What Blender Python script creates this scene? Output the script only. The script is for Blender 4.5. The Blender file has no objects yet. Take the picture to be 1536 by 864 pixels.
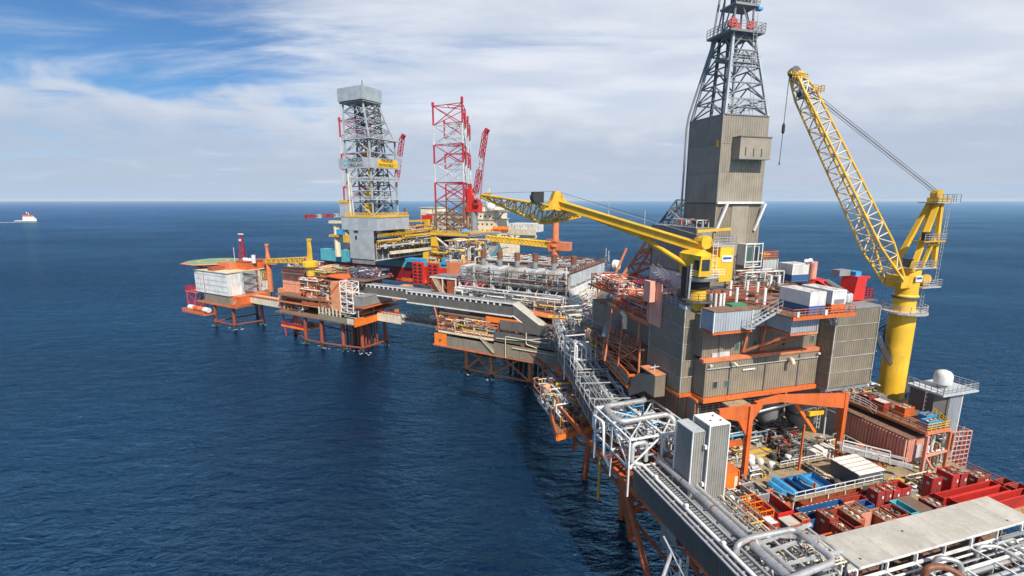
import bpy, math, random
from mathutils import Vector, Matrix
R = math.radians
rnd = random.Random(7)
C = bpy.context.scene.collection
S = bpy.context.scene

# ---------------------------------------------------------------- camera, exposure
cam = bpy.data.cameras.new('camera'); cam.lens = 16.41; cam.sensor_width = 36
cam.clip_start = 0.5; cam.clip_end = 90000
camo = bpy.data.objects.new('camera', cam); C.objects.link(camo)
camo.location = (0, 0, 50); camo.rotation_euler = (R(90 - 10.68), 0, 0)
S.camera = camo
S.view_settings.view_transform = 'Standard'; S.view_settings.look = 'None'
S.view_settings.exposure = 0.22; S.view_settings.gamma = 1.0

# ---------------------------------------------------------------- sun
SUN_AZ, SUN_EL = 160.0, 47.0          # compass style, 0 = the way the camera looks
sl = bpy.data.lights.new('sun', 'SUN'); sl.energy = 5.0; sl.angle = R(0.5); sl.color = (1.0, 0.93, 0.83)
so = bpy.data.objects.new('sun', sl); C.objects.link(so)
sd = Vector((math.sin(R(SUN_AZ)) * math.cos(R(SUN_EL)), math.cos(R(SUN_AZ)) * math.cos(R(SUN_EL)), math.sin(R(SUN_EL))))
so.rotation_euler = sd.to_track_quat('Z', 'Y').to_euler()
so.location = (0, -40, 150)

# ---------------------------------------------------------------- node helper
class NT:
    def __init__(s, tree):
        s.t = tree; s.t.nodes.clear()
    def n(s, typ, _in=None, **kw):
        nd = s.t.nodes.new(typ)
        for k, v in kw.items(): setattr(nd, k, v)
        for k, v in (_in or {}).items():
            if isinstance(v, bpy.types.NodeSocket): s.t.links.new(v, nd.inputs[k])
            else: nd.inputs[k].default_value = v
        return nd
    def math(s, op, a, b=0.0, c=None, clamp=False):
        d = {0: a, 1: b}
        if c is not None: d[2] = c
        nd = s.n('ShaderNodeMath', d, operation=op); nd.use_clamp = clamp
        return nd.outputs[0]
    def ramp(s, fac, a, b, smooth=True):
        nd = s.n('ShaderNodeMapRange', {0: fac, 1: a, 2: b, 3: 0.0, 4: 1.0})
        nd.interpolation_type = 'SMOOTHSTEP' if smooth else 'LINEAR'
        return nd.outputs[0]
    def mix(s, f, a, b, typ='RGBA', blend='MIX'):
        nd = s.n('ShaderNodeMix', data_type=typ)
        if typ == 'RGBA': nd.blend_type = blend
        i0 = {'RGBA': (6, 7), 'FLOAT': (2, 3), 'VECTOR': (4, 5)}[typ]
        for idx, v in ((0, f), (i0[0], a), (i0[1], b)):
            if isinstance(v, bpy.types.NodeSocket): s.t.links.new(v, nd.inputs[idx])
            else: nd.inputs[idx].default_value = v if not (typ == 'RGBA' and idx and len(v) == 3) else (*v, 1)
        return nd.outputs[{'RGBA': 2, 'FLOAT': 0, 'VECTOR': 1}[typ]]
    def noise(s, vec, scale, detail=4, rough=0.55, dist=0.0):
        return s.n('ShaderNodeTexNoise', {'Vector': vec, 'Scale': scale, 'Detail': detail, 'Roughness': rough, 'Distortion': dist}).outputs[0]
    def mapping(s, vec, scale=(1, 1, 1), rot=(0, 0, 0), loc=(0, 0, 0)):
        return s.n('ShaderNodeMapping', {'Vector': vec, 'Scale': scale, 'Rotation': rot, 'Location': loc}).outputs[0]

# ---------------------------------------------------------------- sky: Nishita blue with high thin cloud and a low bank
W = bpy.data.worlds.new('World'); S.world = W; W.use_nodes = True
t = NT(W.node_tree)
tc = t.n('ShaderNodeTexCoord').outputs['Generated']
sky = t.n('ShaderNodeTexSky', sky_type='NISHITA')
sky.sun_disc = False; sky.sun_elevation = R(SUN_EL); sky.sun_rotation = R(SUN_AZ)
sky.altitude = 50; sky.air_density = 1.0; sky.dust_density = 0.6; sky.ozone_density = 2.0
sep = t.n('ShaderNodeSeparateXYZ', {0: tc})
x, y, z = sep.outputs
zz = t.math('ADD', t.math('MAXIMUM', z, 0.0), 0.10)
cx = t.math('DIVIDE', x, zz); cy = t.math('DIVIDE', y, zz)
cv = t.n('ShaderNodeCombineXYZ', {0: cx, 1: cy, 2: 0.0}).outputs[0]
# wisps drawn out along one wind direction
w1 = t.noise(t.mapping(cv, (0.55, 1.7, 1), (0, 0, R(-28))), 1.0, 9, 0.62, 0.6)
w2 = t.noise(t.mapping(cv, (1.0, 1.3, 1), (0, 0, R(20)), (3.1, 1.2, 0)), 0.42, 5, 0.5, 0.3)
# the veil thickens towards the right of the view and thins to open blue on the left, high up
side = t.ramp(t.math('ADD', x, t.math('MULTIPLY', z, -0.60)), -0.80, -0.10)
cover = t.math('ADD', t.math('MULTIPLY', w1, 1.15), t.math('ADD', t.math('MULTIPLY', w2, 0.95), t.math('MULTIPLY', side, 0.62)))
cirrus = t.math('MULTIPLY', t.ramp(cover, 1.02, 1.52), t.math('SUBTRACT', 1.0, t.math('MULTIPLY', t.ramp(z, 0.42, 0.78), 0.82)))
# low bank near the horizon
el = t.math('ARCTAN2', z, 1.0)
azn = t.math('ARCTAN2', x, y)
bv = t.n('ShaderNodeCombineXYZ', {0: t.math('MULTIPLY', azn, 7.0), 1: t.math('MULTIPLY', el, 34.0), 2: 0.0}).outputs[0]
b1 = t.noise(bv, 1.0, 7, 0.58, 0.35)
btop = t.math('ADD', t.math('MULTIPLY', t.noise(t.mapping(bv, (1.0, 0.25, 1)), 0.9, 5, 0.55), 0.16), 0.085)
bank = t.math('MULTIPLY', t.math('SUBTRACT', 1.0, t.ramp(t.math('SUBTRACT', el, btop), -0.012, 0.02)), t.ramp(t.math('SUBTRACT', b1, t.math('MULTIPLY', t.ramp(azn, -0.85, 0.1), -0.10)), 0.26, 0.50))
nb = t.noise(t.mapping(cv, (0.6, 1.2, 1), (0, 0, R(10))), 1.3, 6, 0.55, 0.2)
ccol = t.mix(t.ramp(nb, 0.36, 0.66), (7.4, 8.0, 9.1), (9.8, 10.1, 10.6))
bcol = t.mix(t.ramp(t.math('ADD', t.math('SUBTRACT', el, btop), t.math('MULTIPLY', b1, 0.10)), -0.03, 0.07), (5.0, 5.9, 7.5), (7.6, 8.0, 8.9))
skyb = t.mix(1.0, sky.outputs[0], (0.55, 0.90, 1.22), blend='MULTIPLY')
low = t.math('SUBTRACT', 1.0, t.ramp(el, 0.0, 0.20))
skyc = t.mix(t.math('MULTIPLY', low, 0.78), skyb, (5.6, 7.2, 9.4))
c1 = t.mix(t.math('MULTIPLY', cirrus, 0.86), skyc, ccol)
c2 = t.mix(t.math('MULTIPLY', bank, 0.85), c1, bcol)
c3 = t.mix(t.math('SUBTRACT', 1.0, t.ramp(el, -0.004, 0.035)), c2, (4.7, 6.4, 8.6))
bg = t.n('ShaderNodeBackground', {'Color': c3, 'Strength': 0.08})
t.n('ShaderNodeOutputWorld', {0: bg.outputs[0]})

# ---------------------------------------------------------------- materials
MATS = {}
def paint(name, col, dirt=0.35, rust=0.0, rough=0.5, metal=0.0, streak=True, dcol=None, scale=1.0, fade=0.12):
    """painted steel: slight fading, dirt runs down the face, rust blooms"""
    m = bpy.data.materials.new(name); m.use_nodes = True; MATS[name] = m
    t = NT(m.node_tree)
    tc = t.n('ShaderNodeTexCoord').outputs['Object']
    oi = t.n('ShaderNodeObjectInfo').outputs['Random']
    v = t.n('ShaderNodeVectorMath', {0: tc, 1: t.n('ShaderNodeCombineXYZ', {0: t.math('MULTIPLY', oi, 37.0), 1: t.math('MULTIPLY', oi, 11.0), 2: 0.0}).outputs[0]}, operation='ADD').outputs[0]
    big = t.noise(v, 0.35 * scale, 3, 0.6)
    run = t.noise(t.mapping(v, (2.2, 2.2, 0.22 if streak else 2.2)), 1.0 * scale, 5, 0.65)
    c = t.mix(t.ramp(big, 0.3, 0.7), [k * (1 - fade) for k in col], [min(1, k * (1 + fade)) for k in col])
    dc = dcol or (0.10, 0.08, 0.06)
    c = t.mix(t.math('MULTIPLY', t.ramp(run, 0.46, 0.78), dirt), c, dc)
    if rust > 0:
        rn = t.noise(t.mapping(v, (1.3, 1.3, 0.55)), 1.6 * scale, 6, 0.7)
        c = t.mix(t.math('MULTIPLY', t.ramp(rn, 0.62 - 0.22 * rust, 0.74 - 0.18 * rust), min(1, 0.5 + rust)), c, (0.13, 0.045, 0.02))
    c = t.mix(1.0, c, t.n('ShaderNodeCombineColor', {0: t.math('ADD', 0.90, t.math('MULTIPLY', oi, 0.17)), 1: t.math('ADD', 0.90, t.math('MULTIPLY', oi, 0.16)), 2: t.math('ADD', 0.89, t.math('MULTIPLY', oi, 0.15))}).outputs[0], blend='MULTIPLY')
    stn = t.noise(t.mapping(v, (0.9, 0.9, 0.30)), 0.55 * scale, 6, 0.75)
    c = t.mix(t.math('MULTIPLY', t.ramp(stn, 0.50, 0.70), min(0.5, dirt * 0.8)), c, (0.14, 0.10, 0.07))
    rr = t.math('ADD', t.math('MULTIPLY', run, 0.25), rough - 0.1)
    bp = t.n('ShaderNodeBump', {'Strength': 0.15, 'Distance': 0.02, 'Height': run}).outputs[0]
    p = t.n('ShaderNodeBsdfPrincipled', {'Base Color': c, 'Roughness': rr, 'Metallic': metal, 'Normal': bp})
    t.n('ShaderNodeOutputMaterial', {0: p.outputs[0]})
    return m
paint('white', (0.76, 0.76, 0.74), 0.34, 0.1)
paint('white_rusty', (0.70, 0.69, 0.66), 0.4, 0.55)
paint('cream', (0.72, 0.62, 0.45), 0.25, 0.15)
paint('light_grey', (0.50, 0.53, 0.55), 0.3)
paint('jack_grey', (0.36, 0.40, 0.43), 0.12)
paint('mid_grey', (0.24, 0.25, 0.26), 0.35, 0.1)
paint('dark_grey', (0.085, 0.09, 0.095), 0.3)
paint('clad_taupe', (0.25, 0.21, 0.155), 0.3, 0.0, 0.5, 0.0)
paint('clad_grey', (0.27, 0.265, 0.245), 0.25, 0.0, 0.45, 0.0)
paint('clad_blue', (0.36, 0.39, 0.43), 0.25, 0.0, 0.45, 0.0)
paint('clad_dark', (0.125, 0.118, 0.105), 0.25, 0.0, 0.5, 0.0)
paint('tower_taupe', (0.295, 0.258, 0.205), 0.25, 0.0, 0.5, 0.0)
paint('orange', (0.66, 0.14, 0.03), 0.4, 0.25)
paint('bright_orange', (0.85, 0.20, 0.02), 0.15, 0.0)
paint('salmon', (0.64, 0.20, 0.085), 0.4, 0.3)
paint('salmon_pale', (0.74, 0.34, 0.25), 0.25, 0.08)
paint('orange_pale', (0.72, 0.30, 0.14), 0.25, 0.3)
paint('rust_red', (0.36, 0.08, 0.035), 0.35, 0.45)
paint('jacket', (0.50, 0.12, 0.04), 0.45, 0.4)
paint('rust', (0.20, 0.075, 0.035), 0.3, 0.5)
paint('yellow', (0.76, 0.45, 0.025), 0.3, 0.08, dcol=(0.30, 0.16, 0.03))
paint('yellow_worn', (0.70, 0.42, 0.05), 0.35, 0.35)
paint('red', (0.50, 0.025, 0.018), 0.45, 0.3)
paint('red_worn', (0.40, 0.05, 0.03), 0.5, 0.5)
paint('red_bright', (0.64, 0.03, 0.022), 0.3, 0.15)
paint('leg_red', (0.42, 0.02, 0.035), 0.15)
paint('hull_red', (0.30, 0.008, 0.02), 0.3)
paint('turquoise', (0.10, 0.44, 0.52), 0.2, 0.05)
paint('blue', (0.02, 0.11, 0.30), 0.25, 0.15)
paint('sky_blue', (0.05, 0.33, 0.62), 0.2, 0.05)
paint('green', (0.05, 0.25, 0.12), 0.3)
paint('heli_green', (0.23, 0.37, 0.20), 0.3, streak=False)
paint('deck_beige', (0.36, 0.285, 0.18), 0.75, 0.4, 0.75, streak=False, scale=0.8, dcol=(0.12, 0.09, 0.06))
paint('deck_rusty', (0.22, 0.13, 0.09), 0.5, 0.5, 0.8, streak=False)
paint('deck_grey', (0.20, 0.20, 0.19), 0.5, 0.2, 0.8, streak=False)
paint('roof_beige', (0.47, 0.445, 0.39), 0.26, 0.0, 0.7, streak=False)
paint('steel', (0.50, 0.50, 0.50), 0.4, 0.1, 0.4, 0.5)
paint('galv', (0.52, 0.53, 0.54), 0.45, 0.15, 0.45, 0.3)
paint('black', (0.025, 0.025, 0.028), 0.1, 0.0, 0.6)
paint('glass', (0.03, 0.045, 0.05), 0.1, 0.0, 0.15, 0.0)
paint('green_glass', (0.06, 0.12, 0.10), 0.1, 0.0, 0.15, 0.0)
paint('cargo_brown', (0.20, 0.13, 0.09), 0.4, 0.3, streak=False)
paint('jacket_dark', (0.30, 0.065, 0.035), 0.4, 0.3)
paint('salmon_light', (0.74, 0.31, 0.19), 0.3, 0.15)
paint('dirty_grey', (0.42, 0.41, 0.38), 0.6, 0.35)
paint('marine_growth', (0.035, 0.03, 0.02), 0.4, 0.0, 0.8)
paint('tarp', (0.74, 0.70, 0.66), 0.15, 0.1, streak=False)
def M(n): return MATS[n]

# ---------------------------------------------------------------- frames (two platform complexes stand at 45 degrees to each other)
class Frame:
    def __init__(s, o, az):
        s.o = o; s.az = az; a = R(az)
        s.a = Vector((math.cos(a), -math.sin(a), 0)); s.b = Vector((math.sin(a), math.cos(a), 0))
    def w(s, a, b, z=0.0):
        return Vector((s.o[0], s.o[1], 0)) + s.a * a + s.b * b + Vector((0, 0, z))
MF = Frame((29.06, 53.17), -16)        # injection / drilling platform in the foreground
OF = Frame((-49.77, 149.54), 29)       # the older platforms beyond
WF = Frame((0, 0), 0)

def V(*p):
    return Vector(p[0]) if len(p) == 1 else Vector(p)

class MB:
    """mesh builder in frame coordinates (a across, b away, z up); each primitive may carry its own material"""
    def __init__(s, *mats):
        s.v = []; s.f = []; s.mi = []; s.mats = list(mats) or ['mid_grey']; s.m = 0
    def mat(s, name):
        if name not in s.mats: s.mats.append(name)
        s.m = s.mats.index(name); return s
    def add(s, vs, fs):
        o = len(s.v); s.v.extend([tuple(p) for p in vs])
        for f in fs: s.f.append(tuple(i + o for i in f)); s.mi.append(s.m)
        return s
    def box(s, a0, a1, b0, b1, z0, z1):
        return s.add([(a0, b0, z0), (a1, b0, z0), (a1, b1, z0), (a0, b1, z0), (a0, b0, z1), (a1, b0, z1), (a1, b1, z1), (a0, b1, z1)],
                     [(3, 2, 1, 0), (4, 5, 6, 7), (0, 1, 5, 4), (1, 2, 6, 5), (2, 3, 7, 6), (3, 0, 4, 7)])
    def cbox(s, c, sx, sy, sz, rot=0.0):
        r = Matrix.Rotation(rot, 3, 'Z'); c = V(c)
        vs = [c + r @ Vector((x * sx / 2, y * sy / 2, z * sz)) for z in (0, 1) for x, y in ((-1, -1), (1, -1), (1, 1), (-1, 1))]
        return s.add(vs, [(3, 2, 1, 0), (4, 5, 6, 7), (0, 1, 5, 4), (1, 2, 6, 5), (2, 3, 7, 6), (3, 0, 4, 7)])
    def ring(s, p, d, r, n, r2=None, up=None):
        d = d.normalized(); u = (up or (Vector((0, 0, 1)) if abs(d.z) < 0.95 else Vector((1, 0, 0))))
        e1 = d.cross(u).normalized(); e2 = d.cross(e1).normalized()
        k = math.pi / n
        return [p + e1 * (r * math.cos(2 * math.pi * i / n + k)) + e2 * ((r2 or r) * math.sin(2 * math.pi * i / n + k)) for i in range(n)]
    def tube(s, p, q, r, n=6, r1=None, caps=True):
        p, q = V(p), V(q); d = q - p
        if d.length < 1e-6: return s
        A = s.ring(p, d, r, n); B = s.ring(q, d, r if r1 is None else r1, n)
        fs = [(i, (i + 1) % n, n + (i + 1) % n, n + i) for i in range(n)]
        if caps: fs += [tuple(range(n))[::-1], tuple(range(n, 2 * n))]
        return s.add(A + B, fs)
    def bar(s, p, q, w, h=None):
        p, q = V(p), V(q); d = q - p
        if d.length < 1e-6: return s
        w = w / 2; h = (h or w * 2) / 2
        dn = d.normalized(); u = Vector((0, 0, 1)) if abs(dn.z) < 0.95 else Vector((0, 1, 0))
        e1 = dn.cross(u).normalized(); e2 = e1.cross(dn).normalized()
        vs = [o + e1 * x * w + e2 * y * h for o in (p, q) for x, y in ((-1, -1), (1, -1), (1, 1), (-1, 1))]
        return s.add(vs, [(0, 1, 2, 3), (7, 6, 5, 4), (4, 5, 1, 0), (5, 6, 2, 1), (6, 7, 3, 2), (7, 4, 0, 3)])
    def pipe(s, pts, r, n=8, bend=0.0):
        pts = [V(p) for p in pts]
        if bend > 0 and len(pts) > 2:
            out = [pts[0]]
            for i in range(1, len(pts) - 1):
                a = (pts[i - 1] - pts[i]); b = (pts[i + 1] - pts[i]); k = min(bend, a.length * .45, b.length * .45)
                A = pts[i] + a.normalized() * k; B = pts[i] + b.normalized() * k
                for j in range(5):
                    u = j / 4; out.append(A * (1 - u) ** 2 + pts[i] * 2 * u * (1 - u) + B * u * u)
            out.append(pts[-1]); pts = out
        rings = []
        for i, p in enumerate(pts):
            d = (pts[min(i + 1, len(pts) - 1)] - pts[max(i - 1, 0)])
            rings.append((p, d.normalized()))
        e1 = None; vs = []
        for p, d in rings:
            if e1 is None:
                u = Vector((0, 0, 1)) if abs(d.z) < 0.9 else Vector((1, 0, 0)); e1 = d.cross(u).normalized()
            else:
                e1 = (e1 - d * e1.dot(d)).normalized()
            e2 = d.cross(e1)
            vs += [p + e1 * r * math.cos(2 * math.pi * i / n) + e2 * r * math.sin(2 * math.pi * i / n) for i in range(n)]
        fs = []
        for k in range(len(rings) - 1):
            for i in range(n):
                fs.append((k * n + i, k * n + (i + 1) % n, (k + 1) * n + (i + 1) % n, (k + 1) * n + i))
        L = len(rings) - 1
        fs += [tuple(range(n))[::-1], tuple(L * n + i for i in range(n))]
        return s.add(vs, fs)
    def lathe(s, c, prof, n=20):
        c = V(c); vs = []; fs = []
        for r, z in prof:
            vs += [c + Vector((r * math.cos(2 * math.pi * i / n), r * math.sin(2 * math.pi * i / n), z)) for i in range(n)]
        for k in range(len(prof) - 1):
            for i in range(n): fs.append((k * n + i, k * n + (i + 1) % n, (k + 1) * n + (i + 1) % n, (k + 1) * n + i))
        fs += [tuple(range(n))[::-1], tuple((len(prof) - 1) * n + i for i in range(n))]
        return s.add(vs, fs)
    def prism(s, pts, ext):
        """flat polygon given as 3-D points, swept by vector ext"""
        pts = [V(p) for p in pts]; e = V(ext); n = len(pts)
        fs = [tuple(range(n))[::-1], tuple(range(n, 2 * n))] + [(i, (i + 1) % n, n + (i + 1) % n, n + i) for i in range(n)]
        return s.add(pts + [p + e for p in pts], fs)
    def corr(s, p, q, z0, z1, pitch=0.35, depth=0.05, z0b=None, z1b=None):
        """ribbed sheet wall standing from p to q (a,b); outward side is to the right of p->q"""
        p = Vector((p[0], p[1], 0)); q = Vector((q[0], q[1], 0)); d = q - p; L = d.length; d.normalize()
        nrm = Vector((d.y, -d.x, 0)); k = max(1, round(L / pitch)); w = L / k
        z0b = z0 if z0b is None else z0b; z1b = z1 if z1b is None else z1b
        prof = [(0, 0)]
        for i in range(k):
            x = i * w
            prof += [(x + w * .30, 0), (x + w * .42, depth), (x + w * .88, depth), (x + w, 0)]
        vs = []
        for x, o in prof:
            u = x / L; base = p + d * x + nrm * o
            vs += [base + Vector((0, 0, z0 + (z0b - z0) * u)), base + Vector((0, 0, z1 + (z1b - z1) * u))]
        return s.add(vs, [(2 * i, 2 * i + 2, 2 * i + 3, 2 * i + 1) for i in range(len(prof) - 1)])
    def rail(s, pts, h=1.1, sp=1.5, r=0.03, rails=3, closed=False):
        pts = [V(p) for p in pts]
        if closed: pts = pts + [pts[0]]
        for p, q in zip(pts[:-1], pts[1:]):
            L = (q - p).length; k = max(1, round(L / sp))
            for j in range(k + 1):
                o = p.lerp(q, j / k); s.tube(o, o + Vector((0, 0, h)), r, 4, caps=False)
            for j in range(rails):
                o = Vector((0, 0, h * (j + 1) / rails)); s.tube(p + o, q + o, r, 4, caps=False)
        return s
    def truss(s, Q0, Q1, n, rl, rb, mode='x', nl=6, nb=5, horiz=True):
        Q0 = [V(p) for p in Q0]; Q1 = [V(p) for p in Q1]; k = len(Q0)
        if rl:
            for a, b in zip(Q0, Q1): s.tube(a, b, rl, nl)
        lv = [[a.lerp(b, j / n) for a, b in zip(Q0, Q1)] for j in range(n + 1)]
        for j in range(n + 1):
            for i in range(k):
                i2 = (i + 1) % k
                if k == 2 and i == 1: continue
                if horiz: s.tube(lv[j][i], lv[j][i2], rb, nb, caps=False)
                if j < n:
                    if mode == 'x':
                        s.tube(lv[j][i], lv[j + 1][i2], rb, nb, caps=False); s.tube(lv[j][i2], lv[j + 1][i], rb, nb, caps=False)
                    elif mode == 'z':
                        if (i + j) % 2: s.tube(lv[j][i], lv[j + 1][i2], rb, nb, caps=False)
                        else: s.tube(lv[j][i2], lv[j + 1][i], rb, nb, caps=False)
                    elif mode == 'k':
                        m = (lv[j + 1][i] + lv[j + 1][i2]) / 2
                        s.tube(lv[j][i], m, rb, nb, caps=False); s.tube(lv[j][i2], m, rb, nb, caps=False)
        return s
    def ladder(s, p, q, w=0.5, side=(1, 0, 0)):
        p, q = V(p), V(q); sd = V(side).normalized() * w / 2
        s.tube(p - sd, q - sd, 0.04, 4); s.tube(p + sd, q + sd, 0.04, 4)
        k = int((q - p).length / 0.6)
        for i in range(k): o = p.lerp(q, (i + .5) / k); s.tube(o - sd, o + sd, 0.025, 4, caps=False)
        return s
    def stair(s, p, q, w=0.9, side=(0, 1, 0)):
        p, q = V(p), V(q); sd = V(side).normalized() * w / 2
        for k in (-1, 1):
            s.bar(p + sd * k, q + sd * k, 0.06, 0.25)
            for h in (0.55, 1.05): s.tube(p + sd * k + Vector((0, 0, h)), q + sd * k + Vector((0, 0, h)), 0.03, 4, caps=False)
            for u in (0, .33, .66, 1): o = p.lerp(q, u) + sd * k; s.tube(o, o + Vector((0, 0, 1.05)), 0.03, 4, caps=False)
        n = max(3, int(abs(q.z - p.z) / 0.25)); L = (q - p); run = Vector((L.x, L.y, 0)) / n * 0.45
        for i in range(n):
            o = p.lerp(q, (i + .5) / n)
            s.add([o - sd - run, o + sd - run, o + sd + run, o - sd + run, ], [(0, 1, 2, 3)])
        return s
    def mesh(s, name, base=(0, 0, 0)):
        me = bpy.data.meshes.new(name)
        b = V(base)
        me.from_pydata([(x - b.x, y - b.y, z - b.z) for x, y, z in s.v], [], s.f)
        for m in s.mats: me.materials.append(MATS[m])
        if len(s.mats) > 1: me.polygons.foreach_set('material_index', s.mi)
        me.update(); return me

def smooth(o):
    me = o.data; me.polygons.foreach_set('use_smooth', [True] * len(me.polygons))
    me.set_sharp_from_angle(angle=R(40)); return o

class Thing:
    def __init__(s, name, label, cat, base, frame=MF, group=None):
        s.f = frame; s.base = V(base)
        s.o = bpy.data.objects.new(name, None); C.objects.link(s.o)
        s.o.location = frame.w(*base); s.o.rotation_euler = (0, 0, -R(frame.az)); s.o.empty_display_size = 0.5
        s.o['label'] = label; s.o['category'] = cat
        if group: s.o['group'] = group
    def part(s, name, mb, parent=None, label=None, stuff=False, sm=False):
        o = bpy.data.objects.new(name, mb.mesh(name, s.base)); C.objects.link(o)
        o.parent = parent or s.o
        if label: o['label'] = label
        if stuff: o['kind'] = 'stuff'
        if sm: smooth(o)
        return o
def single(name, mb, label, cat, base, frame=MF, group=None, sm=False, kind=None):
    """a thing that is one mesh"""
    o = bpy.data.objects.new(name, mb.mesh(name, base)); C.objects.link(o)
    o.location = frame.w(*base); o.rotation_euler = (0, 0, -R(frame.az))
    if kind: o['kind'] = kind
    if label: o['label'] = label
    if cat: o['category'] = cat
    if group: o['group'] = group
    if sm: smooth(o)
    return o
def copy_tree(o, parent=None):
    c = o.copy(); C.objects.link(c)
    if parent: c.parent = parent
    for ch in list(o.children): copy_tree(ch, c)
    return c
def place(o, frame, a, b, z, yaw=0.0, label=None, first=False):
    c = o if first else copy_tree(o)
    c.location = frame.w(a, b, z); c.rotation_euler = (0, 0, -R(frame.az) + yaw)
    if label: c['label'] = label
    return c

# ---------------------------------------------------------------- sea
def make_sea():
    m = bpy.data.materials.new('sea_water'); m.use_nodes = True; t = NT(m.node_tree)
    pos = t.n('ShaderNodeNewGeometry').outputs['Position']
    cd = t.n('ShaderNodeVectorMath', {0: pos, 1: (0, 0, 50)}, operation='DISTANCE').outputs['Value']
    n1 = t.noise(t.mapping(pos, (0.045, 0.10, 0.05), (0, 0, R(24))), 1.0, 4, 0.55, 0.3)
    n2 = t.noise(t.mapping(pos, (0.16, 0.36, 0.3), (0, 0, R(12))), 1.0, 5, 0.6, 0.4)
    n3 = t.noise(t.mapping(pos, (0.5, 1.0, 1), (0, 0, R(-8))), 1.0, 5, 0.65, 0.5)
    h = t.math('ADD', t.math('MULTIPLY', n1, 3.4), t.math('ADD', t.math('MULTIPLY', n2, 2.6), t.math('MULTIPLY', n3, 0.75)))
    fade = t.math('DIVIDE', 1.0, t.math('ADD', 1.0, t.math('MULTIPLY', cd, 0.0005)))
    wind = t.noise(t.mapping(pos, (0.0035, 0.009, 0.004), (0, 0, R(30))), 1.0, 4, 0.6)
    h = t.math('MULTIPLY', h, t.math('ADD', 0.62, t.math('MULTIPLY', t.ramp(wind, 0.3, 0.7), 0.75)))
    bp = t.n('ShaderNodeBump', {'Strength': fade, 'Distance': 1.0, 'Height': h}).outputs[0]
    # deep water colour, with slightly greener scattering in patches
    pt = t.noise(t.mapping(pos, (0.006, 0.012, 0.01)), 1.0, 4, 0.6)
    col = t.mix(t.ramp(pt, 0.35, 0.7), (0.0005, 0.009, 0.030), (0.0008, 0.015, 0.045))
    cap = t.noise(t.mapping(pos, (0.42, 1.1, 0.4), (0, 0, R(15))), 1.0, 6, 0.72, 1.0)
    gate = t.noise(t.mapping(pos, (0.035, 0.05, 0.04)), 1.0, 3, 0.5)
    foam = t.math('MULTIPLY', t.ramp(cap, 0.68, 0.735), t.ramp(gate, 0.50, 0.60))
    col = t.mix(foam, col, (0.62, 0.68, 0.72))
    rough = t.mix(foam, 0.09, 0.6, typ='FLOAT')
    rough = t.math('ADD', rough, t.math('MULTIPLY', t.ramp(cd, 100, 3000), 0.14))
    # water body scatters blue; the surface mirrors the sky by Fresnel, slightly blue-green
    df = t.n('ShaderNodeBsdfDiffuse', {'Color': col, 'Normal': bp})
    gl = t.n('ShaderNodeBsdfGlossy', {'Color': (0.34, 0.70, 1.0, 1), 'Roughness': rough, 'Normal': bp})
    fr = t.n('ShaderNodeFresnel', {'IOR': 1.34, 'Normal': bp}).outputs[0]
    fr = t.math('MULTIPLY', fr, t.mix(foam, 0.9, 0.1, typ='FLOAT'))
    mx = t.n('ShaderNodeMixShader', {0: fr, 1: df.outputs[0], 2: gl.outputs[0]})
    t.n('ShaderNodeOutputMaterial', {0: mx.outputs[0]})
    MATS['sea_water'] = m
    mb = MB('sea_water'); n = 96; rs = [0, 60, 150, 400, 1000, 3000, 9000, 26000]
    vs = [(0, 0, 0)]; fs = []
    for r in rs[1:]:
        vs += [(r * math.cos(2 * math.pi * i / n), r * math.sin(2 * math.pi * i / n), 0) for i in range(n)]
    for i in range(n): fs.append((0, 1 + i, 1 + (i + 1) % n))
    for k in range(len(rs) - 2):
        for i in range(n):
            a = 1 + k * n + i; b = 1 + k * n + (i + 1) % n; fs.append((a, a + n, b + n, b))
    mb.add(vs, fs)
    o = single('sea', mb, 'deep blue choppy sea reaching the horizon', None, (0, 0, 0), WF, kind='structure')
make_sea()
_m = paint('foam', (0.72, 0.78, 0.82), 0.0, streak=False, rough=0.7)

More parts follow.
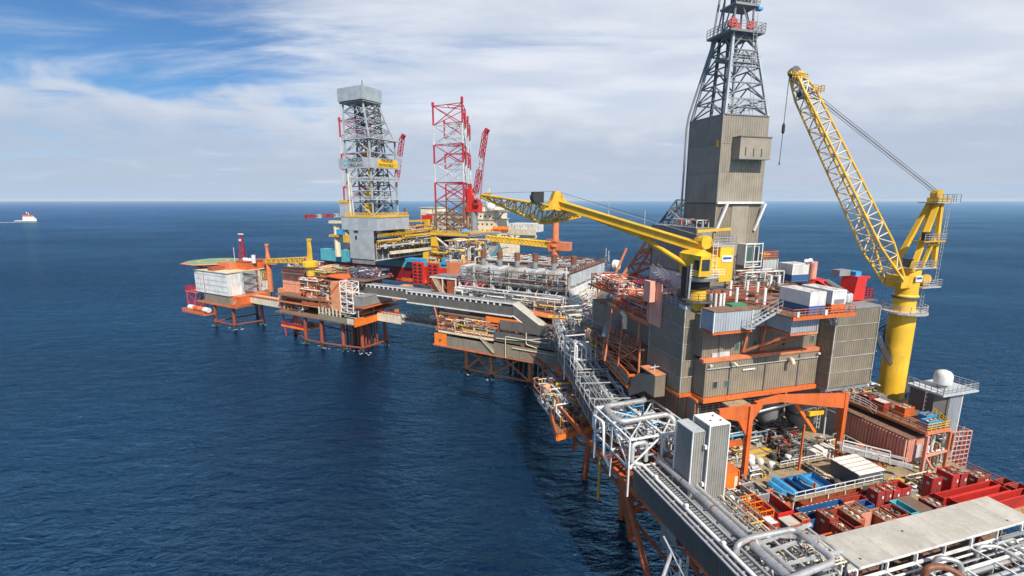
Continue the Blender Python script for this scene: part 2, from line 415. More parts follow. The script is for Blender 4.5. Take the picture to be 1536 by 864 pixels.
# ================================================================ builders shared by both complexes
def clad_block(name, label, cat, a0, a1, b0, b1, z0, z1, tiers, mat, frame=MF, group=None, roof='deck_grey', trim='light_grey', faces='-b-a+a', pitch=0.36, th=0.12, fr=None, core=None):
    """a building whose sheet-metal walls are separate ribbed panels, one row above another, on a dark core"""
    T = Thing(name, label, cat, ((a0 + a1) / 2, (b0 + b1) / 2, z0), frame, group)
    T.part('wall_core', MB(core or 'dark_grey').box(a0 + .09, a1 - .09, b0 + .09, b1 - .09, z0, z1 - th))
    T.part('roof', MB(roof).box(a0 - .04, a1 + .04, b0 - .04, b1 + .04, z1 - th, z1))
    zs = [z0 + (z1 - th - z0) * i / tiers for i in range(tiers + 1)] if isinstance(tiers, int) else tiers
    for i in range(len(zs) - 1):
        za, zb = zs[i] + .05, zs[i + 1] - .05
        if '-b' in faces: T.part('wall_panel', MB(mat).corr((a0 + .1, b0 + .06), (a1 - .1, b0 + .06), za, zb, pitch, .06))
        if '-a' in faces: T.part('wall_panel', MB(mat).corr((a0 + .06, b1 - .1), (a0 + .06, b0 + .1), za, zb, pitch, .06))
        if '+a' in faces: T.part('wall_panel', MB(mat).corr((a1 - .06, b0 + .1), (a1 - .06, b1 - .1), za, zb, pitch, .06))
        if '+b' in faces: T.part('wall_panel', MB(mat).corr((a1 - .1, b1 - .06), (a0 + .1, b1 - .06), za, zb, pitch, .06))
        if i:
            T.part('seam_strip', MB(trim).box(a0 - .06, a1 + .06, b0 - .06, b0 + .09, zs[i] - .035, zs[i] + .035).box(a0 - .06, a0 + .09, b0 + .09, b1, zs[i] - .035, zs[i] + .035))
    for a, b in ((a0, b0), (a1, b0), (a0, b1)):
        T.part('corner_trim', MB(trim).box(a - .07, a + .07, b - .07, b + .07, z0 - .01, z1 - th))
    return T
def window_at(T, a, z, b, w=.7, h=.8, glass='green_glass', frame_mat='mid_grey'):
    f = T.part('window', MB(frame_mat).box(a - w / 2 - .07, a + w / 2 + .07, b - .07, b + .04, z - h / 2 - .07, z + h / 2 + .07))
    T.part('pane', MB(glass).box(a - w / 2, a + w / 2, b - .085, b, z - h / 2, z + h / 2), f)
PIPEM = ['steel', 'galv', 'white', 'light_grey', 'mid_grey', 'salmon', 'yellow_worn', 'rust']
def clutter(name, label, cat, a0, a1, b0, b1, z0, h, n, frame=MF, pal=('steel', 'galv', 'white', 'mid_grey', 'rust', 'yellow_worn'), group=None, seed=1, frame_mat='light_grey', vessels=3, rmax=.16, boxes=6):
    """a crowded bay of process plant: pipe runs with bends, vessels, skids, cable trays, valve wheels"""
    r = random.Random(seed)
    T = Thing(name, label, cat, ((a0 + a1) / 2, (b0 + b1) / 2, z0), frame, group)
    mb = MB(*pal)
    for i in range(n):
        mb.m = r.randrange(len(pal)); rad = r.uniform(.03, rmax)
        p = Vector((r.uniform(a0, a1), r.uniform(b0, b1), z0 + r.uniform(.1, h))); pts = [p.copy()]
        ax = r.randrange(3)
        for k in range(r.randrange(2, 5)):
            q = pts[-1].copy(); lim = ((a0, a1), (b0, b1), (z0, z0 + h))[ax]
            q[ax] = min(lim[1], max(lim[0], q[ax] + r.choice((-1, 1)) * r.uniform(.4, (lim[1] - lim[0]) * .7)))
            if (q - pts[-1]).length > .25: pts.append(q)
            ax = (ax + r.randrange(1, 3)) % 3
        if len(pts) > 1: mb.pipe(pts, rad, 6, rad * 2)
        if r.random() < .4:
            w = r.uniform(.12, .28); mb.lathe(pts[-1], [(w * .3, -.05), (w, 0), (w * .3, .05)], 8)
    T.part('pipework', mb, stuff=True, sm=True)
    mb = MB(*pal)
    for i in range(boxes):
        mb.m = r.randrange(len(pal)); a = r.uniform(a0, a1 - .3); b = r.uniform(b0, b1 - .3); hh = r.uniform(.3, h * .7)
        mb.box(a, a + r.uniform(.3, 1.1), b, b + r.uniform(.3, 1.0), z0, z0 + hh)
    if boxes: T.part('equipment_cabinets', mb, stuff=True)
    for i in range(vessels):
        a = r.uniform(a0 + .5, a1 - .5); b = r.uniform(b0 + .5, b1 - .5); rad = r.uniform(.25, .55); hh = r.uniform(.5, .95) * h
        m = r.choice(pal)
        if r.random() < .6:
            T.part('vessel', MB(m).lathe((a, b, z0), [(rad * .8, 0), (rad, .15), (rad, hh - .2), (rad * .7, hh - .05), (rad * .2, hh)], 12), sm=True)
        else:
            L = r.uniform(.8, 1.6); zc = z0 + rad + .3
            T.part('vessel', MB(m).pipe([(a - L / 2, b, zc), (a - L / 2 + .1, b, zc), (a + L / 2 - .1, b, zc), (a + L / 2, b, zc)], rad, 12).box(a - L / 3, a - L / 3 + .12, b - rad * .7, b + rad * .7, z0, zc).box(a + L / 3, a + L / 3 + .12, b - rad * .7, b + rad * .7, z0, zc), sm=True)
    if frame_mat:
        fm = MB(frame_mat)
        for a in (a0, (a0 + a1) / 2, a1):
            for b in (b0, b1): fm.bar((a, b, z0), (a, b, z0 + h), .12)
            fm.bar((a, b0, z0 + h), (a, b1, z0 + h), .12)
        for b in (b0, b1): fm.bar((a0, b, z0 + h), (a1, b, z0 + h), .12)
        T.part('support_frame', fm)
    return T
def rail_thing(label, pts, mat, h=1.0, sp=1.2, frame=MF, r=.03, rails=3, group=None):
    return single('railing', MB(mat).rail(pts, h, sp, r, rails), label, 'railing', pts[0], frame, group)

# ================================================================ foreground platform: sub-structure
T = Thing('platform_deck', 'beige main deck of the nearest platform with yellow walkways and crowded cargo', 'platform', (11, 8, 15.6))
T.part('deck_plate', MB('deck_beige').box(-6.6, 29.6, -13.6, 30, 15.35, 15.6))
mb = MB('orange', 'rust_red')
for b in (-13.6, -6, 0, 8, 16, 23, 30): mb.bar((-6.6, b, 14.9), (29.6, b, 14.9), .3, .9)
for a in (-6.6, 0, 8, 16, 23, 29.6): mb.bar((a, -13.6, 14.6), (a, 30, 14.6), .3, 1.2)
T.part('deck_girders', mb)
T.part('cellar_deck', MB('deck_rusty').box(-6.6, 29.6, -13.4, 29.8, 9.6, 9.8))
for a in (-6.4, 2.5, 11, 20, 29.2):
    for b in (-13.2, -3, 8, 19, 29.5): T.part('deck_column', MB('rust_red').bar((a, b, 9.6), (a, b, 14.4), .45))
for p in ((2.8, 5.0, 12.1, 5.5), ):
    T.part('painted_walkway', MB('yellow_worn').box(2.6, 13, 4.6, 5.3, 15.6, 15.612), label='yellow painted walkway strip')
T.part('painted_walkway', MB('yellow_worn').box(-1.6, .9, -1.7, -.75, 15.6, 15.612), label='yellow painted patch by the post foot')
T.part('painted_walkway', MB('yellow_worn').box(-6.0, -5.5, -9, -3, 15.6, 15.612), label='yellow painted strip along the left edge')
T.part('painted_walkway', MB('yellow_worn').box(14.5, 17, -8.3, -7.9, 15.6, 15.612), label='yellow painted strip between red containers')
T.part('edge_rail', MB('salmon').rail([(29.4, -13.4, 15.6), (29.4, 29, 15.6)], 1.0, 1.6, .03), label='rust red railing along the seaward edge')
T.part('edge_rail', MB('white_rusty').rail([(-6.5, -13.2, 15.6), (-6.5, -1, 15.6)], 1.0, 1.4, .03))

def jacket(label, legs, z1, frame, batter, cx, r=.6, levels=(1.2, 6.5), mat='jacket', group=None, extra=None, xb=True):
    """leg positions at the water; legs lean in towards (cx) going up"""
    T = Thing('jacket', label, 'steel jacket', (cx[0], cx[1], 0), frame, group)
    def at(p, z):
        return Vector((p[0] + (cx[0] - p[0]) * batter * z / z1, p[1] + (cx[1] - p[1]) * batter * z / z1, z))
    for p in legs:
        L = T.part('leg', MB(mat).tube(at(p, 1.6), at(p, z1), r, 12), sm=True)
        T.part('splash_zone', MB('marine_growth').tube(at(p, -4), at(p, 1.6), r * 1.04, 12), L, sm=True)
    n = len(legs)
    for i in range(n):
        p, q = legs[i], legs[(i + 1) % n]
        for z in levels: T.part('brace', MB(mat).tube(at(p, z), at(q, z), r * .45, 8), sm=True)
        if xb:
            T.part('brace', MB(mat).tube(at(p, levels[0]), at(q, z1 - .6), r * .5, 8), sm=True)
            if (q[0] - p[0]) ** 2 + (q[1] - p[1]) ** 2 < 500: T.part('brace', MB(mat).tube(at(q, levels[0]), at(p, z1 - .6), r * .5, 8), sm=True)
    return T
jacket('rust red jacket legs and braces under the nearest platform', [(-6.6, -10), (-6.8, 15.5), (10, 16), (27, 15.5), (27, -10), (10, -10)], 9.6, MF, .05, (11, 2), .62)
T = Thing('jacket', 'splayed rust red bracing below the pipe rack at the near left edge', 'steel jacket', (-8, 10, 0), MF)
for p, q, r in (((-8.3, 11.3, 0), (-9.6, 12.2, 9), .62), ((-7.4, 16.0, 0), (-7.6, 16.2, 13), .55), ((-9.6, 12.2, 9), (-10.2, 12.6, 15), .55), ((-9.6, 12.0, 8.6), (-10.5, 2.0, -1), .45),
                ((-9.6, 12.2, 8.6), (-8.0, 2.0, 12), .45), ((-9.6, 12.2, 9.2), (-4.0, 4.0, 9.5), .4), ((-8.5, 27.5, 0), (-8.6, 25.5, 14), .5), ((-7.0, 31, 0), (-8.6, 26, 12), .35),
                ((-7.6, 16.2, 11.5), (-9, 26, 11.5), .35), ((-7.4, 16.1, 5), (-8.4, 11.6, 2), .25), ((-7.4, 16.1, 5), (-8.5, 27, 6), .3)):
    T.part('brace', MB('jacket').tube(p, q, r, 10), sm=True)
T.part('joint_can', MB('jacket').tube((-9.6, 12.2, 8.0), (-9.65, 12.25, 10.0), .85, 12), sm=True)
T.part('caisson', MB('yellow_worn').tube((-9.6, 20, 1), (-9.6, 20, 9), .22, 8), sm=True, label='slim worn yellow caisson pipe')
T.part('ledge', MB('rust_red', 'orange').box(-14.6, -6.6, .5, 9.6, 15.5, 15.8).mat('orange').bar((-14.6, .5, 15.6), (-14.6, 26, 15.6), .35, .7).bar((-14.4, -20, 15.6), (-14.4, .5, 15.6), .35, .7))

# ================================================================ pipe rack running along the left edge
T = Thing('pipe_rack', 'long pipe rack with a dark ribbed side wall carrying big silver pipes', 'pipe rack', (-13, -8, 15.8))
T.part('wall_core', MB('dark_grey').box(-15.5, -15.36, -24, .4, 16.9, 19.5))
for i in range(6):
    b1 = .4 - i * 4.05
    T.part('wall_panel', MB('clad_dark').corr((-15.5, b1), (-15.5, b1 - 4.0), 16.9, 19.5, .3, .05))
T.part('wall_panel', MB('clad_grey').corr((-15.45, -5.4), (-15.45, -8.0), 14.4, 17.0, .25, .05), label='lower patch of paler ribbed sheet')
T.part('top_edge', MB('galv').bar((-15.5, -24, 19.58), (-15.5, .4, 19.58), .22, .14))
T.part('rack_floor', MB('mid_grey').box(-15.36, -10.6, -24, .4, 18.4, 18.52))
mb = MB('galv')
for i in range(13):
    b = -23.5 + i * 1.95; mb.bar((-15.4, b, 19.3), (-10.7, b, 19.3), .12).bar((-10.7, b, 15.6), (-10.7, b, 19.9), .16)
T.part('cross_beams', mb)
for a, z, r, m in ((-14.9, 19.5, .16, 'galv'), (-14.25, 19.62, .2, 'white'), (-13.05, 19.6, .13, 'galv'), (-12.1, 20.0, .42, 'steel'), (-11.3, 19.6, .12, 'white'), (-10.95, 19.75, .24, 'galv')):
    T.part('pipe', MB(m).tube((a, -24, z), (a, .6, z), r * .9, 14), sm=True)
mb = MB('dark_grey').box(-13.85, -13.3, -24, .4, 19.42, 19.5)
mb.mat('steel')
for i in range(60): b = -23.8 + i * .4; mb.bar((-13.85, b, 19.54), (-13.3, b, 19.54), .1, .05)
T.part('cable_tray', mb)
for b in (-19, -14, -9, -4.2): T.part('pipe_band', MB('rust').tube((-12.1, b, 20.0), (-12.1, b + .12, 20.0), .44, 14), sm=True)
for a, b in ((-14.3, -2.4), (-14.2, -7.6), (-11.0, -3.0), (-14.3, -13)):
    T.part('valve', MB('white', 'black').lathe((a, b, 19.7), [(.12, 0), (.22, .1), (.22, .3), (.08, .4)], 10).mat('black').tube((a + .25, b, 19.95), (a + .5, b, 19.95), .1, 8), sm=True)
# white lattice frame carrying two looped insulated pipes
T = Thing('pipe_support_frame', 'white lattice frame over the rack holding two looped silver expansion pipes', 'steel frame', (-12, 5, 19))
A0, A1, B0, B1, Z0, Z1 = -16.0, -7.4, .6, 9.4, 19.4, 23.0
def leg_pair(a, b): return MB('white').bar((a, b, 15.8), (a, b, Z1), .2)
for a in (A0, -11.7, A1):
    for b in (B0, 4.9, B1): T.part('post', leg_pair(a, b) if a < -8 else MB('white').bar((a, b, 18), (a, b, Z1), .2))
for z in (Z0, Z1):
    for b in (B0, 4.9, B1): T.part('beam', MB('white').bar((A0, b, z), (A1, b, z), .2))
    for a in (A0, -11.7, A1): T.part('beam', MB('white').bar((a, B0, z), (a, B1, z), .2))
for a0, b0, a1, b1 in ((A0, B0, -11.7, 4.9), (-11.7, 4.9, A1, B0), (A0, B1, -11.7, 4.9), (-11.7, 4.9, A1, B1), (-11.7, B0, A1, 4.9)):
    T.part('diagonal', MB('white').bar((a0, b0, Z1), (a1, b1, Z1), .15))
for b in (B0, B1):
    T.part('diagonal', MB('white').bar((A0, b, Z0), (-11.7, b, Z1), .15)); T.part('diagonal', MB('white').bar((-11.7, b, Z1), (A1, b, Z0), .15))
for b0, b1 in ((B0, 4.9), (B1, 4.9)): T.part('diagonal', MB('white').bar((A0, b0, Z0), (A0, b1, Z1), .15))
T.part('expansion_loop', MB('steel').pipe([(-8.6, 10.5, 20.4), (-8.4, 10.2, 23.3), (-9.0, 8.6, 23.5), (-15.2, 8.4, 23.5), (-15.6, 5.8, 23.4), (-15.0, 4.2, 23.3), (-8.8, 4.4, 23.4), (-8.2, 3.6, 23.2), (-8.2, 2.6, 20.2)], .36, 12, .8), sm=True)
T.part('expansion_loop', MB('galv').pipe([(-13.6, .9, 19.8), (-13.6, .9, 22.2), (-15.4, .9, 22.2), (-15.5, .8, 19.9), (-14.4, .5, 19.7)], .26, 10, .5), sm=True)
T.part('expansion_loop', MB('white').pipe([(-15.9, 10, 19.8), (-16.3, 9.4, 22.0), (-16.3, 6.5, 22.3), (-16.3, 6, 18.0), (-16.0, 5, 17.0)], .2, 10, .5), sm=True)
clutter('pipe_manifold', 'tangle of white and silver pipes inside the white lattice frame', 'pipework', -15.6, -7.8, 1.2, 9.0, 19.5, 3.2, 70, pal=('white', 'galv', 'white', 'steel', 'mid_grey', 'sky_blue'), seed=3, frame_mat=None, vessels=0, rmax=.14, boxes=3)
# rack stretch from the frame on to the bridge
def rack_run(p, q, w, z, n, label, wall=True, seed=1, zb=None):
    """p, q: centre line ends"""
    p = Vector((p[0], p[1], 0)); q = Vector((q[0], q[1], 0)); d = (q - p).normalized(); s_ = Vector((d.y, -d.x, 0)); L = (q - p).length
    T = Thing('pipe_rack', label, 'pipe rack', (p.x, p.y, z))
    r = random.Random(seed)
    def at(u, v, zz): return p + d * u + s_ * v + Vector((0, 0, zz))
    T.part('rack_floor', MB('dark_grey').prism([at(0, -w / 2, z), at(L, -w / 2, z), at(L, w / 2, z), at(0, w / 2, z)], (0, 0, .1)))
    fm = MB('galv'); k = int(L / 2.6)
    for i in range(k + 1):
        u = L * i / k
        for v in (-w / 2, w / 2): fm.bar(at(u, v, z - 2.2), at(u, v, z + 2.4), .12)
        fm.bar(at(u, -w / 2, z + 1.2), at(u, w / 2, z + 1.2), .14)
        if i % 2: fm.bar(at(u, -w / 2, z + 2.4), at(u, w / 2, z + 2.4), .14)
        if i < k:
            u2 = L * (i + 1) / k
            fm.bar(at(u, w / 2, z - 2.0), at(u2, w / 2, z + (0 if i % 2 else -.3)), .1)
            fm.bar(at(u, -w / 2 if i % 2 else w / 2, z + 1.25), at(u2, w / 2 if i % 2 else -w / 2, z + 1.25), .1)
    for v in (-w / 2, w / 2):
        for zz in (z - 2.1, z, z + 1.2): fm.bar(at(0, v, zz), at(L, v, zz), .15)
    T.part('lattice_frame', fm)
    for j in range(n):
        v = -w / 2 + .4 + (w - .8) * j / (n - 1); rad = r.choice((.07, .1, .13, .2)); m = r.choice(('white', 'galv', 'steel', 'galv', 'light_grey', 'mid_grey', 'steel'))
        zz = z + .3 + r.uniform(0, .35) + (1.1 if r.random() < .4 else 0)
        u0 = r.uniform(0, .15) * L; u1 = L * r.uniform(.85, 1)
        pts = [at(u0, v, zz - .8), at(u0, v, zz), at(L * .45, v, zz), at(L * .45, v, zz + .5), at(L * .55, v, zz + .5), at(L * .55, v, zz), at(u1, v, zz), at(u1, v, zz + .6)] if j % 3 == 0 else [at(0, v, zz), at(L, v, zz)]
        T.part('pipe', MB(m).pipe(pts, rad, 8, rad * 2.5), sm=True)
    if wall:
        for i in range(int(L / 4)):
            u = i * 4.0; a_, b_ = at(u + 3.9, w / 2 if wall < 0 else -w / 2, 0), at(u, w / 2 if wall < 0 else -w / 2, 0)
            T.part('wall_panel', MB('clad_dark').corr((a_.x, a_.y), (b_.x, b_.y), z - 2.0, z - .1, .3, .05))
    return T
rack_run((-12, 9.6), (-9.2, 24), 6.0, 20.0, 20, 'white pipe rack between the looped pipes and the bridge, dark side panels', 1, 5)
rack_run((-9.2, 24.2), (-6.2, 40), 5.4, 20.6, 20, 'crowded white pipe rack beside the small orange side platform', 1, 6)
rack_run((-6.2, 40.2), (-2.0, 55), 5.0, 21.0, 16, 'far end of the white pipe rack where it reaches the process platform', 0, 8)
T = Thing('pipe_support_frame', 'tall white riser frame standing at the middle of the pipe rack', 'steel frame', (-8, 30, 20))
for a in (-10.5, -6.0):
    for b in (29, 33.5): T.part('post', MB('white').bar((a, b, 17), (a, b, 25.5), .2))
for z in (22.5, 25.5):
    T.part('beam_ring', MB('white').bar((-10.5, 29, z), (-6, 29, z), .18).bar((-10.5, 33.5, z), (-6, 33.5, z), .18).bar((-10.5, 29, z), (-10.5, 33.5, z), .18).bar((-6, 29, z), (-6, 33.5, z), .18))
for i in range(5):
    a = -10.2 + i * .9; T.part('riser', MB(('white', 'galv')[i % 2]).pipe([(a, 28.7, 17), (a, 28.7, 25 - i * .3), (a, 34, 25 - i * .3), (a, 34, 21)], .16, 8, .4), sm=True)
clutter('pipe_manifold', 'knot of silver pipes and valves where the gallery stair lands', 'pipework', -4, 4, 44, 56, 20, 5.5, 90, pal=('white', 'galv', 'steel', 'mid_grey', 'dark_grey', 'cream'), seed=12, frame_mat='white', rmax=.2, boxes=8)
clutter('pipe_manifold', 'silver pipes and small vessels right of the pipe rack', 'pipework', -3.6, 1.5, 24, 43, 18.5, 3.6, 110, pal=('galv', 'steel', 'mid_grey', 'white', 'rust', 'cream'), seed=13, frame_mat='mid_grey', rmax=.15, boxes=14)
# bottom edge: end of the rack, big bent pipe, crossing trusses
T = Thing('pipe_loop', 'big bent silver pipe loop turning over the rack at the bottom of the photo', 'pipe', (-9, -12, 20))
T.part('bent_pipe', MB('steel').pipe([(-13.53, -13.99, 18.40), (-13.93, -14.03, 20.40), (-12.42, -13.62, 20.40), (-7.23, -13.77, 20.40), (-7.31, -17.84, 20.40), (-13.19, -18.31, 20.40)], .27, 14, .7), sm=True)
for p in ((-10.31, -13.70, 20.40), (-7.26, -15.86, 20.40)): T.part('flange', MB('galv').lathe((p[0], p[1], p[2] - .1), [(.28, 0), (.34, .05), (.28, .2)], 14), sm=True)
T.part('bent_pipe', MB('steel').pipe([(-12.73, -15.69, 18.60), (-10.95, -15.67, 18.60), (-10.06, -17.19, 18.60)], .42, 14, 1.0), sm=True)
T = Thing('pipe_support_frame', 'grey lattice frame with white beams crossing under the bent pipe loop', 'steel frame', (-9, -14, 16))
for p, q, w in (((-12.8, -14.0, 19.8), (-4.6, -13.2, 19.9), .24), ((-11.2, -12.9, 20.1), (-5.0, -15.0, 19.9), .3), ((-13, -12.6, 19.2), (-13, -18, 19.2), .24), ((-4.6, -12.4, 19.2), (-4.6, -18, 19.2), .24), ((-12.8, -16.2, 19.6), (-4.6, -16.4, 19.6), .2),
                ((-11.6, -13.6, 20.6), (-11.6, -16.2, 16), .2), ((-11.6, -13.6, 20.6), (-10.6, -15.5, 17), .14), ((-9, -12.4, 19.2), (-9, -17, 19.2), .2), ((-11, -14.6, 19.5), (-6, -14.2, 19.5), .25)):
    T.part('beam', MB('galv').bar(p, q, w))
clutter('pipe_manifold', 'dense valves and steel pipes below the bent pipe loop', 'pipework', -12.6, -4.8, -17, -12.8, 15.8, 3.3, 120, pal=('galv', 'steel', 'mid_grey', 'white', 'dark_grey', 'cream'), seed=21, frame_mat=None, rmax=.13, boxes=8)
clutter('pipe_manifold', 'grey valves and small piping between the rack and the orange crate', 'pipework', -10.4, -6.8, -12, -4.2, 15.7, 2.8, 110, pal=('galv', 'steel', 'mid_grey', 'dark_grey', 'yellow_worn', 'cream'), seed=22, frame_mat='mid_grey', rmax=.1, boxes=10)
T = Thing('flare_truss', 'grey lattice tower legs hanging below the dark rack wall', 'steel frame', (-16, -9, 12))
mb = MB('galv').truss([(-15.8, -7.4, 3), (-15.8, -9.4, 3), (-14.2, -8.4, 3)], [(-15.8, -7.4, 15.6), (-15.8, -9.4, 15.6), (-14.2, -8.4, 15.6)], 6, .14, .08, 'z')
T.part('lattice_leg', mb)
T.part('strut', MB('galv').tube((-15.8, -8, 15.4), (-19.5, -9.5, 9), .18, 8)); T.part('strut', MB('galv').tube((-15.8, -11.5, 15.4), (-19.0, -9.9, 9.5), .14, 8))
T.part('strut', MB('light_grey').tube((-15.9, -6.6, 16.0), (-15.9, -12.5, 13.4), .12, 8))
T.part('platform_plate', MB('cream').box(-20.5, -17.6, -10.2, -7.2, 9.1, 9.3))
T.part('railing', MB('galv').rail([(-20.5, -10.2, 9.3), (-20.5, -7.2, 9.3), (-17.6, -7.2, 9.3)], .9, .8, .025))

# grey twin tower boxes beside the rack
T = clad_block('cladding_tower', 'tall near grey ribbed tower with a pale flat roof right of the pipe rack', 'tower', -10.45, -8.0, -5.6, -3.0, 15.6, 27.0, 1, 'clad_grey', roof='white', trim='white', pitch=.3)
for a, b in ((-9.8, -4.8), (-8.8, -3.9), (-8.7, -5.0)): T.part('roof_fitting', MB('rust').box(a, a + .14, b, b + .14, 27, 27.15))
T.part('floodlight', MB('white').box(-10.75, -10.5, -5.5, -5.2, 24.3, 24.7).box(-10.75, -10.5, -5.5, -5.2, 20.0, 20.4))
T = clad_block('cladding_tower', 'lower ribbed grey block joined behind the left side of the near grey tower', 'tower', -12.0, -10.53, -5.0, -2.2, 15.6, 26.2, 1, 'clad_grey', roof='light_grey', trim='white', pitch=.3)

# beige roof over the near right part
T = Thing('canopy_roof', 'large flat beige roof at the bottom right with dark drips along its edge', 'roof', (8, -15, 18))
for i in range(9):
    a0 = -4.3 + i * 2.74
    T.part('roof_sheet', MB('roof_beige').box(a0, a0 + 2.728, -16.9, -13.1, 17.86, 18.0))
T.part('edge_trim', MB('white').bar((-4.5, -16.98, 17.95), (20.4, -16.98, 17.95), .12, .16))
mb = MB('clad_grey')
mb.corr((20.3, -13.12), (-4.2, -13.12), 15.7, 17.85, .3, .05)
T.part('rear_wall', mb)
mb = MB('mid_grey')
for i in range(7):
    for b in (-16.7, -13.4): mb.bar((-4 + i * 4, b, 15.6), (-4 + i * 4, b, 17.85), .2)
T.part('posts', mb)
T = Thing('pipe_rack', 'white pipe rack along the front edge of the beige roof, bottom right', 'pipe rack', (8, -18.5, 16.5))
for b, z, r, m in ((-17.7, 16.9, .1, 'white'), (-18.0, 16.6, .08, 'galv'), (-18.3, 16.9, .07, 'galv'), (-18.7, 16.5, .14, 'white'), (-19.2, 16.8, .2, 'steel'), (-19.8, 16.3, .26, 'galv'), (-20.6, 16.4, .12, 'white')):
    T.part('pipe', MB(m).tube((-4.5, b, z), (26, b, z), r, 10), sm=True)
for i in range(9):
    a = -4 + i * 3.6
    T.part('rack_post', MB('white').bar((a, -17.4, 15.4), (a, -17.4, 18.3), .16).bar((a, -19.2, 15), (a, -19.2, 17.4), .18).bar((a, -17.4, 17.3), (a, -21, 17.3), .16))
T.part('long_beam', MB('white').bar((-4.5, -17.4, 17.35), (26, -17.4, 17.35), .2)); T.part('long_beam', MB('white').bar((-4.5, -19.2, 17.35), (26, -19.2, 17.35), .2)); T.part('long_beam', MB('light_grey').bar((-4.5, -21, 17.35), (26, -21, 17.35), .2))
T.part('bent_pipe', MB('steel').pipe([(4.3, -18.2, 15.5), (4.3, -18.2, 18.4), (5.8, -19.2, 18.4), (5.8, -19.8, 15.8)], .22, 10, .6), sm=True)
T.part('bent_pipe', MB('galv').pipe([(10.6, -17.9, 15.5), (10.6, -17.9, 17.8), (12.4, -18.4, 17.8), (12.8, -20.5, 17.4)], .16, 10, .5), sm=True)
T.part('bent_pipe', MB('rust').pipe([(1.8, -19, 15.5), (1.8, -19, 18.6), (3.6, -19.4, 18.6), (4.2, -20.6, 18.2)], .28, 10, .6), sm=True)
T.part('rack_floor', MB('dark_grey').box(-4.5, 27, -23, -17.2, 15.0, 15.2))
clutter('pipe_manifold', 'silver piping at the far bottom right corner', 'pipework', 13, 26, -21.8, -17.6, 15.2, 2.4, 110, pal=('galv', 'steel', 'mid_grey', 'white', 'dark_grey', 'rust'), seed=31, frame_mat=None, rmax=.16, boxes=10)

# ================================================================ orange portal frame carrying the big module
T = Thing('portal_frame', 'orange portal frame with haunched posts holding up the large ribbed module', 'steel frame', (6, 3, 15.6))
T.part('post', MB('orange', 'bright_orange').box(-.28, .28, -.28, .28, 15.6, 25.4))
T.part('haunch', MB('orange').prism([(-.28, -.02, 25.4), (-.28, -.02, 21.5), (-1.6, -.02, 23.6), (-4.5, -.02, 24.4), (-4.5, -.02, 25.4)], (0, .4, 0)))
T.part('haunch', MB('orange').prism([(.28, -.02, 25.3), (.28, -.02, 23.0), (1.8, -.02, 25.0), (1.8, -.02, 25.3)], (0, .4, 0)))
T.part('cap_plate', MB('deck_beige').box(-2.6, .5, .5, 2.2, 25.0, 25.35))
T.part('main_beam', MB('orange').prism([(1.2, .3, 25.5), (5, .3, 25.95), (15.6, .3, 24.9), (15.6, .3, 22.9), (9.2, .3, 24.2), (5, .3, 25.1), (1.2, .3, 25.1)], (0, .5, 0)))
T.part('post', MB('orange', 'orange_pale').box(15.5, 16.1, .2, .8, 15.6, 25))
T.part('strut', MB('bright_orange').bar((8.6, 1.8, 24.2), (12.8, 1.8, 19.2), .4))
T.part('post', MB('orange').bar((8.2, -.5, 15.6), (8.2, -.5, 22.0), .2))
T.part('post', MB('orange').bar((4.1, -6.2, 15.6), (4.1, -6.2, 18.2), .2))
T.part('service_pipe', MB('white').pipe([(.8, 1.2, 23.6), (10.5, 1.4, 24.4), (13.6, 1.6, 23.2), (15.2, 2.4, 22.0), (15.3, 2.4, 18.0)], .1, 8, .5).pipe([(.8, 1.6, 23.2), (10.4, 1.8, 24.0), (13.4, 2.0, 22.8), (14.8, 2.6, 21.6)], .1, 8, .5), sm=True)
T.part('yellow_hoist', MB('yellow').box(10.8, 13.2, 1.1, 1.5, 22.0, 22.6), label='yellow hoist block under the beam')
T.part('lower_beam', MB('orange').bar((-5.5, 1.4, 19.8), (-.3, .6, 20.3), .5, .6))
# silo tank under the module
T = Thing('storage_silo', 'dark grey silo with a cone bottom under the ribbed module', 'silo', (16.5, 6.2, 15.6))
T.part('silo_shell', MB('mid_grey').lathe((15.6, 6.5, 0), [(.4, 16.4), (1.9, 18.4), (2.0, 18.6), (2.0, 25.0), (1.8, 25.2)], 24), sm=True)
T.part('silo_band', MB('dark_grey').lathe((15.6, 6.5, 0), [(2.03, 19.6), (2.06, 19.65), (2.06, 19.9), (2.03, 19.95)], 24), sm=True)
T.part('ladder', MB('white').ladder((16.5, 4.4, 17.8), (16.5, 4.4, 24.5)))
T = Thing('storage_silo', 'second darker silo half hidden left of the cone-bottomed one', 'silo', (11, 9, 15.6))
T.part('silo_shell', MB('mid_grey').lathe((11.2, 8.4, 0), [(.4, 17.0), (1.7, 19), (1.7, 25.2)], 20), sm=True)
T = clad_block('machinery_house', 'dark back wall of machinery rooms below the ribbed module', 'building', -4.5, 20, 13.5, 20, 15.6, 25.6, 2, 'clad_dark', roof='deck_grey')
T = Thing('mezzanine_walkway', 'white railed mezzanine walkway under the big ribbed module', 'walkway', (4, 8, 20))
T.part('deck_plate', MB('light_grey').box(.6, 10, 8, 9.2, 20.0, 20.15)); T.part('railing', MB('white').rail([(.6, 8, 20.15), (10, 8, 20.15)], 1.0, 1.0, .035))
T.part('deck_plate', MB('light_grey').box(-4.5, 7, 4.5, 5.2, 22.6, 22.75)); T.part('railing', MB('white').rail([(-4.5, 4.5, 22.75), (7, 4.5, 22.75)], 1.0, 1.0, .035))

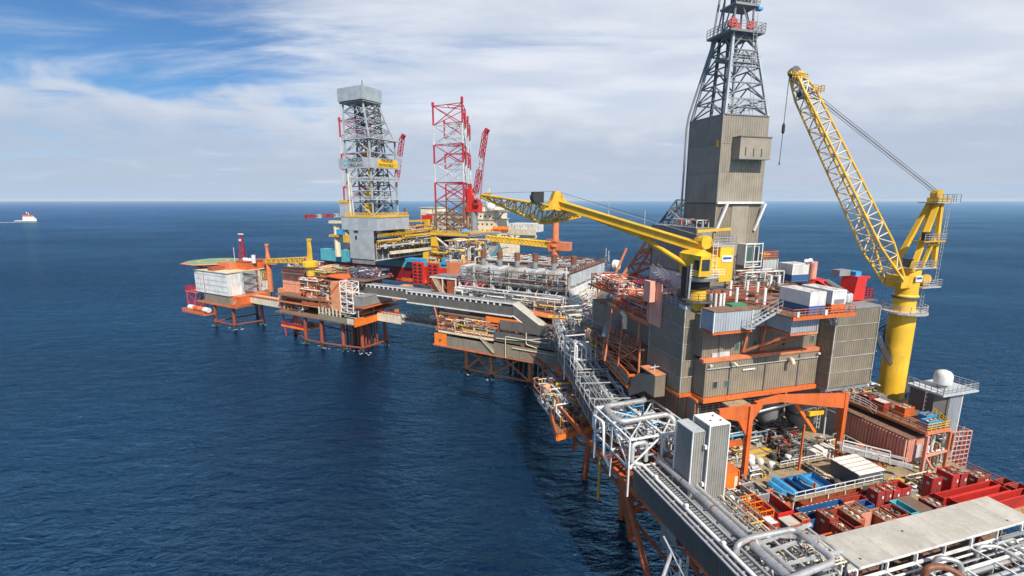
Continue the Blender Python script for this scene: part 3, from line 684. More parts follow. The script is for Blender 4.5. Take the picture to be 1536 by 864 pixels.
# ---------------------------------------------------------------- main ribbed module
T = clad_block('living_module', 'lower storey of the large taupe ribbed module with two small green windows', 'building', -5.3, 12.15, 2.0, 12, 26.15, 30.7, 1, 'clad_taupe', trim='clad_taupe')
T.part('sill_beam', MB('orange').box(-5.5, 12.2, 1.75, 2.25, 25.55, 26.1), label='bright orange beam along the bottom edge')
T.part('sill_beam', MB('orange').box(-5.5, -5.15, 2.25, 12, 25.55, 26.1))
for x, y in ((1072, 577), (1089.5, 575)): pass
window_at(T, -3.80, 27.74, 2.0, .55, .75, 'glass'); window_at(T, -2.09, 27.72, 2.0, .55, .75)
T.part('vent_pipe', MB('cream').pipe([(-1.61, 1.90, 30.31), (-1.76, 1.30, 30.53), (-1.51, 1.10, 30.24)], .16, 10, .2), sm=True)
T.part('vent_pipe', MB('cream').pipe([(7.22, 1.90, 30.06), (6.88, 1.20, 30.23), (6.96, 1.00, 29.68)], .26, 12, .25), sm=True)
T.part('floodlight', MB('white').box(0.08, 1.92, 1.82, 1.92, 29.21, 29.38))
T = clad_block('living_module', 'upper storey of the large taupe ribbed module with a row of windows', 'building', -5.6, 12.1, 2.5, 12.5, 31.15, 36.4, 1, 'clad_taupe', trim='clad_taupe', roof='deck_rusty')
T.part('ledge_beam', MB('salmon').box(-5.9, 12.1, 1.9, 2.6, 30.7, 31.15), label='salmon ledge between the two storeys')
for x, y in ():
    pass
window_at(T, -0.60, 32.25, 2.5, .5, .8)
window_at(T, 2.12, 32.23, 2.5, .5, .8)
window_at(T, 5.01, 32.19, 2.5, .5, .8, 'glass')
window_at(T, 6.60, 32.15, 2.5, .5, .8, 'glass')
window_at(T, 11.25, 32.20, 2.5, .5, .8)
T.part('louvre', MB('light_grey').box(-4.21, -3.43, 2.36, 2.5, 30.95, 31.64))
T.part('louvre', MB('light_grey').box(-3.33, -1.66, 2.36, 2.5, 30.91, 31.69))
# tall blocks
T = clad_block('stair_tower', 'tall taupe ribbed tower at the right end of the module, five panel rows', 'tower', 12.2, 19.4, .3, 6.5, 26.0, 36.7, 5, 'clad_taupe', roof='mid_grey', trim='dirty_grey', th=.25)
T.part('bottom_beam', MB('mid_grey').box(12.2, 19.4, .5, 6.5, 25.5, 25.98))
T = clad_block('stair_tower', 'tall taupe ribbed block at the left end of the module behind the small sloped chute', 'tower', -7.1, -4.2, 4.2, 11.6, 26.0, 36.9, 5, 'clad_taupe', roof='mid_grey', trim='dirty_grey')
T.part('sill_beam', MB('orange').box(-7.25, -4.2, 4.0, 4.35, 25.6, 25.98)); T.part('sill_beam', MB('orange').box(-7.3, -7.0, 4.35, 11.6, 25.6, 25.98))
T.part('railing', MB('galv').rail([(-4.3, 4.4, 36.9), (-6.9, 4.4, 36.9), (-6.9, 11.4, 36.9)], 1.0, 1.0, .03))
T.part('top_box', MB('light_grey').box(-7.0, -4.3, 4.3, 5.6, 36.92, 37.35))
T = Thing('salmon_cabin', 'salmon pink panel wall and box at the upper left corner of the tall block', 'cabin', (-7.2, 13, 33))
T.part('wall_panel', MB('salmon_pale').box(-7.4, -7.18, 8.9, 11.6, 33.4, 39.2)); T.part('duct_box', MB('salmon_pale').box(-8.3, -7.42, 10.2, 11.7, 36.6, 39.4))
T = Thing('sloped_chute', 'small taupe ribbed box with a sloped foot at the base of the left tall block', 'chute', (-9, 11, 24))
mb = MB('clad_taupe').prism([(-8.9, 7.0, 24.6), (-8.9, 9.2, 24.6), (-8.9, 13.0, 22.3), (-8.9, 14.2, 24.0), (-8.9, 10.6, 26.6), (-8.9, 7.0, 27.6)], (1.6, 0, 0))
T.part('casing', mb); T.part('ribbed_end', MB('clad_taupe').corr((-8.9, 6.97), (-7.3, 6.97), 24.6, 27.5, .28, .05)); T.part('top_rim', MB('orange_pale').box(-9.0, -7.2, 6.9, 10.5, 27.55, 27.7)); T.part('cross_frame', MB('white').bar((-8.1, 8.4, 27.7), (-8.1, 8.4, 28.5), .1).bar((-8.7, 8.4, 28.2), (-7.4, 8.4, 28.2), .1))
# side skirt walls below the left block
T = Thing('skirt_wall', 'dark ribbed skirt wall with orange posts below the left tall block', 'wall', (-6, 12, 20))
T.part('wall_core', MB('clad_taupe').box(-5.5, -5.3, 2.6, 24, 21.5, 25.5))
mb = MB('salmon')
for i in range(12): mb.bar((-5.6, 3 + i * 1.9, 21.4), (-5.6, 3 + i * 1.9, 25.5), .14)
mb.bar((-5.6, 2.6, 25.5), (-5.6, 24, 25.5), .3).bar((-5.6, 2.6, 21.4), (-5.6, 24, 21.4), .3)
T.part('post_row', mb)
clutter('process_bay', 'dark cluttered machinery bay between the rack and the skirt wall', 'machinery', -6.9, -5.8, 2, 23, 15.7, 4.5, 90, pal=('mid_grey', 'dark_grey', 'rust', 'galv', 'white'), seed=41, frame_mat=None, rmax=.12, boxes=18, vessels=0)

# ---------------------------------------------------------------- upper corrugated boxes on the module roof
T = clad_block('pipe_deck_wall', 'blue-grey ribbed wall box at the left front of the pipe deck', 'wall', -6.2, -.9, .2, 2.4, 35.0, 37.5, 1, 'clad_blue', roof='deck_rusty', trim='white')
T.part('kick_plate', MB('orange').box(-6.3, -.8, .1, 2.4, 34.75, 34.98))
T = clad_block('pipe_deck_wall', 'blue-grey ribbed box under the container landing', 'wall', 2.1, 5.9, -2.5, 2.4, 35.0, 37.0, 1, 'clad_blue', roof='deck_rusty', trim='clad_blue')
T.part('kick_plate', MB('salmon').box(2.0, 6.0, -2.6, 2.4, 34.75, 34.98))
for a in (2.6, 5.2):
    T.part('diagonal_strut', MB('salmon').bar((a, -2.2, 34.8), (a - 2.4, 2.2, 31.6), .32)); T.part('diagonal_strut', MB('salmon').bar((a - 2.4, 1.8, 34.6), (a - 2.5, 2.2, 31.6), .28))
T = clad_block('pipe_deck_wall', 'short recessed blue-grey ribbed wall between the two boxes', 'wall', -.85, 2.05, 1.0, 2.4, 35.0, 37.3, 1, 'clad_blue', roof='deck_rusty', trim='clad_blue')
T = Thing('steel_stair', 'galvanised stair climbing from the small landing to the pipe deck', 'stair', (0, 0, 35))
T.part('flight', MB('galv').stair((-1.2, .2, 35.4), (1.9, -.9, 37.6), .9, (.3, 1, 0))); T.part('landing', MB('galv').box(-2.3, -1.1, -.6, .2, 35.3, 35.4)); T.part('railing', MB('galv').rail([(-1.1, -.6, 35.4), (-2.3, -.6, 35.4), (-2.3, .2, 35.4)], .9, .6, .03))
T = Thing('steel_stair', 'galvanised stair on the right of the container landing', 'stair', (9, -1, 35))
T.part('flight', MB('galv').stair((9.6, -1.6, 35.2), (7.8, -2.2, 37.2), .9, (.2, 1, 0)))
T = Thing('container_landing', 'salmon railed landing on the roof edge holding white, blue and orange containers', 'platform', (6, -1, 37))
T.part('deck_plate', MB('deck_rusty').box(1.2, 10.2, -3.4, 3.0, 37.0, 37.15)); T.part('edge_beam', MB('orange').box(1.15, 10.3, -3.5, -3.3, 36.8, 37.2))
T.part('railing', MB('salmon').rail([(1.2, 2, 37.15), (1.2, -3.4, 37.15), (10.2, -3.4, 37.15), (10.2, -1, 37.15)], .9, .8, .035, 3))
T.part('counterweight', MB('white').box(1.54, 1.87, -3.6, -3.42, 37.2, 37.8)); T.part('counterweight', MB('white').box(5.50, 5.84, -3.6, -3.42, 37.2, 37.8))

# ================================================================ cargo
def container(name, label, a0, b0, la, lb, h, z, body, top='closed', group='offshore containers on the cargo deck', trim=None, fill='cargo_brown', seed=0, band=None, cat='container'):
    """offshore container: corner posts, rails, ribbed sides; closed roof, open top with cargo, or a shallow basket"""
    r = random.Random(seed + int(a0 * 31 + b0 * 17)); trim = trim or body
    a1, b1 = a0 + la, b0 + lb
    T = Thing(name, label, cat, (a0 + la / 2, b0 + lb / 2, z), MF, group)
    f = MB(trim); w = .09
    for a in (a0 + w / 2, a1 - w / 2):
        for b in (b0 + w / 2, b1 - w / 2): f.bar((a, b, z), (a, b, z + h), w)
    for zz in (z + .07, z + h - .05):
        for b in (b0 + w / 2, b1 - w / 2): f.bar((a0, b, zz), (a1, b, zz), w)
        for a in (a0 + w / 2, a1 - w / 2): f.bar((a, b0, zz), (a, b1, zz), w)
    T.part('corner_frame', f)
    m = MB(body)
    zt = z + h - .1
    m.corr((a0 + .06, b0 + .06), (a1 - .06, b0 + .06), z + .1, zt, .2, .035).corr((a1 - .06, b1 - .06), (a0 + .06, b1 - .06), z + .1, zt, .2, .035)
    m.corr((a0 + .06, b1 - .06), (a0 + .06, b0 + .06), z + .1, zt, .2, .035).corr((a1 - .06, b0 + .06), (a1 - .06, b1 - .06), z + .1, zt, .2, .035)
    T.part('ribbed_sides', m)
    T.part('floor', MB('dark_grey' if top != 'closed' else body).box(a0 + .07, a1 - .07, b0 + .07, b1 - .07, z + .03, z + .14))
    if band:
        T.part('lower_band', MB(band).box(a0 - .01, a1 + .01, b0 - .01, b0 + .1, z + .05, z + h * .38).box(a0 - .01, a0 + .1, b0 + .1, b1 + .01, z + .05, z + h * .38), label='coloured lower band')
    if h > 1.8 and 'red' in body:
        db = MB('mid_grey')
        for k in range(4): db.tube((a0 + la * (.2 + .2 * k), b0 - .03, z + .15), (a0 + la * (.2 + .2 * k), b0 - .03, z + h - .15), .022, 4)
        T.part('door_bars', db); T.part('marking_plate', MB('white_rusty').box(a0 + la * .55, a0 + la * .78, b0 - .06, b0 - .045, z + h * .68, z + h * .8)); T.part('marking_plate', MB('white_rusty').box(a0 - .02, a0 - .005, b0 + lb * .3, b0 + lb * .6, z + h * .66, z + h * .78))
    if top == 'closed': T.part('roof', MB(trim if trim != body else 'white_rusty').box(a0 + .05, a1 - .05, b0 + .05, b1 - .05, z + h - .09, z + h - .02))
    elif top == 'open':
        c = MB(fill, 'deck_beige', 'mid_grey', 'white_rusty', 'rust', 'black')
        c.box(a0 + .1, a1 - .1, b0 + .1, b1 - .1, z + .15, z + h * .5)
        for i in range(int(la * lb * 7) + 6):
            c.m = r.randrange(6); a = r.uniform(a0 + .15, a1 - .35); b = r.uniform(b0 + .15, b1 - .35)
            if r.random() < .5: c.cbox((a + .1, b + .1, z + h * .45), r.uniform(.1, .35), r.uniform(.1, .4), r.uniform(.1, h * .45), r.uniform(0, 3))
            else: c.tube((a, b, z + h * r.uniform(.6, .85)), (a + r.uniform(-.4, .4), min(b1 - .1, b + r.uniform(.2, 1.0)), z + h * r.uniform(.6, .88)), r.uniform(.03, .09), 6)
        T.part('cargo_load', c, stuff=True)
    elif top == 'lift':   # tank-like top with lids and lifting eyes
        T.part('roof', MB('deck_rusty').box(a0 + .06, a1 - .06, b0 + .06, b1 - .06, z + h - .22, z + h - .16))
        c = MB('white_rusty', 'deck_beige', 'black', 'rust', 'cream', 'dirty_grey')
        k = max(1, round(lb / .8)); kk = max(1, round(la / .6))
        for i in range(k):
            for j in range(kk):
                a = a0 + .15 + (la - .3) * (j + .5) / kk; b = b0 + .15 + (lb - .3) * (i + .5) / k
                c.m = r.choice((0, 1, 3, 4, 5, 5)); c.cbox((a + r.uniform(-.05, .05), b, z + h - .17), r.uniform(.2, .36), r.uniform(.2, .42), r.uniform(.05, .2), r.uniform(-.5, .5)); c.m = r.choice((1, 3, 2)); c.tube((a - .2, b + r.uniform(-.3, .3), z + h - .06), (a + .25, b + r.uniform(-.3, .3), z + h - .02), .035, 4)
                c.m = 2; c.cbox((a + .12, b, z + h - .08), .07, .07, .06)
        T.part('lids', c, stuff=True)
    elif top == 'empty':
        T.part('inner_floor', MB(fill).box(a0 + .1, a1 - .1, b0 + .1, b1 - .1, z + .14, z + .3))
    return T
Z = 15.6
container('red_container', 'upright red container with pale lids, leftmost of the near red row by the beige roof', .25, -11.3, 1.15, 1.6, 2.4, Z, 'red_worn', 'lift')
container('red_container', 'long red container full of brown junk, running under the beige roof edge', 1.5, -12.9, 1.25, 2.8, 2.4, Z, 'red_worn', 'open')
container('red_container', 'low red crate with lids tucked against the roof in front of the brown-filled one', .1, -13.0, 1.2, 1.5, 2.2, Z, 'red_worn', 'lift')
container('tank_container', 'pinkish container with rows of pale lids beside the small blue bin', 3.0, -11.8, 1.5, 2.3, 2.0, Z, 'salmon', 'lift')
container('tank_container', 'second pinkish lidded container right of the first, white scraps on top', 4.7, -11.2, 1.5, 2.0, 2.0, Z, 'salmon_pale', 'lift')
container('tank_container', 'rusty pink lidded container between the blue bin and the roof edge', 6.5, -12.4, 1.6, 1.9, 1.7, Z, 'salmon', 'lift')
container('tank_container', 'rust brown open crate left of the dark-lidded teal skip', 8.4, -12.2, 1.7, 1.8, 1.7, Z, 'red_worn', 'open')
container('blue_bin', 'small square blue bin among the pinkish lidded containers', 6.5, -10.3, 1.3, 1.0, 1.9, Z, 'blue', 'empty', fill='blue', cat='bin')
container('red_container', 'tall red container with white lids, left one of the group behind the blue bin', 9.1, -9.6, 1.1, 1.15, 2.6, Z, 'red', 'lift')
container('red_container', 'tall red container, second from left in the group behind the blue bin', 10.3, -9.6, 1.0, 1.2, 2.6, Z, 'red', 'lift')
container('red_container', 'tall red container with white side, third in the group behind the blue bin', 11.4, -9.7, 1.0, 1.3, 2.5, Z, 'red_bright', 'lift')
container('red_container', 'red container with brown load on the yellow line, right end of the middle group', 12.5, -9.7, 1.5, 1.4, 2.5, Z, 'red', 'open')
container('teal_skip', 'teal open skip beside the dark-lidded skip near the roof edge', 10.3, -12.3, 1.2, 2.3, 1.7, Z, 'turquoise', 'empty', fill='turquoise', cat='skip')
container('dark_skip', 'long dark brown covered skip with blue ends near the roof edge', 11.7, -12.2, 1.9, 2.4, 1.6, Z, 'blue', 'closed', trim='cargo_brown', cat='skip')
container('tank_container', 'rust red lidded crate on its own right of the dark covered skip', 14.4, -12.1, 1.5, 1.8, 1.5, Z, 'red_worn', 'lift')
container('red_container', 'tall red container with pale lids just right of the salmon post', 17.7, -9.5, 1.6, 1.0, 2.7, Z, 'red', 'lift')
container('red_container', 'tall red container, middle of the three behind the long red baskets', 20.3, -9.9, 1.1, 1.7, 2.9, Z, 'red_bright', 'lift')
container('red_container', 'tall red container with rusty top, right of the three behind the long red baskets', 21.5, -10.0, 1.1, 1.7, 2.9, Z, 'red', 'lift')
container('red_container', 'low red container with brown lids near the seaward railing', 24.6, -10.0, 2.2, 1.3, 1.9, Z, 'red_worn', 'lift')
for i, (b, la, a, lab) in enumerate(((-11.2, 9.4, 17.0, 'long empty bright red basket, the farthest one at the right deck edge'), (-12.25, 8.6, 17.6, 'long bright red basket in front of the farthest one at the right'), (-13.3, 7.2, 20.8, 'long bright red basket right beside the roof corner'))):
    container('long_basket', lab, a, b, la, .98, 1.5, Z, 'red', 'empty', trim='red_bright', fill=('red_worn', 'cargo_brown', 'cargo_brown')[i], group='long cargo baskets', cat='basket')
for i, (a, b) in enumerate(((27.0, -11.2), (27.3, -12.4), (28.0, -13.6))):
    container('long_basket', ('small red open basket at the deck corner, farthest', 'small red open basket at the deck corner, middle', 'small red open basket at the deck corner, nearest')[i], a, b, 1.9, 1.0, 1.4, Z, 'red_worn', 'empty', fill='cargo_brown', group='long cargo baskets', cat='basket')
container('long_basket', 'long dark blue basket with yellow dashes on its rim', -.4, -8.75, 6.2, .9, 1.4, Z, 'blue', 'empty', trim='blue', fill='blue', group='long cargo baskets', cat='basket')
mb = MB('yellow')
for i in range(9): mb.box(-.2 + i * .66, .1 + i * .66, -8.76, -8.7, Z + 1.37, Z + 1.42); mb.box(-.2 + i * .66, .1 + i * .66, -7.9, -7.84, Z + 1.37, Z + 1.42)
o_ = single('rim_stripes', mb, None, None, (0, -8.3, Z))
o_.parent = [o for o in C.objects if o.get('label', '').startswith('long dark blue basket')][0]
o_.location = o_.parent.matrix_world.inverted() @ o_.location if False else (-(-.4 + 3.1), -8.3 + 8.3, 0); o_.rotation_euler = (0, 0, 0)
container('long_basket', 'second dark blue basket half hidden right of the small red crates', -.6, -9.8, 2.0, .9, 1.4, Z, 'blue', 'empty', fill='blue', group='long cargo baskets', cat='basket')
container('long_basket', 'long rusty red basket lying below the white walkway', 1.0, -7.6, 9.0, .95, 1.4, Z, 'rust_red', 'empty', trim='red_worn', fill='cargo_brown', group='long cargo baskets', cat='basket')
container('long_basket', 'rusty red basket right of the blue dashed one', 5.9, -8.8, 3.0, .9, 1.4, Z, 'red_worn', 'empty', fill='cargo_brown', group='long cargo baskets', cat='basket')
container('dark_skip', 'open skip with dark contents inside a bright red frame at the left', -2.9, -8.1, 2.1, 3.3, 1.4, Z, 'red_bright', 'empty', trim='red_bright', fill='black', cat='skip')
container('tank_container', 'rusty brown topped crate between the dark skip and the walkway', -.6, -6.6, 1.3, 2.6, 1.2, Z, 'salmon', 'open')
T = Thing('orange_rack', 'orange tubular steel rack left of the dark-filled skip', 'rack', (-4.4, -7, Z), MF)
fm = MB('bright_orange')
for a in (-5.4, -4.6, -3.6):
    for b in (-8.1, -6.6, -5.4): fm.bar((a, b, Z), (a, b, Z + 2.1), .1)
for z_ in (.7, 1.4, 2.1):
    for a in (-5.4, -3.6): fm.bar((a, -8.1, Z + z_), (a, -5.4, Z + z_), .09)
    for b in (-8.1, -6.6, -5.4): fm.bar((-5.4, b, Z + z_), (-3.6, b, Z + z_), .09)
T.part('frame', fm)
container('red_container', 'small ribbed red crate with a pale lid beside the orange rack', -5.9, -9.8, 1.4, 1.35, 1.9, Z, 'red', 'closed', trim='red')
container('grey_container', 'grey box with a flat beige lid between two small red crates', -3.8, -10.2, 1.6, 1.3, 1.7, Z, 'mid_grey', 'closed', trim='roof_beige')
container('red_container', 'small red frame crate behind the beige-lidded grey box', -1.7, -9.9, 1.05, 1.1, 1.7, Z, 'red', 'lift', trim='salmon')
container('red_container', 'small red frame crate in front of the beige-lidded grey box', -3.5, -11.4, 1.2, 1.2, 1.7, Z, 'red', 'lift', trim='salmon')
# blue pump skids
def blue_skid(label, a, b, L, seed):
    T = Thing('pump_skid', label, 'machine', (a, b, Z), MF, 'blue pump skids')
    T.part('base_tray', MB('blue').box(a, a + 1.1, b - L, b, Z, Z + .35))
    for i in range(4):
        y = b - L + .2 + i * (L - .3) / 4
        T.part('pump_cover', MB('sky_blue').prism([(a + .1, y, Z + .35), (a + 1.0, y, Z + .35), (a + .95, y, Z + 1.2), (a + .75, y, Z + 1.55), (a + .35, y, Z + 1.55), (a + .15, y, Z + 1.2)], (0, (L - .5) / 4, 0)))
    T.part('pump_pipes', MB('galv').pipe([(a + .2, b - L + .1, Z + 1.2), (a - .1, b - L * .4, Z + 1.0), (a + .3, b - .2, Z + .9)], .08, 6), sm=True)
    return T
blue_skid('bright blue pump skid, left one of the pair on the cargo deck', 1.5, -2.4, 3.4, 1)
blue_skid('low mid-blue pump skid at the far left of the bright blue pair', .3, -3.0, 2.4, 2)
blue_skid('bright blue pump skid standing inside the blue open tray', 5.0, -2.9, 2.8, 3)
container('blue_tray', 'large blue open tray with yellow rim holding a pump skid', 4.2, -5.5, 4.1, 3.2, .9, Z, 'sky_blue', 'empty', trim='blue', fill='blue', group='blue pump skids', cat='tray')
container('blue_tray', 'narrow brown-walled blue tray between the two pump skids', 3.2, -5.4, .95, 3.2, .8, Z, 'blue', 'empty', fill='cargo_brown', group='blue pump skids', cat='tray')
# striped tarpaulin shelter
T = Thing('shelter', 'shelter with a rust-striped white roof and dark open front', 'shelter', (12, -5, Z))
for i in range(5):
    b = -6.8 + i * .74
    T.part('roof_panel', MB('tarp').prism([(9.9, b, 18.45), (14.0, b, 18.45), (14.0, b + .7, 18.47), (9.9, b + .7, 18.47)], (0, 0, .07)))
    if i: T.part('roof_seam', MB('rust').box(9.9, 14, b - .05, b, 18.4, 18.56))
T.part('dark_wall', MB('dark_grey').box(9.95, 10.05, -6.7, -3.2, Z, 18.4)); T.part('dark_wall', MB('dark_grey').box(10.05, 14, -6.72, -6.62, Z, 18.4)); T.part('dark_wall', MB('dark_grey').box(13.9, 14, -6.6, -3.2, Z, 18.4))
T = Thing('cargo_walkway', 'white railed walkway crossing between the blue skids and the red baskets', 'walkway', (6, -7, Z))
T.part('deck_plate', MB('deck_beige').box(.3, 13.3, -7.05, -6.5, 17.1, 17.2)); T.part('railing', MB('white').rail([(.3, -7.05, 17.2), (13.3, -7.05, 17.2), (13.3, -5.4, 17.2)], 1.0, 1.5, .045, 2))
for i in range(6): T.part('leg', MB('white').bar((.5 + i * 2.5, -6.8, Z), (.5 + i * 2.5, -6.8, 17.1), .12))
clutter('cargo_gear', 'loose drums, hoses and steel gear strewn along the white walkway', 'deck gear', .3, 9.5, -6.4, -5.7, Z, .8, 22, pal=('mid_grey', 'cream', 'rust', 'white_rusty', 'black'), seed=52, frame_mat=None, vessels=2, boxes=20)
T = clad_block('orange_hut', 'small orange hut with a beige door between the grey tower and the blue skids', 'hut', -4.6, -2.6, -1.9, .6, Z, 18.4, 1, 'bright_orange', roof='orange', trim='orange', pitch=.8)
T.part('door', MB('cream').box(-3.2, -2.75, -1.95, -1.88, Z + .1, 17.6))
container('grey_machine', 'grey caged machine skid in front of the orange hut', -2.9, -5.0, 1.9, 2.4, 1.5, Z, 'mid_grey', 'open', fill='mid_grey', trim='light_grey', cat='machine')
clutter('machinery_bay', 'grey and white pumps with pipes behind the yellow walkway', 'machinery', 1.2, 9, 5.8, 9.5, Z, 2.3, 80, pal=('white', 'galv', 'steel', 'mid_grey', 'dark_grey', 'sky_blue', 'cream'), seed=61, frame_mat='mid_grey', boxes=16, vessels=4)
clutter('machinery_bay', 'dark machines and red cabinets right of the grey pumps', 'machinery', 9.2, 14, 5, 9.5, Z, 2.6, 60, pal=('dark_grey', 'mid_grey', 'rust', 'black', 'galv', 'red'), seed=62, frame_mat=None, boxes=16, vessels=3)
for i, (a, b) in enumerate(((3.2, 2.2), (4.5, 2.1), (5.3, 1.0), (8.8, 1.8), (4.0, 3.1))):
    T = Thing('bulk_bag', ('white bulk bag, leftmost on the deck by the orange post', 'white bulk bag, second from the orange post', 'white bulk bag nearest the front of the group', 'white bulk bag beside the black hose reels', 'white bulk bag at the back of the group')[i], 'bag', (a, b, Z), MF, 'white bulk bags')
    T.part('bag_body', MB('white').lathe((a, b, Z), [(.3, 0), (.46, .2), (.47, .6), (.38, .8), (.12, .9)], 10), sm=True)
for i, (a, b) in enumerate(((7.4, 2.7), (7.9, 1.5), (9.8, 2.7))):
    T = Thing('hose_reel', ('black hose coil, left of the three on the deck', 'black hose coil, nearest of the three on the deck', 'black hose coil, right of the three on the deck')[i], 'hose reel', (a, b, Z), MF, 'black hose reels')
    mb = MB('black')
    for z_ in range(3): mb.pipe([(a + .55 * math.cos(k * math.pi / 6), b + .55 * math.sin(k * math.pi / 6), Z + .1 + z_ * .2) for k in range(13)], .1, 6)
    T.part('hose', mb, sm=True); T.part('drum', MB('dark_grey').lathe((a, b, Z), [(.3, 0), (.3, .6)], 10))
T = Thing('tarpaulin_stack', 'stack of equipment under a white sheet below the silo', 'stack', (14, 1.2, Z))
for i in range(4): T.part('sheeted_block', MB('tarp').cbox((12.6 + i * 1.1, 1.3 + .1 * (i % 2), Z), .95, 1.5, 1.2 + .15 * (i % 3), .05 * i))
T = Thing('fire_cabinet', 'pair of red cabinets at the back of the deck', 'cabinet', (11.7, 5.2, Z)); T.part('cabinet', MB('red_bright').box(11.2, 11.6, 4.6, 5.0, Z, Z + 1.1)); T.part('cabinet', MB('red_bright').box(11.8, 12.2, 4.5, 4.9, Z, Z + 1.2))
T = Thing('work_table', 'low railed platform between the white bags and the stacked sheets', 'platform', (8, .3, Z))
T.part('deck_plate', MB('deck_beige').box(5.2, 13, -.4, .4, 16.4, 16.5)); T.part('railing', MB('white').rail([(5.2, -.4, 16.5), (13, -.4, 16.5)], .8, 1.2, .04, 2))
T = Thing('gutter', 'white pipe barrier along the left side of the deck by the grey tower', 'barrier', (-5.8, -5, Z)); T.part('rail', MB('galv').rail([(-7.2, -9, Z), (-5.6, -1.5, Z)], .9, 1.4, .06, 2))
container('red_container', 'orange-red box standing under the gallery right of the striped shelter', 15.0, -4.5, 1.2, 1.6, 2.0, Z, 'orange', 'closed', trim='rust')
container('red_container', 'rust orange box beside the other one under the gallery', 16.3, -4.3, 1.1, 1.4, 2.0, Z, 'orange', 'closed', trim='rust')

# ================================================================ right hand gallery: pink module, containers on top, cage, radome
T = Thing('pink_module', 'faded pink ribbed module with a rusty roof under the right gallery', 'module', (22, 0, 17))
T.part('wall_core', MB('dark_grey').box(20.95, 23.6, -4.4, 5.4, 16.9, 20.0)); T.part('roof', MB('deck_rusty').box(20.8, 23.7, -4.5, 5.5, 20.12, 20.25))
for i in range(4): T.part('wall_panel', MB('salmon_pale').corr((20.85, 5.4 - i * 2.45), (20.85, 5.4 - i * 2.45 - 2.4), 16.9, 20.1, .4, .16))
T.part('wall_panel', MB('salmon_pale').corr((20.9, -4.45), (23.6, -4.45), 16.9, 20.1, .32, .08)); T.part('door', MB('light_grey').box(22.3, 23.1, -4.62, -4.5, 17.0, 19.2))
T = Thing('gallery', 'salmon steel gallery on posts above the pink module', 'platform', (24, 0, 20))
T.part('floor_beam', MB('salmon').bar((22.3, -5.4, 21.2), (22.3, 8, 21.2), .25, .35)); T.part('floor_beam', MB('salmon').bar((22.3, -5.4, 21.2), (26.4, -5.4, 21.2), .25, .35))
T.part('deck_plate', MB('deck_rusty').prism([(22.4, -5.3, 21.2), (26.4, -5.3, 21.2), (28.6, -2, 21.2), (28.6, 9, 21.2), (22.4, 9, 21.2)], (0, 0, .15)))
T.part('post', MB('salmon_pale').box(22.1, 22.4, -5.75, -5.45, Z, 21.0)); T.part('post', MB('salmon').box(26.1, 26.4, -5.75, -5.45, Z, 21.0)); T.part('post', MB('salmon').box(28.2, 28.5, -2.4, -2.1, Z, 21.1)); T.part('brace', MB('salmon_pale').bar((22.4, -5.6, 18.2), (26.2, -5.6, 18.4), .25)); T.part('brace', MB('salmon_pale').bar((22.4, -5.6, 18.2), (24.6, -5.6, Z), .22))
T.part('railing', MB('salmon').rail([(22.4, 9, 21.35), (22.4, -5.3, 21.35)], 1.0, 1.0, .05, 3)); T.part('railing', MB('yellow_worn').rail([(22.4, -5.3, 21.35), (26.4, -5.3, 21.35), (28.5, -2, 21.35)], 1.0, .8, .05, 3))
T.part('lower_beam', MB('galv').bar((13.2, -1.6, 18.6), (19.4, -6.2, 17.6), .4, .5)); T.part('lower_beam', MB('galv').bar((14.2, -.4, 18.6), (20.2, -5.0, 17.8), .2, .3)); T.part('railing', MB('white').rail([(12.6, -2.4, 18.7), (16.5, -5.4, 18.2)], 1.5, 2.2, .07, 2))
for i, (a, b, la, lb, m, lab) in enumerate(((22.9, 2.4, 1.4, 1.4, 'red_worn', 'red container with ribs, left one on top of the gallery'), (22.8, .3, 1.4, 1.7, 'red_worn', 'red container, second from left on top of the gallery'), (23.9, -1.6, 1.8, 1.3, 'orange', 'red-orange container with pale lid on the gallery near its rail'), (25.2, -3.4, 1.9, 1.0, 'sky_blue', 'low blue box at the right end of the gallery'), (23.6, -4.7, 2.3, 1.0, 'sky_blue', 'second low blue box behind the gallery railing'), (25.6, 3.0, 1.6, 1.2, 'mid_grey', 'grey box beside the yellow column on the gallery'))):
    container('gallery_box', lab, a, b, la, lb, .9 if 'low' in lab else 1.3, 21.35, m, 'lift' if i != 1 else 'closed', group='boxes on the gallery')
clutter('pipe_manifold', 'small pipes and ladders behind the railed boxes on the gallery', 'pipework', 22.6, 28, 4.5, 9, 21.35, 1.6, 60, pal=('galv', 'mid_grey', 'rust', 'white', 'yellow_worn'), seed=71, frame_mat=None, boxes=10)
clutter('pipe_manifold', 'valves and pipes in the open end of the gallery below the yellow rail', 'pipework', 23.8, 28, -5, 0, Z, 4.8, 110, pal=('galv', 'mid_grey', 'cream', 'white', 'rust'), seed=72, frame_mat=None, boxes=10)
T = Thing('stair_cage', 'salmon steel grid cage around the stair at the platform corner', 'cage', (32, -3.5, 14))
fm = MB('salmon_pale')
for i in range(6):
    a = 30.0 + i * .85
    fm.bar((a, -3.6, 13.6), (a, -3.6, 19.6 - .12 * i), .1)
    fm.bar((34.2, -3.6 + i * .7, 13.6), (34.2, -3.6 + i * .7, 19.0), .1)
for i in range(9): fm.bar((30, -3.6, 13.6 + i * .72), (34.25, -3.6, 13.6 + i * .67), .09); fm.bar((34.2, -3.6, 13.6 + i * .67), (34.2, 0, 13.6 + i * .67), .09)
T.part('cage_grid', fm); T.part('stair_flight', MB('galv').stair((30.4, -2.6, 15.4), (33.6, -2.6, 18.4))); T.part('deck_plate', MB('deck_rusty').box(29.6, 34.4, -3.7, 1, 13.4, 13.6))
T = Thing('radome_tower', 'grey ribbed pillar with a railed deck carrying a white radome', 'tower', (33, -1, 15))
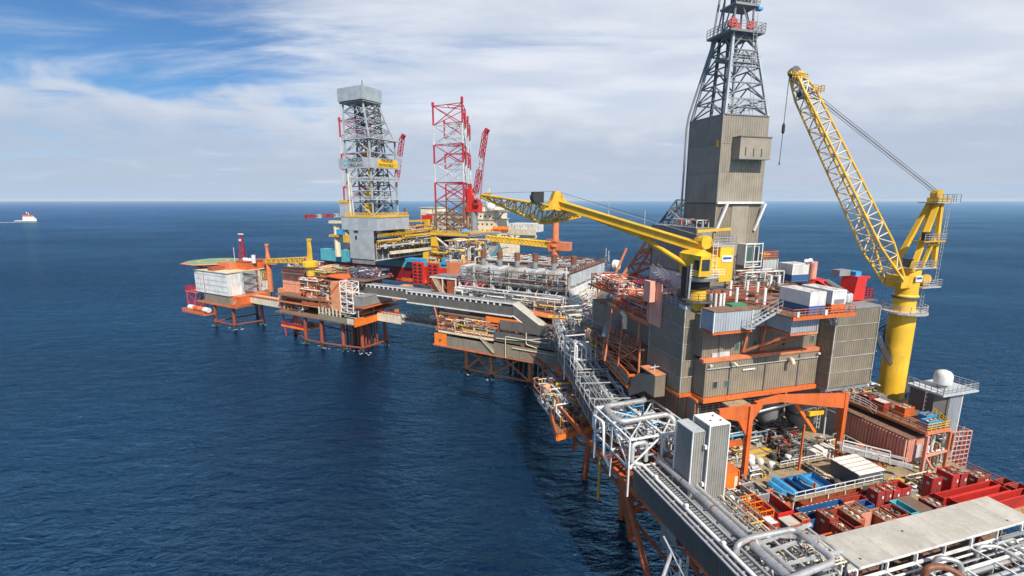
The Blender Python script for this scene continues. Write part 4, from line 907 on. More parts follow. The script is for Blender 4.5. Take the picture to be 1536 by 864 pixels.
T.part('pillar_core', MB('dark_grey').box(31.1, 33.4, -2.2, .2, 14, 24.2)); T.part('wall_panel', MB('clad_grey').corr((31.05, .2), (31.05, -2.2), 14, 24.2, .3, .06)); T.part('wall_panel', MB('clad_blue').corr((31.1, -2.25), (33.4, -2.25), 14, 24.2, .3, .06)); T.part('corner_trim', MB('white').box(33.35, 33.5, -2.35, -2.2, 14, 24.3))
T.part('platform_plate', MB('light_grey').box(28.4, 35.2, -3.0, 1.6, 24.25, 24.5)); T.part('railing', MB('galv').rail([(28.5, 1.5, 24.5), (28.5, -2.9, 24.5), (35.1, -2.9, 24.5), (35.1, 1.5, 24.5)], 1.0, .8, .045, 3))
T.part('ladder', MB('galv').ladder((28.2, -1.2, 20.9), (28.2, -1.2, 24.5), .5, (1, 0, 0))); T.part('support_box', MB('clad_dark').box(28.4, 31.0, -2, 1, 21.1, 24.2))
T = Thing('radome', 'white domed radome on the railed deck at the far right', 'radome', (31.4, -.9, 24.5))
T.part('pedestal', MB('mid_grey').lathe((31.4, -.9, 24.5), [(.6, 0), (.6, .5)], 12)); T.part('dome', MB('white').lathe((31.4, -.9, 25.0), [(.8, 0), (1.0, .15), (1.02, 1.15), (.92, 1.6), (.68, 1.86), (.34, 2.0), (.02, 2.02)], 28), sm=True)
T = Thing('access_stairs', 'yellow and grey curved stairs and rails at the foot of the yellow column', 'stair', (24, 6, 21))
T.part('hoop_rails', MB('yellow_worn').pipe([(22.4, 5.2, 21), (22.6, 5.2, 22.6), (23.4, 5.2, 22.9), (24.2, 5.2, 21.4)], .05, 6, .4).pipe([(22.4, 6.2, 21), (22.6, 6.2, 22.9), (23.4, 6.2, 23.2), (24.2, 6.2, 21.4)], .05, 6, .4))
T.part('flight', MB('galv').stair((21.2, 5.4, 23.4), (23.6, 5.4, 21.1), .9, (0, 1, 0))); T.part('railing', MB('galv').rail([(16, 2.0, 24.2), (19.6, .5, 22.6), (21.0, 0, 21.6)], 1.0, .9, .04, 3)); T.part('landing', MB('deck_rusty').prism([(15.8, 2.2, 24.0), (19.7, .4, 22.4), (21, .2, 21.4), (21, 4, 21.4), (16, 4.6, 24)], (0, 0, .1)))
clad_block('lean_to', 'small grey ribbed annexes at the right foot of the tall tower', 'building', 19.5, 21.3, 2.5, 6, 26.2, 30.2, 1, 'clad_grey', roof='white', trim='light_grey')
clad_block('lean_to', 'grey ribbed box with white top edge behind the upper right of the tall tower', 'building', 19.5, 24.0, 6.6, 9, 33.2, 37.2, 1, 'clad_grey', roof='white', trim='light_grey')

# ================================================================ big yellow lattice crane
CB = (32.62, 6.26, 20.50)
def crane_column():
    a, b = CB[0], CB[1]
    T = Thing('crane', 'tall yellow pedestal crane with a raised lattice boom at the right', 'crane', (a, b, 16))
    T.part('pedestal', MB('yellow').lathe((a, b, 0), [(1.66, 12), (1.66, 33.6), (1.6, 33.8)], 32), sm=True)
    T.part('base_plate', MB('deck_beige').lathe((a, b, 0), [(2.5, 19.9), (2.5, 20.1)], 20))
    T.part('ring_platform', MB('galv').lathe((a, b, 0), [(1.68, 33.5), (2.9, 33.5), (2.9, 33.75), (1.68, 33.75)], 16))
    T.part('railing', MB('galv').rail([(a + 2.75 * math.cos(k * math.pi / 7), b + 2.75 * math.sin(k * math.pi / 7), 33.75) for k in range(15)], 1.0, 1.6, .045, 3))
    T.part('slew_ring', MB('dark_grey', 'yellow').lathe((a, b, 0), [(1.6, 35.6), (1.66, 35.7), (1.66, 35.95), (1.6, 36.0)], 32))
    T.part('turntable', MB('yellow').lathe((a, b, 0), [(1.42, 33.8), (1.35, 35.5), (1.58, 35.6), (1.58, 36.1), (1.4, 36.3), (1.4, 40.0), (1.3, 40.2)], 32), sm=True)
    T.part('turntable_body', MB('yellow').box(a - 2.9, a - .8, b - 1.1, b + 1.1, 37.4, 39.2))
    T.part('machinery_deck', MB('galv').box(a + .6, a + 4.4, b - 1.7, b + 1.7, 37.3, 37.5)); T.part('railing', MB('galv').rail([(a + .6, b - 1.7, 37.5), (a + 4.4, b - 1.7, 37.5), (a + 4.4, b + 1.7, 37.5)], 1.0, .9, .04, 3))
    T.part('winch', MB('yellow_worn').pipe([(a + 2.1, b - 1.2, 38.4), (a + 2.1, b + 1.2, 38.4)], .85, 14), sm=True); T.part('winch', MB('dark_grey').pipe([(a + 2.1, b - .8, 38.4), (a + 2.1, b + .8, 38.4)], .95, 14), sm=True)
    T.part('sign', MB('white', 'blue').box(a - .75, a + .6, b - 1.5, b - 1.44, 38.3, 39.2).mat('blue').box(a - .6, a + .45, b - 1.52, b - 1.502, 38.7, 39.0), label='white sign with blue lettering')
    T.part('upper_deck', MB('galv').box(a - 1.9, a + 3.0, b - 1.6, b + 1.6, 40.2, 40.35)); T.part('railing', MB('galv').rail([(a - 1.9, b - 1.6, 40.35), (a + 3.0, b - 1.6, 40.35), (a + 3.0, b + 1.6, 40.35)], 1.0, .9, .04, 3))
    T.part('equipment_box', MB('dark_grey').box(a - 1.1, a + .3, b - 1.0, b + .4, 40.35, 41.6))
    apex = Vector((a + 4.2, b + .6, 50.0))
    for s_ in (-1.3, 1.3):
        T.part('mast_leg', MB('yellow').bar((a - 1.6, b + s_, 39.8), (apex.x - .4, apex.y + s_ * .35, apex.z), .62, .5)); T.part('mast_leg', MB('yellow').bar((a + 2.7, b + s_, 40.2), (apex.x + .2, apex.y + s_ * .35, apex.z), .5, .5))
    T.part('mast_crossbar', MB('yellow').bar((a + 1.0, b - 1.1, 43.6), (a + 3.3, b - 1.0, 43.6), .35)); T.part('mast_strut', MB('yellow').bar((a + .6, b - 1.1, 40.3), (a + 2.4, b - 1.0, 44.6), .4))
    T.part('mid_platform', MB('yellow_worn').box(a - .9, a + 3.4, b - 1.9, b - .2, 44.1, 44.25)); T.part('railing', MB('galv').rail([(a - .9, b - 1.9, 44.25), (a + 3.4, b - 1.9, 44.25), (a + 3.4, b - .3, 44.25)], 1.0, .8, .045, 3)); T.part('lamp_box', MB('black').box(a - .6, a + .5, b - 1.8, b - 1.2, 44.3, 45.5))
    T.part('mast_head', MB('yellow').box(apex.x - .9, apex.x + 1.5, apex.y - .8, apex.y + .8, apex.z - .2, apex.z + .35)); T.part('head_sheave', MB('yellow_worn').tube((apex.x - .2, apex.y - .5, apex.z + .8), (apex.x - .2, apex.y + .5, apex.z + .8), .7, 12))
    T.part('head_platform', MB('galv').box(apex.x - 2.0, apex.x + 2.6, apex.y - 1.4, apex.y + 1.2, apex.z - .45, apex.z - .3)); T.part('railing', MB('mid_grey').rail([(apex.x - 2.0, apex.y - 1.4, apex.z - .3), (apex.x + 2.6, apex.y - 1.4, apex.z - .3), (apex.x + 2.6, apex.y + 1.2, apex.z - .3)], 1.1, .9, .04, 3))
    T.part('ladder', MB('galv').ladder((a + 3.4, b - 1.5, 37.4), (apex.x + .3, b - .9, apex.z - .4), .5, (1, 0, 0)))
    # boom
    ft = Vector((a - 2.7, b, 38.2)); tip = Vector((18.85, 17.00, 68.47)); 
    d = (tip - ft).normalized(); up = Vector((d.z, 0, -d.x)).normalized(); up = up if up.z > 0 else -up; sd = d.cross(up)
    def sect(u, w, h): o = ft + d * u; return [o - sd * w - up * h, o + sd * w - up * h, o + sd * w + up * h, o - sd * w + up * h]
    L = (tip - ft).length
    s0, s1, s2, s3 = sect(0, 1.5, .15), sect(5.5, 1.5, 1.15), sect(L - 3.5, 1.05, .95), sect(L, .7, .45)
    for i in range(4):
        T.part('boom_chord', MB('yellow').tube(s0[i], s1[i], .16, 8).tube(s1[i], s2[i], .16, 8).tube(s2[i], s3[i], .15, 8), sm=True)
    T.part('boom_lacing', MB('cream').truss(s0, s1, 3, 0, .085, 'z').truss(s1, s2, 15, 0, .085, 'z').truss(s2, s3, 2, 0, .1, 'x'))
    T.part('boom_walkway', MB('galv').bar(s1[1] + sd * .0 + up * .1, s2[1] + up * .1, .5, .06)); 
    mb = MB('dark_grey')
    n = 26
    for i in range(n): o = s1[0].lerp(s2[0], i / n) - sd * .1; mb.tube(o, o - up * .8 , .035, 4)
    mb.tube(s1[0] - up * .8, s2[0] - up * .8, .04, 4); T.part('boom_side_rail', mb)
    hd = ft + d * L
    T.part('boom_head', MB('yellow_worn').bar(hd - d * .4 - sd * .9, hd - d * .4 + sd * .9, .8, 1.0)); T.part('head_sheave', MB('dark_grey').tube(hd - sd * .5 + d * .4, hd + sd * .5 + d * .4, .75, 14)); T.part('head_sheave', MB('dark_grey').tube(hd - sd * .4 - d * 3 - up * .2, hd + sd * .4 - d * 3 - up * .2, .8, 12))
    T.part('head_basket', MB('yellow_worn').rail([hd + Vector(q) for q in ((-1.6, -1.1, -.9), (1.2, -1.1, -1.1), (1.4, 1.0, -1.1))], 1.0, .5, .05, 3).rail([hd - d * 3.6 + Vector(q) for q in ((-.4, -1.5, .3), (1.7, -1.5, .3), (1.7, 1.2, .3))], 1.0, .5, .05, 3))
    hk = hd + Vector((-1.1, 0, 0))
    T.part('jib_nose', MB('yellow_worn').bar(hd, hk + Vector((0, 0, .3)), .5))
    T.part('hoist_rope', MB('dark_grey').tube(hk, hk - Vector((.2, 0, 13)), .05, 5)); T.part('hook_block', MB('black').lathe(hk - Vector((.1, 0, 8.6)), [(.05, 0), (.22, .3), (.22, 1.3), (.06, 1.7)], 8)); T.part('hook', MB('dark_grey').lathe(hk - Vector((.2, 0, 13.2)), [(.03, 0), (.13, .2), (.05, .6)], 6))
    rp = MB('mid_grey')
    for i in range(4): o = Vector((0, (i - 1.5) * .28, (i % 2) * .55)); rp.tube(apex + Vector((0, 0, .6)) + o, hd - d * 3.0 + up * .6 + o, .05, 5)
    T.part('luffing_ropes', rp)
    # curved access stairs around the column
    def helix(a0, a1, z0, z1, r0, name):
        mb = MB('dark_grey'); n = 22
        for i in range(n):
            t0, t1 = a0 + (a1 - a0) * i / n, a0 + (a1 - a0) * (i + 1) / n; z = z0 + (z1 - z0) * (i + .5) / n
            p = [Vector((a + r * math.cos(t), b + r * math.sin(t), z)) for r, t in ((r0, t0), (r0 + 1.0, t0), (r0 + 1.0, t1), (r0, t1))]
            mb.prism(p, (0, 0, .06))
        for rr in (r0, r0 + 1.0):
            for h in (-.1, .5, 1.0):
                mb.pipe([(a + rr * math.cos(a0 + (a1 - a0) * i / n), b + rr * math.sin(a0 + (a1 - a0) * i / n), z0 + (z1 - z0) * i / n + h) for i in range(n + 1)], .05 if h > 0 else .12, 4)
        T.part(name, mb)
    helix(R(-25), R(110), 33.2, 29.8, 1.9, 'curved_stair'); helix(R(140), R(205), 29.8, 25.8, 1.9, 'curved_stair'); helix(R(-60), R(60), 20.5, 24.5, 1.9, 'curved_stair')
    T.part('side_ladder', MB('galv').ladder((a + 2.6, b - .6, 33.6), (a + 2.6, b - .6, 37.4), .6, (1, 0, 0)))
crane_column()
T = Thing('side_extension', 'rust red deck extension carrying the tall yellow crane column', 'platform', (33, 4, 13))
T.part('deck_plate', MB('deck_rusty').box(29.7, 37, 1.1, 12, 13.35, 13.6)); T.part('support_block', MB('rust_red').box(CB[0] - 2.6, CB[0] + 2.6, CB[1] - 2.6, CB[1] + 2.6, 9.5, 13.34))
for b in (2, 11): T.part('bracket', MB('rust_red').bar((29.5, b, 9.8), (36.6, b, 13.2), .5)); T.part('bracket', MB('orange').bar((29.5, b, 13.1), (36.8, b, 13.1), .4))
T.part('equipment_wall', MB('clad_dark').box(28.7, 36, 8, 9.2, 13.6, 20.8))

# ================================================================ pipe deck on the module roof
ZR = 36.4
T = Thing('pipe_deck', 'rusty pipe deck with rows of drill pipe and white stub posts', 'deck', (4, 6, ZR))
T.part('deck_plate', MB('deck_rusty').box(-4.1, 18, 2.6, 15.6, ZR + .02, ZR + .2))
wp = [(3.05, 8.55, 36.60), (0.08, 4.03, 36.60), (5.24, 7.92, 36.60), (5.57, 6.51, 36.60), (3.17, 2.76, 36.60), (11.98, 10.80, 36.60), (12.70, 10.08, 36.60), (15.42, 16.58, 36.60), (16.43, 15.08, 36.60)]
for a, b, z in wp: T.part('stub_post', MB('white').tube((a, b, 36.5), (a, b, 39.3), .2, 10), sm=True)
for a, b, z in ((-3.94, 3.70, 36.60), (-3.39, 3.54, 36.60), (-2.84, 3.38, 36.60), (-2.20, 3.56, 36.60)): T.part('stub_post', MB('white').tube((a, b, 36.5), (a, b, 38.8), .17, 10), sm=True)
for i in range(26):
    a = -3.6 + (i % 13) * .32; T.part('drill_pipe', MB(('rust', 'cargo_brown', 'red_worn')[i % 3]).tube((a, 3.0, 36.78 + .28 * (i // 13)), (a, 12, 36.78 + .28 * (i // 13)), .13, 7), sm=True)
for i in range(10): T.part('drill_pipe', MB(('rust', 'cargo_brown', 'rust_red')[i % 3]).tube((1.4 + i * .3, 3.2, 36.8), (1.4 + i * .3, 13, 36.8), .12, 7), sm=True)
for z, b in ((37.6, 6.0), (37.5, 10.0)): T.part('pipe_bay_beam', MB('rust_red').bar((-1, b, z), (16, b, z), .22, .3))
T.part('catwalk', MB('dark_grey').bar((-1.5, 9.4, 38.6), (7.5, 3.0, 37.9), .6, .12))
T.part('green_bundle', MB('green').box(-2.63, -0.49, 1.6, 2.8, 37.5, 37.75))
T = Thing('deck_railing_run', 'salmon railings around the pipe deck near the tower foot', 'railing', (8, 12, ZR))
for pts in ([(-3.5, 13, 36.6), (2, 14, 36.6)], [(6, 12.5, 36.6), (14, 12.5, 36.6)], [(8, 10.8, 36.6), (17.8, 10.8, 36.6)], [(17.9, 3, 36.6), (17.9, 15, 36.6)], [(11, 7, 36.6), (17.5, 7, 36.6)]):
    T.part('railing', MB('salmon').rail(pts, 1.1, 1.0, .055, 3))
def big_container(label, a, b, la, lb, z, body, band, h=2.6):
    T = container('shipping_container', label, a, b, la, lb, h, z, body, 'closed', 'containers on the roof landing', trim=body, band=band)
    return T
big_container('white container with a blue lower band on the railed landing', 6.08 - 2.3, -3.0, 2.3, 4.2, 37.2, 'white', 'blue')
T = big_container('white and orange container right of the blue-banded one on the landing', 9.12 - 2.0, -2.9, 2.1, 4.2, 37.2, 'white', 'orange')
T.part('louvre', MB('mid_grey').box(9.12 - 1.6, 9.12 - .2, -2.95, -2.88, 38.3, 38.75))
big_container('far white container with a blue band behind the pink pipe', 16.5, 11.5, 3.2, 2.6, 38.0, 'white', 'blue')
T = Thing('pink_vent', 'pale pink upright vent pipe with white caps beside the containers', 'vent', (15.47, 7.23, 37.00))
q = Vector((15.47, 7.23, 37.00))
T.part('vent_pipe', MB('salmon_pale').tube(q, q + Vector((0, 0, 4.6)), .48, 16), sm=True); T.part('vent_cap', MB('white').tube(q + Vector((-.5, 0, 4.5)), q + Vector((-1.0, -.3, 4.9)), .28, 10).tube(q + Vector((-.9, .2, 4.4)), q + Vector((-1.5, -.1, 4.8)), .25, 10))
T = Thing('red_winch_unit', 'bright red sloping ramp unit with a tall red box at the right of the roof', 'machine', (15, 6, 37))
q = Vector((14.91, 3.22, 37.00)) + Vector((.3, 0, 0))
T.part('ramp', MB('red_bright').prism([q + Vector((-.2, 2.5, 2.1)), q + Vector((0.9, 2.5, 2.3)), q + Vector((3.0, 0, .3)), q + Vector((1.9, 0, .2))], (.0, 1.2, .1)))
T.part('ramp_channel', MB('dark_grey').prism([q + Vector((.4, 1.9, 2.0)), q + Vector((.8, 1.9, 2.1)), q + Vector((2.6, .2, .6)), q + Vector((2.2, .2, .5))], (.0, .1, .35)))
T.part('side_plate', MB('red').prism([q + Vector((-1.6, 3, -.2)), q + Vector((-1.5, 3, 1.4)), q + Vector((0, 3, 2.2)), q + Vector((1.8, 3, -.2))], (0, .3, 0)))
T.part('tall_box', MB('red_bright').prism([q + Vector((3.0, 0, -.3)), q + Vector((3.5, 0, 2.9)), q + Vector((5.2, 0, 2.9)), q + Vector((5.0, 0, -.3))], (0, 2.2, 0)))
T.part('engine_top', MB('mid_grey').box(q.x + 1.7, q.x + 3.6, q.y + 1.2, q.y + 2.4, q.z + 2.9, q.z + 3.7)); T.part('blue_motor', MB('sky_blue').box(q.x + 3.8, q.x + 4.8, q.y + .6, q.y + 1.8, q.z + 2.9, q.z + 3.5)); T.part('arm', MB('red_bright').bar(q + Vector((4.8, .5, 2.7)), q + Vector((6.2, .5, 2.7)), .3))
T.part('railing', MB('leg_red').rail([q + Vector((5.2, .2, -.2)), q + Vector((6.8, .2, -.2)), q + Vector((6.8, 2, -.2))], 1.3, .5, .06, 4))
T.part('base_deck', MB('deck_rusty').box(q.x - 2.8, q.x + 7, q.y - .4, q.y + 3.6, q.z - .45, q.z - .3))
for i in range(5):
    p_ = q + Vector((-2.0 + i * .75, -1.2 - .25 * (i % 2), 0)); T2 = Thing('gas_drum', ('grey drum nearest the orange container', 'grey drum, second from the orange container', 'grey drum in the middle of the row', 'grey drum, second from the red ramp', 'grey drum nearest the red ramp')[i], 'drum', p_, MF, 'grey drums on the roof'); T2.part('drum_body', MB('light_grey').lathe(p_, [(.3, 0), (.3, .9), (.22, 1.0), (.1, 1.1)], 10), sm=True)
clutter('deck_machinery', 'rust and yellow machinery behind the two landing containers', 'machinery', 11, 16.5, 7.5, 10.5, 36.6, 1.6, 60, pal=('rust', 'mid_grey', 'yellow_worn', 'cream', 'dark_grey'), seed=81, frame_mat=None, boxes=14)
clutter('deck_machinery', 'pale cabinets and a white frame standing against the tower foot', 'machinery', 8.6, 15.5, 12, 14.2, 37.0, 2.6, 60, pal=('white', 'galv', 'mid_grey', 'salmon', 'cream'), seed=82, frame_mat='white', boxes=8)
T = clad_block('tower_annex', 'grey annex hut with an orange rail deck right of the tower foot', 'hut', 15.0, 17.8, 15.6, 18, 37.5, 41.0, 1, 'light_grey', roof='deck_rusty', trim='light_grey', pitch=.8)
T.part('roof_rail', MB('salmon').rail([(15, 15.7, 41), (17.8, 15.7, 41), (17.8, 18, 41)], 1.1, .7, .06, 4)); T.part('roof_box', MB('yellow_worn').box(15.4, 17.2, 16.4, 17.4, 41.0, 41.7))
T = Thing('control_cabin', 'white framed glass cabin hung on the tower near its foot', 'cabin', (12.6, 15, 41))
q = Vector((10.15, 14.60, 40.29))
T.part('cabin_box', MB('light_grey').box(q.x, q.x + 2.6, 14.2, 15.9, q.z, q.z + 3.2)); T.part('window', MB('green_glass').box(q.x + .3, q.x + 1.2, 14.12, 14.2, q.z + .7, q.z + 2.8)); T.part('window', MB('glass').box(q.x + 1.4, q.x + 2.3, 14.12, 14.2, q.z + .7, q.z + 2.8))
fm = MB('white')
for a_ in (q.x - .2, q.x + 1.3, q.x + 2.8): fm.bar((a_, 13.9, q.z - .3), (a_, 13.9, q.z + 3.4), .12)
for z_ in (-.2, .6, 3.3): fm.bar((q.x - .2, 13.9, q.z + z_), (q.x + 2.8, 13.9, q.z + z_), .12)
T.part('outer_frame', fm)
T.part('support_leg', MB('white').tube((q.x + 1.6, 14.2, 36.6), (q.x + 1.6, 14.2, q.z), .14, 8))

# ================================================================ enclosed derrick
TA0, TA1, TB0, TB1 = 5.8, 13.75, 16.0, 23.4
T = Thing('derrick_tower', 'tall taupe sheet-clad drilling tower above the pipe deck', 'tower', (10, 20, 37))
T.part('wall_core', MB('dark_grey').box(TA0 + .15, TA1 - .15, TB0 + .15, TB1 - .15, 37, 61.8))
def tower_tier(z0, z1, sh0, sh1, n=1, mat='tower_taupe'):
    """walls leaning in slightly: sh = inset at bottom and top"""
    T.part('wall_panel', MB(mat).corr((TA0, TB0), (TA1, TB0), z0, z1, .42, .06)); T.part('wall_panel', MB(mat).corr((TA0, TB1), (TA0, TB0), z0, z1, .42, .06)); T.part('wall_panel', MB(mat).corr((TA1, TB0), (TA1, TB1), z0, z1, .42, .06))
for z0, z1 in ((49.6, 54.0), (54.04, 58.0), (58.04, 62.0)): tower_tier(z0, z1, 0, 0)
for z0, z1 in ((37, 43.3), (43.34, 49.45)): tower_tier(z0, z1, 0, 0, 1, 'clad_taupe')
T.part('v_door', MB('tower_taupe').prism([(8.4, TB0 - .12, 36.6), (11.4, TB0 - .12, 36.6), (11.6, TB0 - .12, 49.2), (8.6, TB0 - .12, 49.2)], (0, .1, 0)), label='tall plain door panel between ribbed walls')
T.part('crossbar', MB('white').bar((TA0 - .2, TB0 - .35, 49.6), (TA1 + .3, TB0 - .35, 49.6), .3)); T.part('diagonal_strut', MB('white').bar((TA0 + 1.2, TB0 - .9, 49.5), (TA0 + .1, TB0 - .2, 45.4), .35, .3)); T.part('diagonal_strut', MB('white').bar((TA1 + .1, TB0 - .9, 49.5), (TA1 - .9, TB0 - .2, 45.4), .35, .3))
for a, b in ((TA0, TB0), (TA1, TB0), (TA0, TB1)): T.part('corner_trim', MB('tower_taupe').box(a - .09, a + .09, b - .09, b + .09, 37, 62))
T.part('roof', MB('mid_grey').box(TA0 - .1, TA1 + .1, TB0 - .1, TB1 + .1, 62.0, 62.15))
T.part('alarm_lamp', MB('yellow').box(TA0 - .16, TA0 - .02, TB0 + .5, TB0 + .9, 57.6, 58.6))
q0 = Vector((7.74, 15.00, 55.87)); 
T.part('projecting_box', MB('tower_taupe').box(q0.x, q0.x + 5.4, 14.4, 20, q0.z, q0.z + 3.0)); T.part('box_rim', MB('clad_dark').box(q0.x - .08, q0.x + 5.48, 14.32, 20.1, q0.z + 2.95, q0.z + 3.1)); T.part('box_rim', MB('mid_grey').box(q0.x - .08, q0.x + 5.48, 14.32, 20.1, q0.z - .1, q0.z + .05))
T.part('box_braces', MB('dark_grey').bar((q0.x + 1.0, 14.36, q0.z + .4), (q0.x + 1.0, 14.36, q0.z + 1.6), .1).bar((q0.x + 2.4, 14.36, q0.z + .3), (q0.x + 2.4, 14.36, q0.z + 1.4), .1).bar((q0.x + 3.8, 14.36, q0.z + .3), (q0.x + 3.8, 14.36, q0.z + 1.4), .1))
clutter('derrick_piping', 'pipes, ladders and small platforms clinging to the left side of the tower foot', 'pipework', 3.4, 5.5, 17, 23, 38, 9, 60, pal=('mid_grey', 'galv', 'white_rusty', 'salmon', 'dark_grey'), seed=91, frame_mat='white_rusty', boxes=4, vessels=0)
T = Thing('lattice_derrick', 'open grey lattice derrick with red sheaves above the clad tower', 'derrick', (10, 20, 62))
ca, cb = (TA0 + TA1) / 2, (TB0 + TB1) / 2
def sq(h, z, oa=0, ob=0): return [(ca + oa - h, cb + ob - h, z), (ca + oa + h, cb + ob - h, z), (ca + oa + h, cb + ob + h, z), (ca + oa - h, cb + ob + h, z)]
ZT = 73.58
Q0, Q1 = sq(3.75, 62.1), sq(1.9, ZT)
for p, q in zip(Q0, Q1): T.part('leg', MB('jack_grey').bar(p, q, .34))
T.part('lattice', MB('mid_grey').truss(Q0, Q1, 5, 0, .12, 'k'))
T.part('guide_rails', MB('dark_grey').bar((ca - .3, cb + 1, 62), (ca - .3, cb + 1, ZT), .35).bar((ca - 2.0, cb + 1.5, 62), (ca - 1.4, cb + 1.5, ZT), .35))
T.part('standpipe', MB('mid_grey').pipe([(TA0 - .5, TB1 + .2, 37), (TA0 - .5, TB1 + .2, 61), (TA0 - .3, TB1 + .1, 63), (ca - 2.3, cb + 2.2, ZT - 1), (ca - 1.7, cb + 1.6, ZT + 7)], .16, 8), sm=True)
T.part('standpipe', MB('mid_grey').pipe([(ca - 2.1, cb + 1.6, ZT - .5), (ca - 1.2, cb + 1.2, ZT + 6)], .12, 8), sm=True)
T.part('ladder', MB('galv').ladder((ca + 1.2, cb - 3.3, 62), (ca + 1.0, cb - 2.7, ZT + 3), .6, (1, 0, 0)))
for z in (63.2, 69.5):
    k = (z - 62) / (ZT - 62); h = 3.75 - 1.85 * k
    T.part('ring_walkway', MB('mid_grey').box(ca - h, ca + h, cb - h, cb - h + .7, z, z + .1)); T.part('railing', MB('galv').rail([(ca - h, cb - h, z + .1), (ca + h, cb - h, z + .1), (ca + h, cb + h, z + .1)], 1.0, .9, .04, 3))
T.part('monkey_board', MB('mid_grey').box(ca - 2.6, ca - .4, cb - 1, cb + 1, ZT - 3.4, ZT - 3.1)); T.part('monkey_board', MB('light_grey').box(ca + .4, ca + 2.8, cb - 1.6, cb + .6, ZT - 2.6, ZT - 2.4))
T.part('crown_platform', MB('mid_grey').box(ca - 3.0, ca + 2.9, cb - 2.7, cb + 2.5, ZT, ZT + .3)); T.part('crown_girder', MB('dark_grey').box(ca - 2.0, ca + 2.0, cb - 2.0, cb - 1.6, ZT - .9, ZT))
T.part('railing', MB('mid_grey').rail([(ca - 3.0, cb + 2.5, ZT + .3), (ca - 3.0, cb - 2.7, ZT + .3), (ca + 2.9, cb - 2.7, ZT + .3), (ca + 2.9, cb + 2.5, ZT + .3)], 1.1, .8, .045, 3))
for a_, b_, r_ in ((ca - 2.4, cb - 2.0, .65), (ca - .6, cb - .8, .5), (ca + .5, cb + .2, .45), (ca + 1.0, cb - 1.8, .6)):
    T.part('sheave', MB('red_bright').tube((a_, b_ - .25, ZT + 1.2), (a_ + .2, b_ + .25, ZT + 1.2), r_, 16), label='red sheave wheel')
T.part('gin_frame', MB('mid_grey').truss([(ca - 1.4, cb - 1.2, ZT + .3), (ca + 1.9, cb - 1.2, ZT + .3), (ca + 1.9, cb + 1.2, ZT + .3), (ca - 1.4, cb + 1.2, ZT + .3)], [(ca - 1.3, cb - 1.2, ZT + 6.2), (ca + 1.8, cb - 1.2, ZT + 6.2), (ca + 1.8, cb + 1.2, ZT + 6.2), (ca - 1.3, cb + 1.2, ZT + 6.2)], 1, .15, .12, 'z'))
T.part('top_platform', MB('mid_grey').box(ca - 1.7, ca + 2.4, cb - 1.7, cb + 1.6, ZT + 3.9, ZT + 4.2)); T.part('railing', MB('mid_grey').rail([(ca - 1.7, cb - 1.7, ZT + 4.2), (ca + 2.4, cb - 1.7, ZT + 4.2), (ca + 2.4, cb + 1.6, ZT + 4.2)], 1.1, .7, .04, 3)); T.part('top_beam', MB('mid_grey').bar((ca - 2.2, cb, ZT + 6.2), (ca + 3.2, cb, ZT + 6.2), .4, .5)); T.part('crown_block', MB('black').box(ca - .8, ca + 1.6, cb - .8, cb + .6, ZT + 4.3, ZT + 5.6))
T.part('lamp_housing', MB('sky_blue').box(ca + 1.2, ca + 2.0, cb - 2.9, cb - 2.2, ZT + 3.0, ZT + 3.3), label='small blue cap')

# grey boxes left of the tower (behind the yellow crane)
T = clad_block('mud_house', 'grey ribbed house with a silvery lower wall behind the yellow crane boom', 'building', 2.5, 5.5, 15.8, 27.22, 33.0, 45.96, [33.0, 39.02, 45.96], 'clad_grey', roof='mid_grey', trim='rust', pitch=.4)
T.part('silver_wall', MB('light_grey').box(2.38, 2.44, 15.8, 27.22, 33.0, 38.90), label='bright weathered silver lower wall')

# salmon modules at the left of the big module
T = Thing('salmon_platform', 'salmon railed work platform with red and blue gear left of the tall block', 'platform', (-9, 20, 31))
def wall_dark(a0, a1, b0, b1, z0, z1, nm='wall'): return MB('clad_dark').box(a0, a1, b0, b1, z0, z1)
T.part('support_wall', MB('clad_taupe').box(-6.2, -4, 11.8, 26, 26, 33.2)); T.part('deck_plate', MB('salmon_pale').box(-7.2, -3, 11.8, 22.5, 33.3, 33.6)); T.part('edge_beam', MB('salmon').box(-7.4, -7.15, 11.7, 22.5, 32.9, 33.6))
T.part('railing', MB('salmon').rail([(-7.2, 22.4, 33.6), (-7.2, 12.0, 33.6)], 1.1, 1.3, .06, 4)); T.part('railing', MB('salmon').rail([(-5, 30, 35.0), (-5, 21, 35.0)], 1.1, 1.3, .06, 4)); T.part('railing', MB('leg_red').rail([(-6.8, 16, 38.2), (-6.8, 12, 38.2), (-4, 12, 38.2)], 1.1, .8, .06, 4)); T.part('upper_deck', MB('leg_red').box(-6.8, -4, 12, 18, 38.0, 38.2)); T.part('upper_deck', MB('salmon').box(-6, -1, 22.6, 34, 34.7, 35.0)); T.part('end_post', MB('salmon_pale').box(-7.3, -6.9, 11.9, 12.2, 33.4, 36.4))
T.part('stair_flight', MB('galv').stair((-4.6, 8, 37.0), (-5.6, 13.5, 40.2), .9, (1, 0, 0)))
T.part('hanging_brace', MB('salmon').bar((-7.2, 14.0, 33.0), (-7.6, 13.6, 29.5), .2)); T.part('hanging_brace', MB('salmon').bar((-7.3, 22, 33), (-9.6, 19.5, 25.4), .22)); T.part('hanging_brace', MB('salmon').bar((-7.3, 18.5, 33), (-8.8, 16.8, 25.4), .22))
T = Thing('red_pump_unit', 'bright red pump unit with blue tank on the salmon platform', 'machine', (-6, 17, 33.6))
